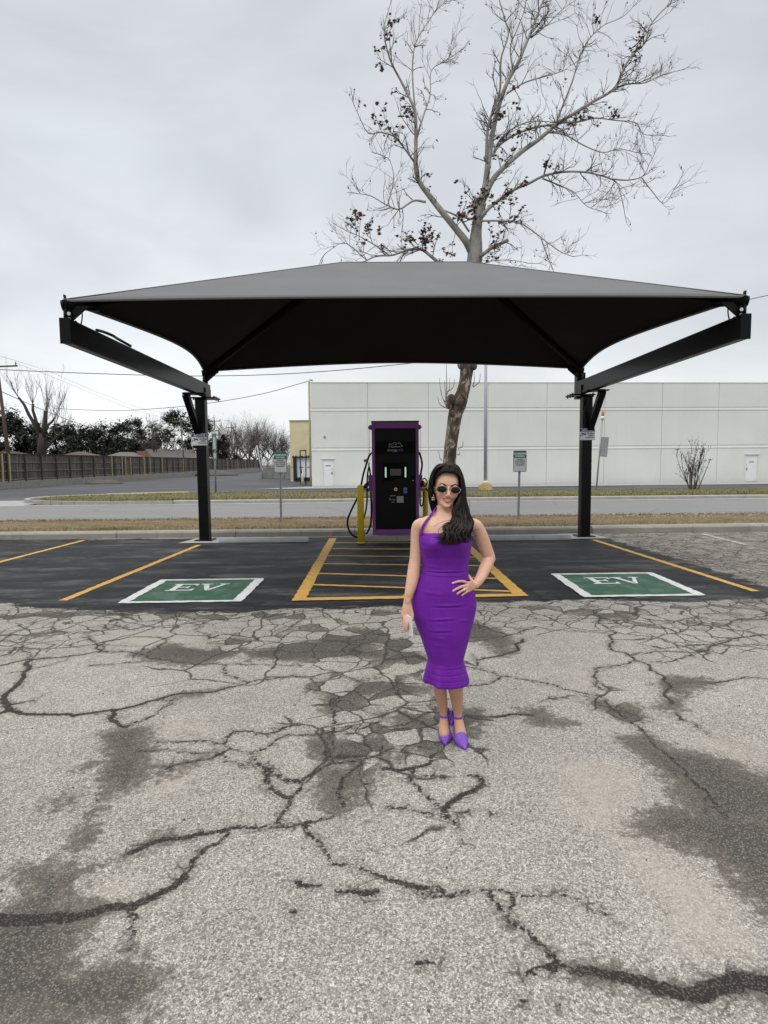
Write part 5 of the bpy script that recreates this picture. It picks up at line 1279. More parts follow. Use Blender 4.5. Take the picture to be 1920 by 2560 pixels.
# ------------------------------------------------------------------ utility poles and lines
def upole(x, y, h, lean, label, arm=2.4, low=False, r=.15, mat='pole_far', base=0):
    t = thing('utility_pole', (x, y, 0), label, 'utility pole', 'wooden utility poles along the fence')
    tx = x + lean
    b = MB(); b.tube([(x, y, 0), (tx, y, h)], [r, r * .7], 8); part(b, 'pole', M[mat], t)
    b = MB(); b.beam((tx - arm / 2 - lean * .04, y - .12, h - .85), (tx + arm / 2 - lean * .04, y - .12, h - .72), .12, .14)
    if low: b.beam((tx - arm / 3, y - .12, h - 2.6), (tx + arm / 3, y - .12, h - 2.55), .12, .14)
    ca = each(b, 'crossarm', M[mat], t)[0]
    b = MB()
    for u in (-.47, .47): b.tube([(tx + u * arm, y - .12, h - .75), (tx + u * arm, y - .12, h - .35)], .06, 6)
    b.tube([(tx, y, h), (tx, y, h + .45)], .05, 6); each(b, 'insulator', M[mat], ca)
    return Vector((tx, y, h))
ph = upole(-36.8, 61, 12.4, -.85, 'tall leaning dark utility pole at the far left of the photo', 4.2, False, .20, 'pole_wood')
b = MB(); b.tube([(-37.95, 60.6, 8.6), (-37.95, 60.6, 9.9)], .32, 10); b.tube([(-37.75, 60.6, 7.6), (-37.75, 60.6, 8.6)], .08, 6); tf = tag(b.build('transformer', M['transformer']), 'rusty transformer can hanging on the leaning utility pole', 'transformer')
pp = [upole(pl(461, 118) + .4, 118, 11.0, -.5, 'utility pole left of the left canopy post', 3.2, True),
      upole(pl(545, 118), 118, 11.0, -.2, 'utility pole right of the left canopy post behind the street sign', 2.5, True),
      upole(pl(587, 134), 134, 10.8, -.2, 'second distant utility pole right of the canopy post', 2.4),
      upole(pl(626, 152), 152, 10.6, -.1, 'third distant utility pole right of the canopy post', 2.4),
      upole(pl(651, 150), 150, 9.2, -.4, 'dark distant utility pole with a short arm near the gate post', 1.2, False, .17, 'pole_wood'),
      upole(pl(706, 198), 198, 10.6, -.1, 'distant utility pole above the charging sign', 2.0, True, .17, 'pole_wood'),
      upole(pl(714, 190), 190, 9.0, 0, 'most distant utility pole beside the cream building', 1.6, True, .15, 'pole_wood')]
def wire(pts, r, label):
    b = MB(); b.tube([tuple(q) for q in cr([tuple(p) for p in pts], 10)], r, 5); tag(b.build('overhead_line', M['wire']), label, 'cable', 'overhead lines')
PX_ = lambda x, y, Y: P(x, y, Y)
wire([PX_(-60, 920, 42), PX_(0, 924, 42), PX_(240, 934, 42), PX_(503, 940, 42), PX_(760, 932, 42), PX_(1053, 905, 42), PX_(1300, 868, 42), PX_(1885, 746, 42), PX_(2000, 716, 42)], .026, 'thick overhead line crossing the sky below the canopy')
wire([PX_(135, 1021, 66), PX_(220, 1025, 64), PX_(314, 1026, 60), PX_(474, 1014, 55), PX_(640, 988, 49), wl(.1, .3, 7.9)], .026, 'sagging service line running to the warehouse corner')
wire([PX_(690, 1088, 148), PX_(722, 1078, 100), PX_(760, 1064, 62)], .022, 'short service line running to the cream building')
wire([ph + Vector((0, 0, .4)), PX_(120, 928, 80), PX_(250, 983, 95), PX_(360, 1022, 108), pp[0] + Vector((0, 0, .4))], .014, 'upper thin line from the leaning pole to the next pole')
wire([ph + Vector((1.8, 0, -.4)), PX_(150, 950, 80), PX_(270, 1000, 95), PX_(370, 1035, 108), pp[0] + Vector((1.4, 0, -.4))], .014, 'second thin line from the crossarm of the leaning pole')
wire([ph + Vector((.3, 0, -3.2)), PX_(120, 1030, 80), PX_(220, 1067, 95), PX_(340, 1100, 108), PX_(470, 1112, 118)], .035, 'low thick telephone line from the leaning pole past the pollarded tree')
wire([pp[1] + Vector((1.1, 0, -.4)), pp[2] + Vector((0, 0, .4)), pp[3] + Vector((0, 0, .4))], .018, 'line between the distant poles')
# ------------------------------------------------------------------ the sycamore behind the canopy
sy = thing('sycamore_tree', (2.3, 18.0, 0.1), 'tall leafless sycamore with peeling bark and a few brown leaves behind the canopy', 'tree')
f8 = lambda x, y, Y=18.0: P(780 + x / 1.693, y / 1.693, Y)
f4 = lambda x, y, Y=18.0: P(1080 + x / 6.506, 900 + y / 6.506, Y)
rr = random.Random(12); trunk = MB(); twigs = MB(); limbs = []
PXM = 18.0 / 1500
tr = [(f4(262, 2700), 150), (f4(272, 2200), 128), (f4(280, 1690), 116), (f4(308, 1400), 110), (f4(350, 1100), 113), (f4(385, 880), 122), (f4(430, 720), 138), (f4(492, 550), 112), (f4(532, 400), 103), (f4(556, 250), 105), (f4(568, 110), 122), (f4(575, 30), 112)]
tr = [(p, r / 6.506 * PXM * .93) for p, r in tr] + [(f8(676, 1250), .20), (f8(686, 1130), .215), (f8(690, 1060), .205), (f8(697, 960), .15), (f8(715, 860), .145)]
g0 = tr[0][0]; tr = [(Vector((g0.x - .06, 18, 0.02)), .34)] + [t_ for t_ in tr if t_[0].z > .25]
q = cr([(p.x, p.y, p.z, r) for p, r in tr], 6)
# lumpy trunk rings with burls and knots
rings = []
for i, v in enumerate(q):
    d = (Vector(q[min(i + 1, len(q) - 1)][:3]) - Vector(q[max(i - 1, 0)][:3])).normalized(); a = Vector((1, 0, 0)); a = (a - d * a.dot(d)).normalized(); c = d.cross(a); n = 22; ring = []
    for j in range(n):
        t = 2 * PI * j / n
        k = 1 + .05 * math.sin(3 * t + v[2] * 1.7) + .04 * math.sin(5 * t - v[2] * 3.1) + rr.uniform(-.025, .025)
        ring.append(Vector(v[:3]) + (a * math.cos(t) + c * math.sin(t)) * v[3] * k)
    rings.append(ring)
trunk.loft(rings)
for (x, y, r) in ((455, 95, .10), (668, 110, .10), (425, 715, .13), (345, 880, .09), (300, 660, .14), (265, 740, .10), (500, 600, .10)):
    p = f4(x, y); trunk.ell(p + Vector((0, -.16, 0)), (r, r * .8, r * 1.3), None, 12, 8)
def limb(s, w0, w1, dy0=0.0, dy1=0.0):
    pts = [tuple(map(float, k.split(','))) for k in s.split()]; n = len(pts); o = []
    for i, (x, y) in enumerate(pts):
        u = i / (n - 1); o.append((*f8(x, y, 18.0 + dy0 + (dy1 - dy0) * u + (rr.uniform(-.15, .15) if i else 0)), (w0 + (w1 - w0) * u ** .8) / 1.693 * PXM / 2))
    o = cr(o, 5); trunk.tube([v[:3] for v in o], [max(.008, v[3]) for v in o], 8 if w0 > 8 else 6)
    limbs.append(o); return o
limb('672,1060 650,1020 610,970 545,890 490,820 455,770 438,700 440,600 437,480 420,430 375,340 330,250 305,130 330,20', 34, 2.5, 0, -.8)
limb('436,690 400,640 350,580 290,560 235,560 180,450', 9, 2, -.4, -1.4); limb('437,480 425,300 440,180 500,80 530,40 570,0', 7, 2, -.5, .4)
limb('442,580 475,480 500,400 505,300 560,260 620,220', 8, 2, -.4, .8); limb('480,855 430,850 370,885 320,870 250,830 195,820', 10, 2, -.2, -1.2)
limb('320,870 345,760 330,680 300,660', 4, 1.5, -.8, -1.4); limb('560,890 620,920 665,980', 7, 9, .2, 0)
limb('697,960 700,950 715,860 735,780 745,690 765,560 790,450 830,340 870,270 920,150 960,50 990,-30', 38, 6, 0, .6)
limb('738,680 742,560 755,500 795,380 800,250 830,150 815,80 790,-10', 14, 3, .1, -1.0); limb('826,395 900,350 980,325 1060,300 1120,260', 8, 2, .3, 1.6)
limb('850,300 840,200 870,120 900,40 908,-20', 7, 2, .3, -.8); limb('928,160 1000,100 1060,40 1130,-10', 7, 2, .5, 1.6)
limb('715,870 760,770 810,710 890,640 960,590 1030,530 1100,485 1190,430 1280,375 1310,310 1350,240 1410,180 1430,110 1500,30 1570,-10', 26, 3, 0, 1.4)
limb('1030,530 1060,450 1100,350 1130,250 1170,170 1230,110 1300,80', 9, 2, .6, -.4); limb('1280,375 1340,355 1410,350 1490,315 1550,300', 9, 2, 1.0, 2)
limb('1050,520 1130,515 1200,500 1290,510 1370,520 1400,565 1450,575', 8, 2, .6, 1.8); limb('1000,560 1070,570 1150,615 1230,645 1300,630 1370,645', 8, 2, .6, -.4)
limb('765,660 780,630 810,600 880,560 960,535 1030,527', 12, 8, .1, .6); limb('770,640 790,600 840,550 920,515 1000,515', 8, 4, .1, -.5)
limb('700,945 740,890 800,840 860,800 920,775 980,745 1060,728 1150,728 1220,742 1280,765 1300,800 1320,880', 17, 3, 0, -1.2)
limb('1270,758 1340,762 1400,745 1430,690', 7, 2, -1, -1.6); limb('1395,752 1440,810 1490,860 1540,790', 5, 1.5, -1.4, -1.8); limb('975,755 1060,790 1110,815 1160,870 1210,890', 7, 2, -.5, -1.5)
limb('715,935 800,935 880,945 950,990 1000,1030 1060,1070 1100,1085', 8, 2, -.2, -1.2); limb('970,1010 995,1080 1025,1155', 5, 2, -.8, -1); limb('700,1095 730,1072 760,1050 832,1015', 17, 13, 0, -.4)
limb('672,1180 610,1160 560,1130 510,1090 460,1055 400,1060 340,1080 270,1085 210,1115', 20, 4, 0, -1.4); limb('330,1082 270,1040 200,1000 150,980', 6, 2, -.9, -1.6); limb('230,1100 160,1040 120,1030 60,1070', 4, 2, -1.2, -1.5)
limb('700,960 697,880 688,828', 15, 12, -.1, -.25); limb('745,690 728,665', 12, 9, 0, -.1); limb('755,540 757,490', 10, 8, 0, -.1)
limb('690,1140 740,1110 820,1100 900,1110', 5, 2, 0, -.7)
part(trunk, 'trunk', M['sycamore'], sy)
# twigs along every limb
tips = []
for o in limbs:
    n = len(o); L = sum((Vector(o[i + 1][:3]) - Vector(o[i][:3])).length for i in range(n - 1))
    for k in range(int(L * (6.8 if o[0][3] < .10 else 5.2))):
        i = rr.randint(int(n * .12), n - 2); v = Vector(o[i][:3]); d = (Vector(o[i + 1][:3]) - v)
        if d.length < 1e-6 or o[i][3] > .10: continue
        d.normalize(); a, c = frame(d); t = rr.uniform(0, 2 * PI); r0 = min(.016, o[i][3] * .55)
        nd = d * rr.uniform(.2, .9) + (a * math.cos(t) + c * math.sin(t)) * .9 + Vector((0, 0, .35))
        grow(twigs, v, nd, rr.uniform(.25, .70), max(.0062, r0), 2, rr, .62, .10, tips, 4, 4, .62, (2, 3), .22)
    v = Vector(o[-1][:3]); d = (v - Vector(o[-3][:3]))
    if o[-1][3] < .03: grow(twigs, v, d, .42, .010, 2, rr, .6, .06, tips, 4, 4, .65, (2, 3), .2)
for (x, y, tx, ty) in ((250, 790, 90, 600), (235, 760, 120, 290), (235, 740, 205, 330), (235, 700, 232, 60), (240, 560, 290, 290), (250, 520, 365, 310), (225, 690, 145, 480), (660, 430, 685, 190), (670, 440, 785, 220), (420, 1440, 505, 1320), (410, 1530, 450, 1495), (165, 1640, 108, 1480)):
    a, c = f4(x, y), f4(tx, ty); m = (a + c) / 2 + Vector((.05 * (tx - x) / 100, -.1, -.06)); twigs.tube([tuple(k) for k in cr([tuple(a), tuple(m), tuple(c)], 4)], list(np.linspace(.014, .006, 9)), 4)
part(twigs, 'twigs', M['twig_brown'], sy)
# last dry leaves and hanging seed balls
lv = MB(); balls = MB()
def leaf(p, s):
    a = Vector((rr.uniform(-1, 1), rr.uniform(-1, 1), rr.uniform(-1, .2))).normalized(); c, e = frame(a)
    pr = [(-.5, 0), (-.25, .35), (-.45, .6), (-.05, .45), (.15, .75), (.25, .35), (.65, .3), (.45, 0), (.6, -.35), (.2, -.35), (.1, -.7), (-.1, -.4), (-.45, -.55), (-.25, -.3)]
    lv.add([p + a * (u * s) + c * (v * s) + e * (abs(v) * s * .5) for u, v in pr], [tuple(range(len(pr)))], False)
dens = [(770, 890, 85, 70), (620, 900, 70, 40), (540, 1020, 90, 45), (620, 1080, 60, 30), (430, 1010, 70, 26), (250, 1030, 90, 30), (200, 1000, 70, 18), (700, 1080, 40, 18), (830, 850, 70, 26), (300, 560, 60, 24), (400, 480, 70, 16), (330, 230, 60, 12), (1180, 440, 120, 18), (1430, 90, 40, 18), (820, 640, 70, 16), (900, 540, 60, 10), (1180, 130, 60, 8), (880, 370, 60, 7), (940, 790, 90, 14), (560, 720, 40, 6), (1330, 420, 90, 10), (800, 500, 40, 8), (260, 400, 60, 10)]
for (x, y, sp, n) in dens:                     # leaves cling to the twig ends nearest each cluster
    c0 = f8(x, y); rad = sp / 1.693 * PXM; near_ = sorted(tips, key=lambda t_: (t_[0].x - c0.x) ** 2 + (t_[0].z - c0.z) ** 2)
    near_ = near_[:max(14, int(n * 1.6))]
    for _ in range(int(n * 2.2)):
        p = rr.choice(near_)[0]; leaf(p + Vector((rr.gauss(0, .05), rr.gauss(0, .05), -rr.uniform(0, .12))), rr.uniform(.055, .105))
tag(part(lv, 'dry_leaves', M['leaf_dry'], sy), kind='stuff')
for p, d in rr.sample(tips, min(300, len(tips))):
    c = p + Vector((0, 0, -rr.uniform(.04, .10))); balls.ell(c, (.02, .02, .02), None, 6, 4); balls.tube([p, c], .004, 3, False)
tag(part(balls, 'seed_balls', M['twig_brown'], sy), kind='stuff')
# ------------------------------------------------------------------ the woman
PY = 3.48; PXS = PY / 1500.0
def B(x, y, dy=0.0):                      # photo position on the upright plane of her body, dy metres behind (+) or before (-) it
    return P(x, y, PY + dy)
woman = thing('person', (B(1120, 1600).x, PY, 0.004), 'woman in a purple fitted dress and heels with dark sunglasses, one hand on her hip', 'person')
def interp(tab, y):
    ys_ = [r[0] for r in tab]; return [float(np.interp(y, ys_, [r[k] for r in tab])) for k in range(1, len(tab[0]))]
# silhouette of the dressed torso read off the photo: y, left, right, front depth, back depth (m)
DR = [(1328, 1050, 1176, .098, .095), (1340, 1048, 1177.5, .112, .095), (1352, 1048, 1178, .124, .092), (1364, 1049.5, 1177, .122, .088), (1376, 1052, 1175, .110, .084), (1390, 1054.5, 1172.5, .097, .080),
      (1405, 1056, 1170, .090, .078), (1419, 1056.3, 1168.8, .088, .080), (1433, 1054.5, 1170, .092, .088), (1448, 1046.5, 1175, .098, .100), (1460, 1041, 1179.5, .102, .112), (1472, 1037, 1183.5, .105, .122), (1486, 1033, 1187.5, .106, .130), (1500, 1031, 1190, .106, .132),
      (1514, 1030, 1191, .106, .128), (1528, 1030.8, 1189, .106, .120), (1541, 1033, 1186, .106, .112), (1557, 1038, 1182, .106, .105), (1572, 1044, 1178, .106, .100), (1586, 1050, 1174.5, .105, .096), (1604, 1056.5, 1169.5, .103, .093), (1623, 1062.5, 1164.5, .101, .090), (1640, 1068.5, 1159.5, .098, .087), (1652, 1071.5, 1157, .097, .086)]
NK = [(1268, 1092, 1133, .010, .075), (1276, 1091, 1134, .014, .075), (1283, 1086, 1139, .022, .076), (1288, 1074, 1153, .031, .077), (1293, 1056, 1176, .041, .078), (1299, 1046, 1187, .053, .080), (1307, 1043, 1191, .070, .080), (1316, 1043, 1189, .080, .083), (1328, 1050, 1178, .092, .088), (1342, 1051, 1176, .104, .088)]
def ring(tab, y, n=64, inset=0.0, pw=2.25, slope=0.0):
    l, r, f, bk = interp(tab, y); cx = (l + r) / 2; hw = (r - l) / 2 * PXS - inset; c = B(cx, y); out = []
    for j in range(n):
        t = 2 * PI * j / n; ct, st = math.cos(t), math.sin(t)
        u = math.copysign(abs(ct) ** (2 / pw), ct); v = math.copysign(abs(st) ** (2 / pw), st)
        out.append(Vector((c.x + hw * u, c.y + (bk - inset if v > 0 else f - inset) * v, c.z)))
    return out
def front(x, y, tab=None):                  # depth of the dress or chest surface at a photo position
    tab = tab or (DR if y >= 1330 else NK)
    l, r, f, bk = interp(tab, y); u = min(.985, abs((x - (l + r) / 2) / ((r - l) / 2))); return -f * (1 - u ** 2.25) ** (1 / 2.25)

body = MB()
body.loft([ring(NK, y, 40, 0, 2.2) for y in (1264, 1270, 1276, 1281, 1285, 1288, 1291, 1295, 1299, 1304, 1310, 1318, 1328, 1342)])
body.loft([ring(DR, y, 40, .008) for y in (1336, 1350, 1364, 1380, 1400, 1419, 1440, 1460, 1480, 1500, 1520, 1545)])
def chain(b, pts, n=5, sides=16):
    q = cr([(*B(x, y, dy), r * PXS) for x, y, dy, r in pts], n); b.tube([v[:3] for v in q], [v[3] for v in q], sides)
    b.ell(q[0][:3], (q[0][3],) * 3, None, 14, 10); b.ell(q[-1][:3], (q[-1][3],) * 3, None, 14, 10); return q
# arms
chain(body, [(1051, 1307, .0, 12), (1044, 1315, .005, 14.2), (1040.5, 1335, .01, 14), (1040, 1366, .012, 14.3), (1038.5, 1398, .010, 15.2), (1036, 1416, .004, 15.8), (1032.5, 1442, -.015, 16), (1026.5, 1470, -.035, 13.8), (1020.5, 1492, -.048, 10.2), (1018.5, 1504, -.052, 9.6)])
chain(body, [(1181, 1307, .0, 12), (1190, 1314, .01, 15.6), (1200, 1333, .03, 17), (1209.5, 1358, .05, 17.2), (1218, 1380, .062, 16.2), (1223, 1393, .064, 15.4), (1219.5, 1405, .050, 15.4), (1213.5, 1419, .028, 15.4), (1205.5, 1436, -.008, 13.8), (1196.5, 1452, -.048, 11.8), (1190, 1461, -.066, 10)])
body.ell(B(1230, 1397.5, .066), (.021, .024, .022))
# legs
LEGS = [[(1097, 1560, .02, 24), (1098, 1640, .025, 20.5), (1098.5, 1680, .03, 18.6), (1098.5, 1709, .038, 17.6), (1102, 1735, .046, 15.8), (1106, 1756, .054, 13.2), (1109, 1775, .060, 10.8), (1110, 1788, .060, 10.4), (1110, 1800, .050, 11.4), (1110, 1815, .026, 12.8), (1110.3, 1829, -.002, 13.6), (1110.8, 1836, -.016, 12.5)],
        [(1136, 1560, .01, 24), (1133, 1640, .012, 20.5), (1135, 1680, .014, 20), (1138, 1711, .020, 20.6), (1141, 1735, .028, 18.2), (1142.8, 1756, .036, 15.4), (1143.8, 1775, .042, 12.8), (1144.5, 1789, .042, 12.0), (1146.5, 1803, .030, 12.6), (1149.3, 1820, .0, 13.6), (1152.5, 1836, -.034, 14.4), (1154, 1843, -.048, 13)]]
for L in LEGS: chain(body, L, 5, 18)
# hands: palm, knuckles, five separate bent fingers
def finger(pts, r0, r1, sides=10): 
    q = cr([tuple(p) for p in pts], 5); k = len(q); body.tube([tuple(v) for v in q], [r0 + (r1 - r0) * i / (k - 1) for i in range(k)], sides)
    body.ell(q[-1], (r1,) * 3, None, 10, 8); body.ell(q[0], (r0,) * 3, None, 10, 8)
# hanging hand, back of the hand outwards, holding a phone by its edge
body.loft([[B(cx, y, dy) + Vector((hw * PXS * math.cos(t), dp * math.sin(t), 0)) for t in np.linspace(0, 2 * PI, 18, endpoint=False)] for cx, y, dy, hw, dp in
           ((1018.5, 1500, -.052, 9.4, .017), (1018.5, 1508, -.053, 10.5, .017), (1018.5, 1518, -.056, 13, .018), (1017.5, 1528, -.058, 14.2, .017), (1016.5, 1537, -.060, 13.8, .015), (1015.5, 1543, -.060, 12.2, .012))])
finger([B(1006.5, 1536, -.050), B(1006.0, 1552, -.052), B(1009.5, 1566, -.060), B(1014.0, 1574, -.064)], .0082, .0062)
finger([B(1011.5, 1539, -.066), B(1010.5, 1556, -.078), B(1012.8, 1569, -.082), B(1016.0, 1577, -.080)], .0088, .0066)
finger([B(1016.5, 1540, -.072), B(1015.5, 1555, -.090), B(1016.2, 1566, -.096), B(1017.6, 1573, -.094)], .0088, .0066)
finger([B(1021.5, 1539, -.070), B(1020.0, 1549, -.090), B(1019.2, 1558, -.100), B(1019.6, 1564, -.100)], .0086, .0066)
finger([B(1026.5, 1520, -.060), B(1030.0, 1532, -.066), B(1031.2, 1542, -.074), B(1029.5, 1550, -.082)], .0105, .0078)
# hand on the hip: fingers spread over the front of the dress, thumb behind the waist
def F(x, y, k=.0075): return B(x, y, front(x, y) - k)
palm = [(1190, 1461, -.066, 9.5), (1183, 1463.5, -.074, 12), (1176, 1466, None, 14), (1169, 1467.5, None, 13.5)]
body.loft([[ (B(x, y, (front(x, y) - .012) if dy is None else dy)) + Vector((.011 * math.sin(t) * .2, -.012 * math.sin(t) , hw * PXS * math.cos(t))) for t in np.linspace(0, 2 * PI, 18, endpoint=False)] for x, y, dy, hw in palm])
finger([F(1169, 1458, .012), F(1158, 1453.5, .016), F(1146, 1453.5, .011), F(1131.5, 1458, .007)], .0092, .0062)
finger([F(1168, 1464.5, .013), F(1156, 1466, .017), F(1145, 1470.5, .012), F(1133, 1477, .007)], .0094, .0064)
finger([F(1169, 1471, .013), F(1160, 1474, .017), F(1152, 1478.5, .012), F(1143, 1484.5, .007)], .0090, .0062)
finger([F(1173, 1476, .012), F(1167, 1479.5, .014), F(1161, 1483.5, .010), F(1154.5, 1488.5, .007)], .0080, .0056)
finger([B(1184, 1457, -.062), B(1179, 1450, -.052), B(1174.5, 1443.5, -.040), B(1171, 1438, -.026)], .0105, .0075)

# head, modelled in its own frame (origin between the eyes; x to the viewer's right, y back, z up) and tilted a little
HR = Matrix.Rotation(R(4.5), 3, 'Y') @ Matrix.Rotation(R(3), 3, 'Z')
HO = B(1115.5, 1222.5, .035)
hd = lambda x, y, z: HO + HR @ Vector((x, y, z))
def he(c, r, rx=0, ry=0, rz=0, nu=22, nv=16): body.ell(hd(*c), r, HR @ Matrix.Rotation(R(rz), 3, 'Z') @ Matrix.Rotation(R(ry), 3, 'Y') @ Matrix.Rotation(R(rx), 3, 'X'), nu, nv)
# face loft: half width, front depth, back depth per height
HS = [(-.104, .010, -.072, .0, .012), (-.101, .021, -.078, -.020, .0), (-.094, .030, -.080, -.004, 0), (-.082, .040, -.078, .012, 0), (-.066, .0505, -.077, .03, 0), (-.048, .0585, -.078, .05, 0), (-.028, .0645, -.078, .07, 0), (-.008, .0675, -.074, .085, 0), (.006, .0685, -.071, .092, 0),
      (.022, .0690, -.075, .098, 0), (.045, .0690, -.076, .101, 0), (.068, .0665, -.070, .10, 0), (.090, .060, -.056, .092, 0), (.108, .048, -.036, .075, 0), (.120, .032, -.012, .052, 0), (.126, .012, .008, .03, 0)]
rings = []
for z, hw, f, bk, _ in HS:
    cy = .004 if bk > .02 else (f + bk) / 2; rg = []
    for j in range(32):
        t = 2 * PI * j / 32; ct, st = math.cos(t), math.sin(t); pw = 2.3
        u = math.copysign(abs(ct) ** (2 / pw), ct); v = math.copysign(abs(st) ** (2 / pw), st)
        rg.append(hd(hw * u, cy + ((bk - cy) * v if v > 0 else -(f - cy) * v), z))
    rings.append(rg)
body.loft(rings)
he((0, -.076, -.094), (.017, .010, .011)); he((.034, -.055, -.030), (.026, .022, .022)); he((-.034, -.055, -.030), (.026, .022, .022))
he((0, -.062, .030), (.046, .016, .012)); he((.028, -.064, .021), (.022, .012, .006), ry=6); he((-.028, -.064, .021), (.022, .012, .006), ry=-6)
q = cr([tuple(hd(0, -.074, .014)), tuple(hd(0, -.083, -.002)), tuple(hd(0, -.092, -.018)), tuple(hd(0, -.0965, -.030))], 4)
body.tube([tuple(v) for v in q], list(np.linspace(.0065, .0095, len(q))), 12)
he((0, -.0955, -.0325), (.0095, .0095, .0085)); he((.0105, -.086, -.0355), (.0068, .009, .0058)); he((-.0105, -.086, -.0355), (.0068, .009, .0058))
up_ = [(-.0270, -.0700, -.0515), (-.018, -.0790, -.0512), (-.007, -.0840, -.0492), (0, -.0838, -.0500), (.007, -.0840, -.0492), (.018, -.0790, -.0512), (.0270, -.0700, -.0515)]
dn_ = [(-.0260, -.0700, -.0528), (-.018, -.0770, -.0645), (-.008, -.0825, -.0700), (0, -.0835, -.0708), (.008, -.0825, -.0700), (.018, -.0770, -.0645), (.0260, -.0700, -.0528)]
for L, r in ((up_, .0038), (dn_, .0046)):
    q = cr([tuple(hd(*p)) for p in L], 4); k = len(q); body.tube([tuple(v) for v in q], [r * (.35 + .65 * math.sin(PI * i / (k - 1))) for i in range(k)], 10)
for s in (-1, 1): he((s * .0695, .012, -.012), (.007, .016, .030), 0, 0, s * 20); he((s * .070, .006, -.038), (.0055, .008, .009))
body.tube([B(1111, 1296, .030), B(1112, 1280, .034), B(1113, 1262, .040), B(1114, 1248, .048)], [.054, .048, .0465, .046], 22)
for s in (-1, 1): body.tube([B(1112 + s * 18, 1264, .03), B(1112 + s * 12, 1282, .0), B(1112 + s * 4, 1298, -.036)], [.009, .008, .006], 8)

raw = body.build('body_raw', M['skin'])
rm = raw.modifiers.new('r', 'REMESH'); rm.mode = 'VOXEL'; rm.voxel_size = .0026; rm.use_smooth_shade = True
sm_ = raw.modifiers.new('s', 'SMOOTH'); sm_.factor = .5; sm_.iterations = 4
me = bpy.data.meshes.new_from_object(raw.evaluated_get(bpy.context.evaluated_depsgraph_get())); bpy.data.objects.remove(raw)
n = len(me.vertices); co = np.empty(n * 3, np.float32); me.vertices.foreach_get('co', co); co = co.reshape(-1, 3)
Ri = np.array(HR.inverted()); hl = (co - np.array(HO)) @ Ri.T
def near(pts, rad):
    d = np.full(n, 9.0); pts = [np.array(p) for p in pts]
    for a, c in zip(pts[:-1], pts[1:]):
        e_ = c - a; t = np.clip(((hl - a) @ e_) / (e_ @ e_), 0, 1)[:, None]; d = np.minimum(d, np.linalg.norm(hl - a - t * e_, axis=1))
    return np.clip((rad - d) / (rad * .35), 0, 1)
lip = np.maximum(near(up_, .0048), near(dn_, .0062)) * (np.abs(hl[:, 0]) < .034)
bl = np.zeros(n)
for s in (-1, 1): bl = np.maximum(bl, np.exp(-(((hl[:, 0] - s * .042) / .017) ** 2 + ((hl[:, 2] + .030) / .014) ** 2)) * (hl[:, 1] < -.02))
tan_ = np.clip((.62 - co[:, 2]) / .25, 0, 1) * .75
set_attr(me, 'lip', lip * .9); set_attr(me, 'blush', bl); set_attr(me, 'tan', tan_)
me.materials.clear(); me.materials.append(M['skin'])
me.transform(Matrix.Translation(-woman.location))
me.polygons.foreach_set('use_smooth', [True] * len(me.polygons))
bo = bpy.data.objects.new('body', me); col.objects.link(bo); bo.parent = woman
# teeth between the parted lips
b = MB(); q = [hd(x, -.0780 + 28 * x * x, -.0575 + 9 * x * x) for x in np.linspace(-.0165, .0165, 13)]
b.tube(q, [.0010] + [.0034] * 11 + [.0010], 8); part(b, 'teeth', M['teeth'], woman)
# eyebrows
for s in (-1, 1):
    b = MB(); q = cr([tuple(hd(s * .015, -.0765, .0200)), tuple(hd(s * .026, -.0755, .0285)), tuple(hd(s * .040, -.0685, .0320)), tuple(hd(s * .055, -.056, .0255))], 5)
    b.tube([tuple(v) for v in q], [.0018] + [.0036] * 6 + list(np.linspace(.0034, .0012, len(q) - 7)), 6); part(b, 'eyebrow', M['hair'], woman)
# eyes behind the lenses
for s in (-1, 1): b = MB(); b.ell(hd(s * .032, -.060, .002), (.012, .012, .012)); part(b, 'eye', M['teeth'], woman)
# sunglasses
sg = MB(); W_ = .0395
for s in (-1, 1):
    c = lambda t, k=1.0: hd(s * .0395 + .0290 * k * math.cos(t), -.0895 + (.009 * abs(math.cos(t)) if (math.cos(t) * s > 0) else -.002 * abs(math.cos(t))), -.001 + .0205 * k * math.sin(t))
    sg.tube([c(t) for t in np.linspace(0, 2 * PI, 37)], .0014, 8, False)
    sg.tube([hd(s * .067, -.0805, .003), hd(s * .0735, -.070, .004), hd(s * .0755, -.03, .004), hd(s * .074, .015, .0)], [.0026, .0030, .0022, .0018], 8)
sg.tube([tuple(v) for v in cr([tuple(hd(-.0125, -.0905, .003)), tuple(hd(0, -.094, .0062)), tuple(hd(.0125, -.0905, .003))], 5)], .0019, 8)
sgo = part(sg, 'sunglasses', M['frame_gold'], woman)
for s in (-1, 1):
    b = MB(); ct_ = lambda t, k: hd(s * .0395 + .0280 * k * math.cos(t), -.0895 - .003 * (1 - k * k) + (.009 * k * abs(math.cos(t)) if (math.cos(t) * s > 0) else -.002 * k * abs(math.cos(t))), -.001 + .0196 * k * math.sin(t))
    b.loft([[ct_(t, k) for t in np.linspace(0, 2 * PI, 28, endpoint=False)] for k in (1.0, .7, .35, .02)], cap=False); part(b, 'lens', M['lens'], sgo)
# earring
b = MB(); e0 = B(1083.5, 1240, .0)
b.tube([e0 + Vector((.002, 0, .008)), e0 + Vector((0, 0, -.004))], .0028, 8)
for dz in (-.010, -.021): b.tube([e0 + Vector((-.011, -.003, dz)), e0 + Vector((.009, -.003, dz))], .0046, 8)
part(b, 'earring', M['frame_gold'], woman)
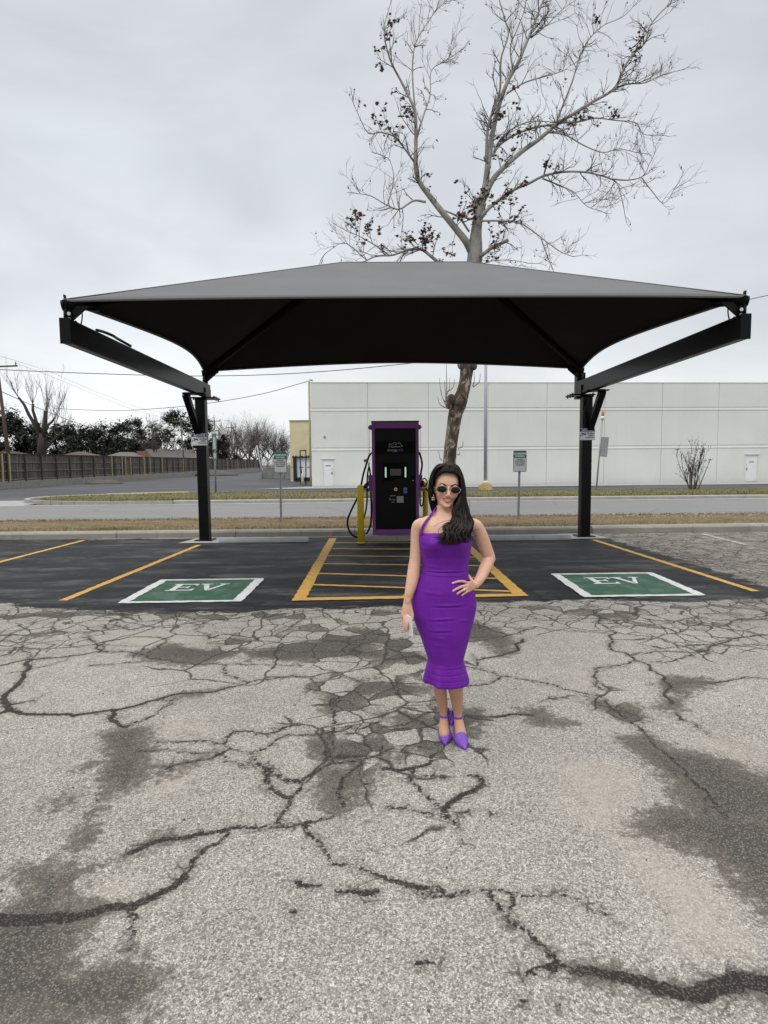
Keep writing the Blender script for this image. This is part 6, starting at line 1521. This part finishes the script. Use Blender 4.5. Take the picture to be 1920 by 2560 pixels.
# ring and bracelets
b = MB(); c = F(1160.5, 1474, .017); b.tube([c + Vector((.0035 * math.cos(t), -.0100 * math.sin(t), .0096 * math.cos(t))) for t in np.linspace(0, 2 * PI, 20)], .0017, 6, False); b.ell(c + Vector((0, -.0115, 0)), (.003, .002, .003)); part(b, 'finger_ring', M['silver'], woman)
b = MB()
for (x, y, tl, rr_) in ((1019.5, 1485, .10, 11.8), (1018.5, 1489, -.05, 11.5)):
    c = B(x, y, -.046); rx = rr_ * PXS; b.tube([c + Vector((rx * math.cos(t), rx * math.sin(t), rx * tl * 3 * math.cos(t))) for t in np.linspace(0, 2 * PI, 24)], .0016, 6, False)
c = B(1014, 1492, -.072); b.tube([c, c + Vector((-.002, -.003, -.028))], .0012, 5); b.ell(B(1018, 1483.5, -.073), (.0045, .003, .0035)); each(b, 'bracelet', M['gold'], woman)

# dress: fitted knit with the folds the photo shows
FOLD = [(1421.5, .0035, 1.2, 1112, 60, .0), (1425, -.0050, 1.4, 1112, 60, .01), (1432, .0038, 2.2, 1115, 50, .03), (1385, .0022, 2.5, 1068, 14, -.25), (1474, .0030, 3.5, 1080, 22, .10), (1503, .0045, 2.6, 1118, 34, -.01), (1507.5, -.0048, 2.6, 1118, 34, -.01), (1536, .0040, 2.6, 1105, 26, -.05), (1540.5, -.0042, 2.6, 1105, 28, -.05), (1541, .003, 2.5, 1155, 14, .02), (1563, .0030, 3, 1100, 24, -.02), (1568, -.0030, 3, 1100, 24, -.02), (1582, .0026, 3, 1095, 18, .05), (1600, .0022, 4, 1092, 18, 0), (1366, .0030, 3.0, 1060, 10, .35), (1410, .002, 3, 1075, 20, .12), (1456, .0024, 3, 1150, 14, -.2), (1448, -.0025, 4, 1165, 10, -.1)]
dm = MB(); rings = []; N = 120
for y in np.arange(1329, 1652.5, 1.0):
    rg = ring(DR, y, N, -.001)
    for j, v in enumerate(rg):
        if v.y < PY + .02:
            px = 960 + (v.x - P(960, y, PY).x) / PXS; dd = 0
            for y0, A, s, x0, wd, sl in FOLD:
                yy = y - y0 - sl * (px - x0)
                if abs(yy) < 4 * s: dd += A * math.exp(-(yy / s) ** 2) * math.exp(-((px - x0) / wd) ** 4)
            # bust, navel line and thigh form
            dd += .020 * math.exp(-((px - 1080) / 20) ** 2 - ((y - 1356) / 17) ** 2) + .020 * math.exp(-((px - 1147) / 20) ** 2 - ((y - 1356) / 17) ** 2)
            dd -= .010 * math.exp(-((px - 1112) / 9) ** 2 - ((y - 1352) / 20) ** 2)
            dd += .012 * math.exp(-((px - 1092) / 22) ** 2 - ((y - 1570) / 50) ** 2) + .012 * math.exp(-((px - 1138) / 22) ** 2 - ((y - 1570) / 50) ** 2) + .006 * math.exp(-((px - 1112) / 30) ** 2 - ((y - 1470) / 26) ** 2)
            v.y -= dd
        if y < 1336: v.z += .004 * math.cos((v.x - rg[0].x) * 9)
    rings.append(rg)
# neckline: lower at the arms, a touch higher over the bust
for i in range(14):
    k = 1 - i / 14
    for v in rings[i]:
        px = 960 + (v.x - P(960, 1330, PY).x) / PXS
        if v.y < PY: v.z += k * .008 * (-(((px - 1090) / 52) ** 2) * .35)
        else: v.z -= k * .02 * ((v.y - PY) / .09)
dm.loft(rings, cap=False)
dress = part(dm, 'dress', M['dress'], woman); so2 = dress.modifiers.new('t', 'SOLIDIFY'); so2.thickness = .003; so2.offset = -1
# rolled top edge and the waist seam
b = MB(); b.tube(rings[0] + [rings[0][0]], .0035, 6, False); part(b, 'neckline_band', M['dress'], dress)
# flounced hem in stitched bands
fm = MB(); fr = []
base = interp(DR, 1652)
for k in range(45):
    u = k / 44; y = 1648 + 52 * u; l = 1071.5 - 13.5 * u ** .8; r = 1157 + 16.5 * u ** .9; c = B((l + r) / 2, y); hw = (r - l) / 2 * PXS; rg = []
    st_ = -.0026 if k % 11 == 10 else .0005 * math.sin(PI * (k % 11) / 10)
    for j in range(160):
        t = 2 * PI * j / 160; ct, sn = math.cos(t), math.sin(t); f = .097 + .022 * u
        pl_ = (.017 * math.sin(6 * t + .9) * (1.25 - ct) * .7 + .008 * math.sin(13 * t + 2) * max(0, .3 - ct) + .007 * math.sin(4 * t + 1)) * u ** 1.2
        hwj = hw + st_ + (pl_ * .55 if abs(ct) < .9 else pl_ * .2)
        dr_ = f + st_ + pl_
        p = Vector((c.x + hwj * math.copysign(abs(ct) ** .9, ct), c.y + dr_ * math.copysign(abs(sn) ** .9, sn), c.z))
        p.z += -.010 * u * (1 if sn < 0 else -1) * abs(sn) - .012 * u * (ct + .2) * (.5) + .004 * u * math.sin(6 * t + 1.6)
        rg.append(p)
    fr.append(rg)
fm.loft(fr, cap=False); fl = part(fm, 'flounce', M['dress'], dress); so3 = fl.modifiers.new('t', 'SOLIDIFY'); so3.thickness = .003; so3.offset = -1
# halter straps
def ribbon(pts, w, th=.0025):
    b = MB(); q = [Vector(v) for v in cr([tuple(p) for p in pts], 6)]; rg = []
    for i, v in enumerate(q):
        d = (q[min(i + 1, len(q) - 1)] - q[max(i - 1, 0)]).normalized(); out = Vector((v.x - B(1112, 1300).x, (v.y - PY - .01) * 1.6, .03)).normalized(); a = d.cross(out).normalized()
        rg.append([v + a * w / 2 + out * th, v - a * w / 2 + out * th, v - a * w / 2 - out * th, v + a * w / 2 - out * th])
    b.loft(rg, smooth=False); return b
def S(x, y, k=.004): return B(x, y, front(x, y, NK) - k)
part(ribbon([B(1051, 1336, -.050), S(1053.5, 1326, .008), S(1059, 1313, .009), S(1067, 1300, .010), S(1076, 1289, .009), B(1084, 1279, -.026), B(1089, 1270, .0), B(1094, 1263, .03)], .0155), 'halter_strap', M['dress'], dress)
part(ribbon([B(1174, 1336, -.050), S(1172, 1326, .008), S(1166, 1313, .009), S(1157, 1300, .010), S(1148, 1289, .009), B(1140, 1279, -.026), B(1136, 1270, .0), B(1131, 1263, .03)], .0155), 'halter_strap', M['dress'], dress)

# hair: cap plus long locks swept over her left shoulder, ends curled
rr = random.Random(31)
cap = MB(); vs = []; fs = []; NU, NV = 64, 34
for i in range(NV + 1):
    ph = PI / 2 - (PI * .80) * i / NV
    for j in range(NU):
        t = 2 * PI * j / NU; d = Vector((math.cos(ph) * math.cos(t), math.cos(ph) * math.sin(t), math.sin(ph)))
        rip = 1 + .010 * math.sin(t * 23 + math.sin(ph * 5) * 2) + .006 * math.sin(t * 41)
        part_line = -.006 * math.exp(-((d.x + .02) / .05) ** 2) if (d.y < .35 and d.z > .3) else 0
        vs.append((d.x * .0835 * rip, .010 + d.y * .106 * rip, .034 + d.z * (.1085 * rip + part_line)))
for i in range(NV):
    for j in range(NU):
        q4 = [i * NU + j, i * NU + (j + 1) % NU, (i + 1) * NU + (j + 1) % NU, (i + 1) * NU + j]
        cx = sum(vs[k][0] for k in q4) / 4; cy = sum(vs[k][1] for k in q4) / 4; cz = sum(vs[k][2] for k in q4) / 4
        hl_ = .096 - .50 * max(0, abs(cx + .004) - .022) - 6 * max(0, abs(cx) - .045) ** 2 * 4
        if cy < -.012 and cz < hl_: continue
        fs.append(tuple(q4))
cap.add([hd(*v) for v in vs], fs, True)
hair = part(cap, 'hair', M['hair'], woman); s4 = hair.modifiers.new('t', 'SOLIDIFY'); s4.thickness = .010; s4.offset = -1
gR = [[(1113, 1165, -.004), (1131, 1168, -.010), (1147, 1183, -.006), (1153, 1206, -.008), (1152.5, 1232, -.016), (1143, 1256, -.045), (1133, 1277, -.062), (1135, 1292, -.075), (1128, 1304, -.098), (1113, 1314, -.118), (1113, 1328, -.132), (1103, 1340, -.142), (1089, 1345, -.140)],
      [(1114, 1163, -.002), (1132, 1166, -.006), (1149, 1182, -.002), (1155, 1210, -.002), (1156, 1240, -.012), (1150, 1262, -.044), (1142, 1282, -.066), (1144, 1298, -.084), (1140, 1312, -.108), (1126, 1324, -.134), (1126, 1338, -.146), (1116, 1351, -.150), (1100, 1356, -.146)],
      [(1115, 1161, .006), (1135, 1164, .006), (1151, 1182, .006), (1157, 1212, .006), (1158, 1244, -.004), (1158, 1268, -.030), (1153, 1288, -.056), (1156, 1304, -.080), (1153, 1320, -.108), (1140, 1334, -.138), (1138, 1348, -.146), (1130, 1359, -.142), (1114, 1362, -.138)],
      [(1116, 1159, .02), (1139, 1162, .015), (1153, 1181, .014), (1159.5, 1214, .016), (1161, 1246, .012), (1166, 1270, -.012), (1166, 1288, -.040), (1170, 1304, -.062), (1168, 1320, -.088), (1156, 1334, -.116), (1156, 1346, -.122), (1149, 1356, -.126), (1136, 1359, -.13)],
      [(1116, 1160, .06), (1140, 1164, .05), (1154, 1184, .045), (1161, 1216, .040), (1163, 1246, .03), (1170, 1270, .006), (1174, 1286, -.012), (1180, 1302, -.034), (1177, 1318, -.062), (1173, 1332, -.078), (1179, 1343, -.074), (1184, 1351, -.070), (1190, 1350, -.066)]]
gL = [[(1110, 1165, -.004), (1095, 1170, -.010), (1084, 1186, -.004), (1079.5, 1208, -.002), (1079, 1228, .006), (1082.5, 1250, .020), (1088, 1274, .045), (1092, 1290, .07)],
      [(1110, 1162, .004), (1095, 1167, .002), (1083, 1185, .004), (1078, 1208, .004), (1076.5, 1234, .012), (1079, 1258, .035), (1086, 1280, .055), (1090, 1298, .08)],
      [(1110, 1159, .03), (1093, 1164, .025), (1080, 1184, .03), (1074, 1210, .03), (1073, 1238, .034), (1077, 1260, .045), (1084, 1282, .062), (1090, 1300, .085)]]
def locks(b, guides, n, r0, wav, seed, jit, tip=.10, lift=0.0):
    rr = random.Random(seed); g = [np.array(k) for k in guides]
    for k in range(n):
        u = (k + rr.random()) / n * (len(g) - 1); i = min(int(u), len(g) - 2); f = u - i
        base = g[i] * (1 - f) + g[i + 1] * f; m = len(base); ph = rr.uniform(0, 6.28); am = rr.uniform(.4, 1) * wav; endj = rr.uniform(-1, 1); cut = rr.uniform(.80, 1.0)
        q = cr([tuple(v) for v in base], 4); q = q[:max(8, int(len(q) * cut))]; out = []; rad = []
        for j, v in enumerate(q):
            s = j / (len(q) - 1); w = am * s ** 1.6
            x = v[0] + w * math.sin(ph * .25 + s * 15 + u * 2.2) + jit * rr.uniform(-.1, .1) + endj * 8 * s ** 4; y = v[1] + w * .55 * math.cos(ph * .4 + s * 15) + endj * 5 * s ** 4
            y -= lift * 260 * max(0, 1 - s * 3.2); x += lift * 230 * max(0, 1 - s * 1.5) * (1 if base[-1][0] > 1100 or base[3][0] > 1118 else -1) * rr.uniform(.2, 1)
            out.append(B(x, y, v[2] - lift + .011 * math.sin(ph + s * 13 + u) * (s ** 1.3 + .1) + jit * .0004 * rr.uniform(-1, 1)))
            rad.append(max(.0006, r0 * (.55 + .6 * math.sin(PI * min(1, s * 1.15))) * (1 if s < .72 else max(tip, 1 - (s - .72) / .28))))
        b.tube(out, rad, 7)
gB = [[(1096, 1200, .10), (1086, 1225, .10), (1083, 1250, .085), (1088, 1275, .078), (1096, 1300, .09)], [(1104, 1200, .11), (1098, 1230, .105), (1096, 1258, .088), (1099, 1280, .08), (1104, 1305, .09)],
      [(1120, 1200, .11), (1122, 1230, .105), (1126, 1258, .088), (1130, 1282, .08), (1134, 1305, .085)], [(1140, 1200, .09), (1148, 1230, .08), (1152, 1258, .07), (1154, 1282, .06), (1156, 1305, .06)]]
b = MB(); locks(b, gB, 46, .0085, 1.0, 8, .8); part(b, 'rear_hair', M['hair'], woman)
b = MB()
rc = random.Random(44)
for k in range(40):
    u = rc.random() * 3.6; i = int(u); f = u - i; base = np.array(gR[i]) * (1 - f) + np.array(gR[min(i + 1, 4)]) * f
    q = cr([tuple(v) for v in base], 6); q = q[int(len(q) * .55):]; ph = rc.uniform(0, 6.28); am = rc.uniform(4, 8.5); out = []; rad = []; tn = rc.uniform(6, 9); ox = rc.uniform(-4, 4)
    for j, v in enumerate(q):
        s_ = j / (len(q) - 1); w_ = am * min(1, s_ * 1.6)
        out.append(B(v[0] + ox + w_ * math.sin(ph + tn * s_), v[1] + w_ * .45 * math.sin(ph * 2 + tn * s_), v[2] - .008 - w_ * PXS * (1 + math.cos(ph + tn * s_)) * .8)); rad.append(.0042 * (.35 + .65 * math.sin(PI * min(1, .12 + s_ * .95))))
    b.tube(out, rad, 7)
part(b, 'curls', M['hair_light'], woman)
b = MB(); locks(b, gR, 110, .0068, 5.2, 1, 1.0); locks(b, gL, 46, .0068, .8, 2, .6); part(b, 'long_locks', M['hair'], woman)
b = MB(); locks(b, gR, 52, .0024, 6.0, 13, 1.6, .2, .006); locks(b, gL, 22, .0022, .8, 14, .6, .2, .005); part(b, 'highlights', M['hair_light'], woman)
b = MB(); locks(b, gR, 190, .0014, 8.5, 3, 2.2, .3); locks(b, gL, 40, .0013, 1.6, 4, 1.2, .3)
for s in ([(1136, 1300, -.10), (1116, 1302, -.105), (1098, 1308, -.10), (1085, 1316, -.098)], [(1130, 1312, -.115), (1108, 1316, -.122), (1098, 1322, -.122), (1096, 1332, -.125)], [(1176, 1328, -.07), (1186, 1325, -.06), (1197, 1324, -.05)], [(1178, 1338, -.075), (1188, 1340, -.06), (1194, 1339, -.055)], [(1172, 1250, 0), (1175, 1262, 0), (1173, 1285, -.01)], [(1105, 1160, 0), (1092, 1166, 0), (1082, 1178, 0)]):
    b.tube([tuple(v) for v in cr([tuple(B(*p)) for p in s], 6)], .0011, 4)
part(b, 'loose_strands', M['hair'], woman)

# shoes: pointed satin court shoes, ankle strap, bow and stiletto heel
def shoe(toe, ball, name_i, hw_, ank, bow):
    zf = .006; T = Vector((toe[0], toe[1], zf)); d = Vector((ball[0] - toe[0], ball[1] - toe[1], 0)).normalized(); s = Vector((d.y, -d.x, 0))
    b = MB(); rings = []
    for u, w, h, z0 in ((0.0, .003, .006, 0), (.008, .008, .012, 0), (.022, .016, .020, 0), (.042, .027, .030, 0), (.06, .035, .041, .0), (.075, .0395, .050, .002), (.086, hw_, .055, .005), (.090, hw_ * .99, .055, .008)):
        c = T + d * u + Vector((0, 0, z0)); rg = []
        for t in np.linspace(0, 2 * PI, 22, endpoint=False):
            v = math.sin(t); rg.append(c + s * (w * math.copysign(abs(math.cos(t)) ** .8, math.cos(t))) + Vector((0, 0, h * (max(0, v) ** .9) if v > 0 else .003 * v)))
        rings.append(rg)
    b.loft(rings); vamp = part(b, 'shoe', M['satin'], woman)
    b = MB(); rg = []
    for u, w, z in ((.085, .036, .008), (.11, .036, .014), (.14, .028, .036), (.17, .026, .064), (.20, .027, .082), (.225, .024, .086)):
        c = T + d * u; rg.append([c + s * w + Vector((0, 0, z)), c - s * w + Vector((0, 0, z)), c - s * w + Vector((0, 0, z - .006)), c + s * w + Vector((0, 0, z - .006))])
    b.loft(rg, smooth=False); part(b, 'sole', M['satin'], vamp)
    b = MB(); rg = []
    for k in range(9):
        z = .086 + .05 * k / 8; rg.append([T + d * (.200 + .030 * math.sin(t)) + s * (.028 * math.cos(t)) + Vector((0, 0, z)) for t in np.linspace(-.5, PI + .5, 12)])
    b.loft(rg, cap=False, closed=False); hc = part(b, 'heel_counter', M['satin'], vamp); k_ = hc.modifiers.new('t', 'SOLIDIFY'); k_.thickness = .003
    b = MB(); b.tube([T + d * .215 + Vector((0, 0, .082)), T + d * .218 + Vector((0, 0, .045)), T + d * .222 + Vector((0, 0, -.004))], [.018, .009, .005], 10); part(b, 'heel', M['satin'], vamp)
    c = B(*ank[:3]); r = ank[3] * PXS + .003
    b = MB(); pts = [c + Vector((r * math.cos(t), r * 1.02 * math.sin(t), .004 * math.sin(t))) for t in np.linspace(0, 2 * PI, 28)]
    for z in (-.0035, 0, .0035): b.tube([p + Vector((0, 0, z)) for p in pts], .0036, 6, False)
    part(b, 'ankle_strap', M['satin'], vamp)
    b = MB(); k0 = c + Vector((bow * r, -.006, 0))
    for ang, L in ((60, .034), (120, .030), (-75, .046), (-110, .040)):
        e_ = Vector((math.cos(R(ang)) * bow, -.25, math.sin(R(ang)))); m = Vector((-e_.z, 0, e_.x)).normalized(); rg = []
        for u in np.linspace(0, 1, 6): o = k0 + e_ * (L * u); w = .003 + .009 * u; rg.append([o + m * w, o + m * w * .2 + Vector((0, -.004, 0)), o - m * w, o + Vector((0, .003, 0))])
        b.loft(rg)
    b.ell(k0, (.007, .007, .007)); part(b, 'bow', M['satin'], vamp)
gp_ = lambda x, y: tuple(G(x, y))[:2]
tL = gp_(1113.5, 1864.5); tR = gp_(1164.5, 1876)
shoe(tL, (tL[0] + .010, tL[1] + .10), 0, .0415, (1110, 1787.5, .060, 10.4), 1)
shoe(tR, (tR[0] - .018, tR[1] + .10), 1, .0415, (1144.5, 1789.5, .042, 12.0), -1)
# phone held at her side
pc = B(1023.5, 1564, -.094); ax = Vector((.36, -.93, .02)).normalized(); az_ = (Vector((-.10, .0, 1)) - ax * Vector((-.10, 0, 1)).dot(ax)).normalized(); ay = az_.cross(ax)
rot = Matrix((ax, ay, az_)).transposed()
ph_ = thing('phone', pc, 'silver phone held in the hand hanging at the woman\'s side', 'phone')
b = MB(); b.box(pc, (.070, .0085, .118), rot); part(b, 'phone_body', M['silver'], ph_, .0025)
b = MB(); b.box(pc + ay * .0048, (.062, .0008, .110), rot); part(b, 'screen', M['panel_gloss'], ph_)
# ------------------------------------------------------------------ overcast daylight
w = bpy.data.worlds.new('World'); scene.world = w; w.use_nodes = True
nt = w.node_tree; nn = nt.nodes; ll = nt.links; nn.clear()
SUN_EL, SUN_AZ = R(58), R(205)
sky = nn.new('ShaderNodeTexSky'); sky.sky_type = 'NISHITA'; sky.sun_disc = False; sky.sun_elevation = SUN_EL; sky.sun_rotation = SUN_AZ
bg1 = nn.new('ShaderNodeBackground'); bg1.inputs[1].default_value = 0.10; ll.new(sky.outputs[0], bg1.inputs[0])
tc = nn.new('ShaderNodeTexCoord'); sep = nn.new('ShaderNodeSeparateXYZ'); ll.new(tc.outputs['Generated'], sep.inputs[0])
rp = nn.new('ShaderNodeValToRGB'); ll.new(sep.outputs[2], rp.inputs[0]); e = rp.color_ramp.elements
stops = [(0.0, (.86, .88, .88)), (0.10, (.81, .83, .84)), (0.22, (.70, .73, .757)), (0.42, (.655, .69, .722)), (0.62, (.66, .692, .722)), (0.76, (1.55, 1.57, 1.6)), (1.0, (2.1, 2.12, 2.15))]
while len(e) < len(stops): e.new(.5)
for q_, (p_, c_) in zip(e, stops): q_.position = p_; q_.color = (*c_, 1)
mp = nn.new('ShaderNodeMapping'); mp.inputs['Scale'].default_value = (1.0, 1.0, 2.6); ll.new(tc.outputs['Generated'], mp.inputs[0])
ns = nn.new('ShaderNodeTexNoise'); ns.inputs['Scale'].default_value = 2.3; ns.inputs['Detail'].default_value = 6; ns.inputs['Distortion'].default_value = .5; ns.inputs['Roughness'].default_value = .5; ll.new(mp.outputs[0], ns.inputs['Vector'])
nr = nn.new('ShaderNodeMapRange'); nr.inputs[1].default_value = .3; nr.inputs[2].default_value = .7; nr.inputs[3].default_value = .86; nr.inputs[4].default_value = 1.14; ll.new(ns.outputs['Fac'], nr.inputs[0])
# thinner cloud low in the north-west: brighter and warmer there
az = nn.new('ShaderNodeVectorMath'); az.operation = 'DOT_PRODUCT'; az.inputs[1].default_value = (-.36, .93, .06); ll.new(tc.outputs['Generated'], az.inputs[0])
ar = nn.new('ShaderNodeMapRange'); ar.inputs[1].default_value = .90; ar.inputs[2].default_value = 1.0; ar.inputs[3].default_value = 1.0; ar.inputs[4].default_value = 1.13; ll.new(az.outputs['Value'], ar.inputs[0])
mu = nn.new('ShaderNodeMath'); mu.operation = 'MULTIPLY'; ll.new(nr.outputs[0], mu.inputs[0]); ll.new(ar.outputs[0], mu.inputs[1])
bg2 = nn.new('ShaderNodeBackground'); ll.new(rp.outputs[0], bg2.inputs[0]); ll.new(mu.outputs[0], bg2.inputs[1])
mx = nn.new('ShaderNodeMixShader'); mx.inputs[0].default_value = .9; ll.new(bg1.outputs[0], mx.inputs[1]); ll.new(bg2.outputs[0], mx.inputs[2])
wo = nn.new('ShaderNodeOutputWorld'); ll.new(mx.outputs[0], wo.inputs[0])
sd = bpy.data.lights.new('sun', 'SUN'); sd.energy = 1.0; sd.angle = R(25); sd.color = (1.0, .965, .92)
so_ = bpy.data.objects.new('sun', sd); col.objects.link(so_)
dirv = Vector((math.sin(SUN_AZ) * math.cos(SUN_EL), math.cos(SUN_AZ) * math.cos(SUN_EL), math.sin(SUN_EL)))
so_.rotation_euler = dirv.to_track_quat('Z', 'Y').to_euler(); so_.location = (0, -20, 40)
scene.view_settings.exposure = 0.15
scene.render.engine = 'CYCLES'
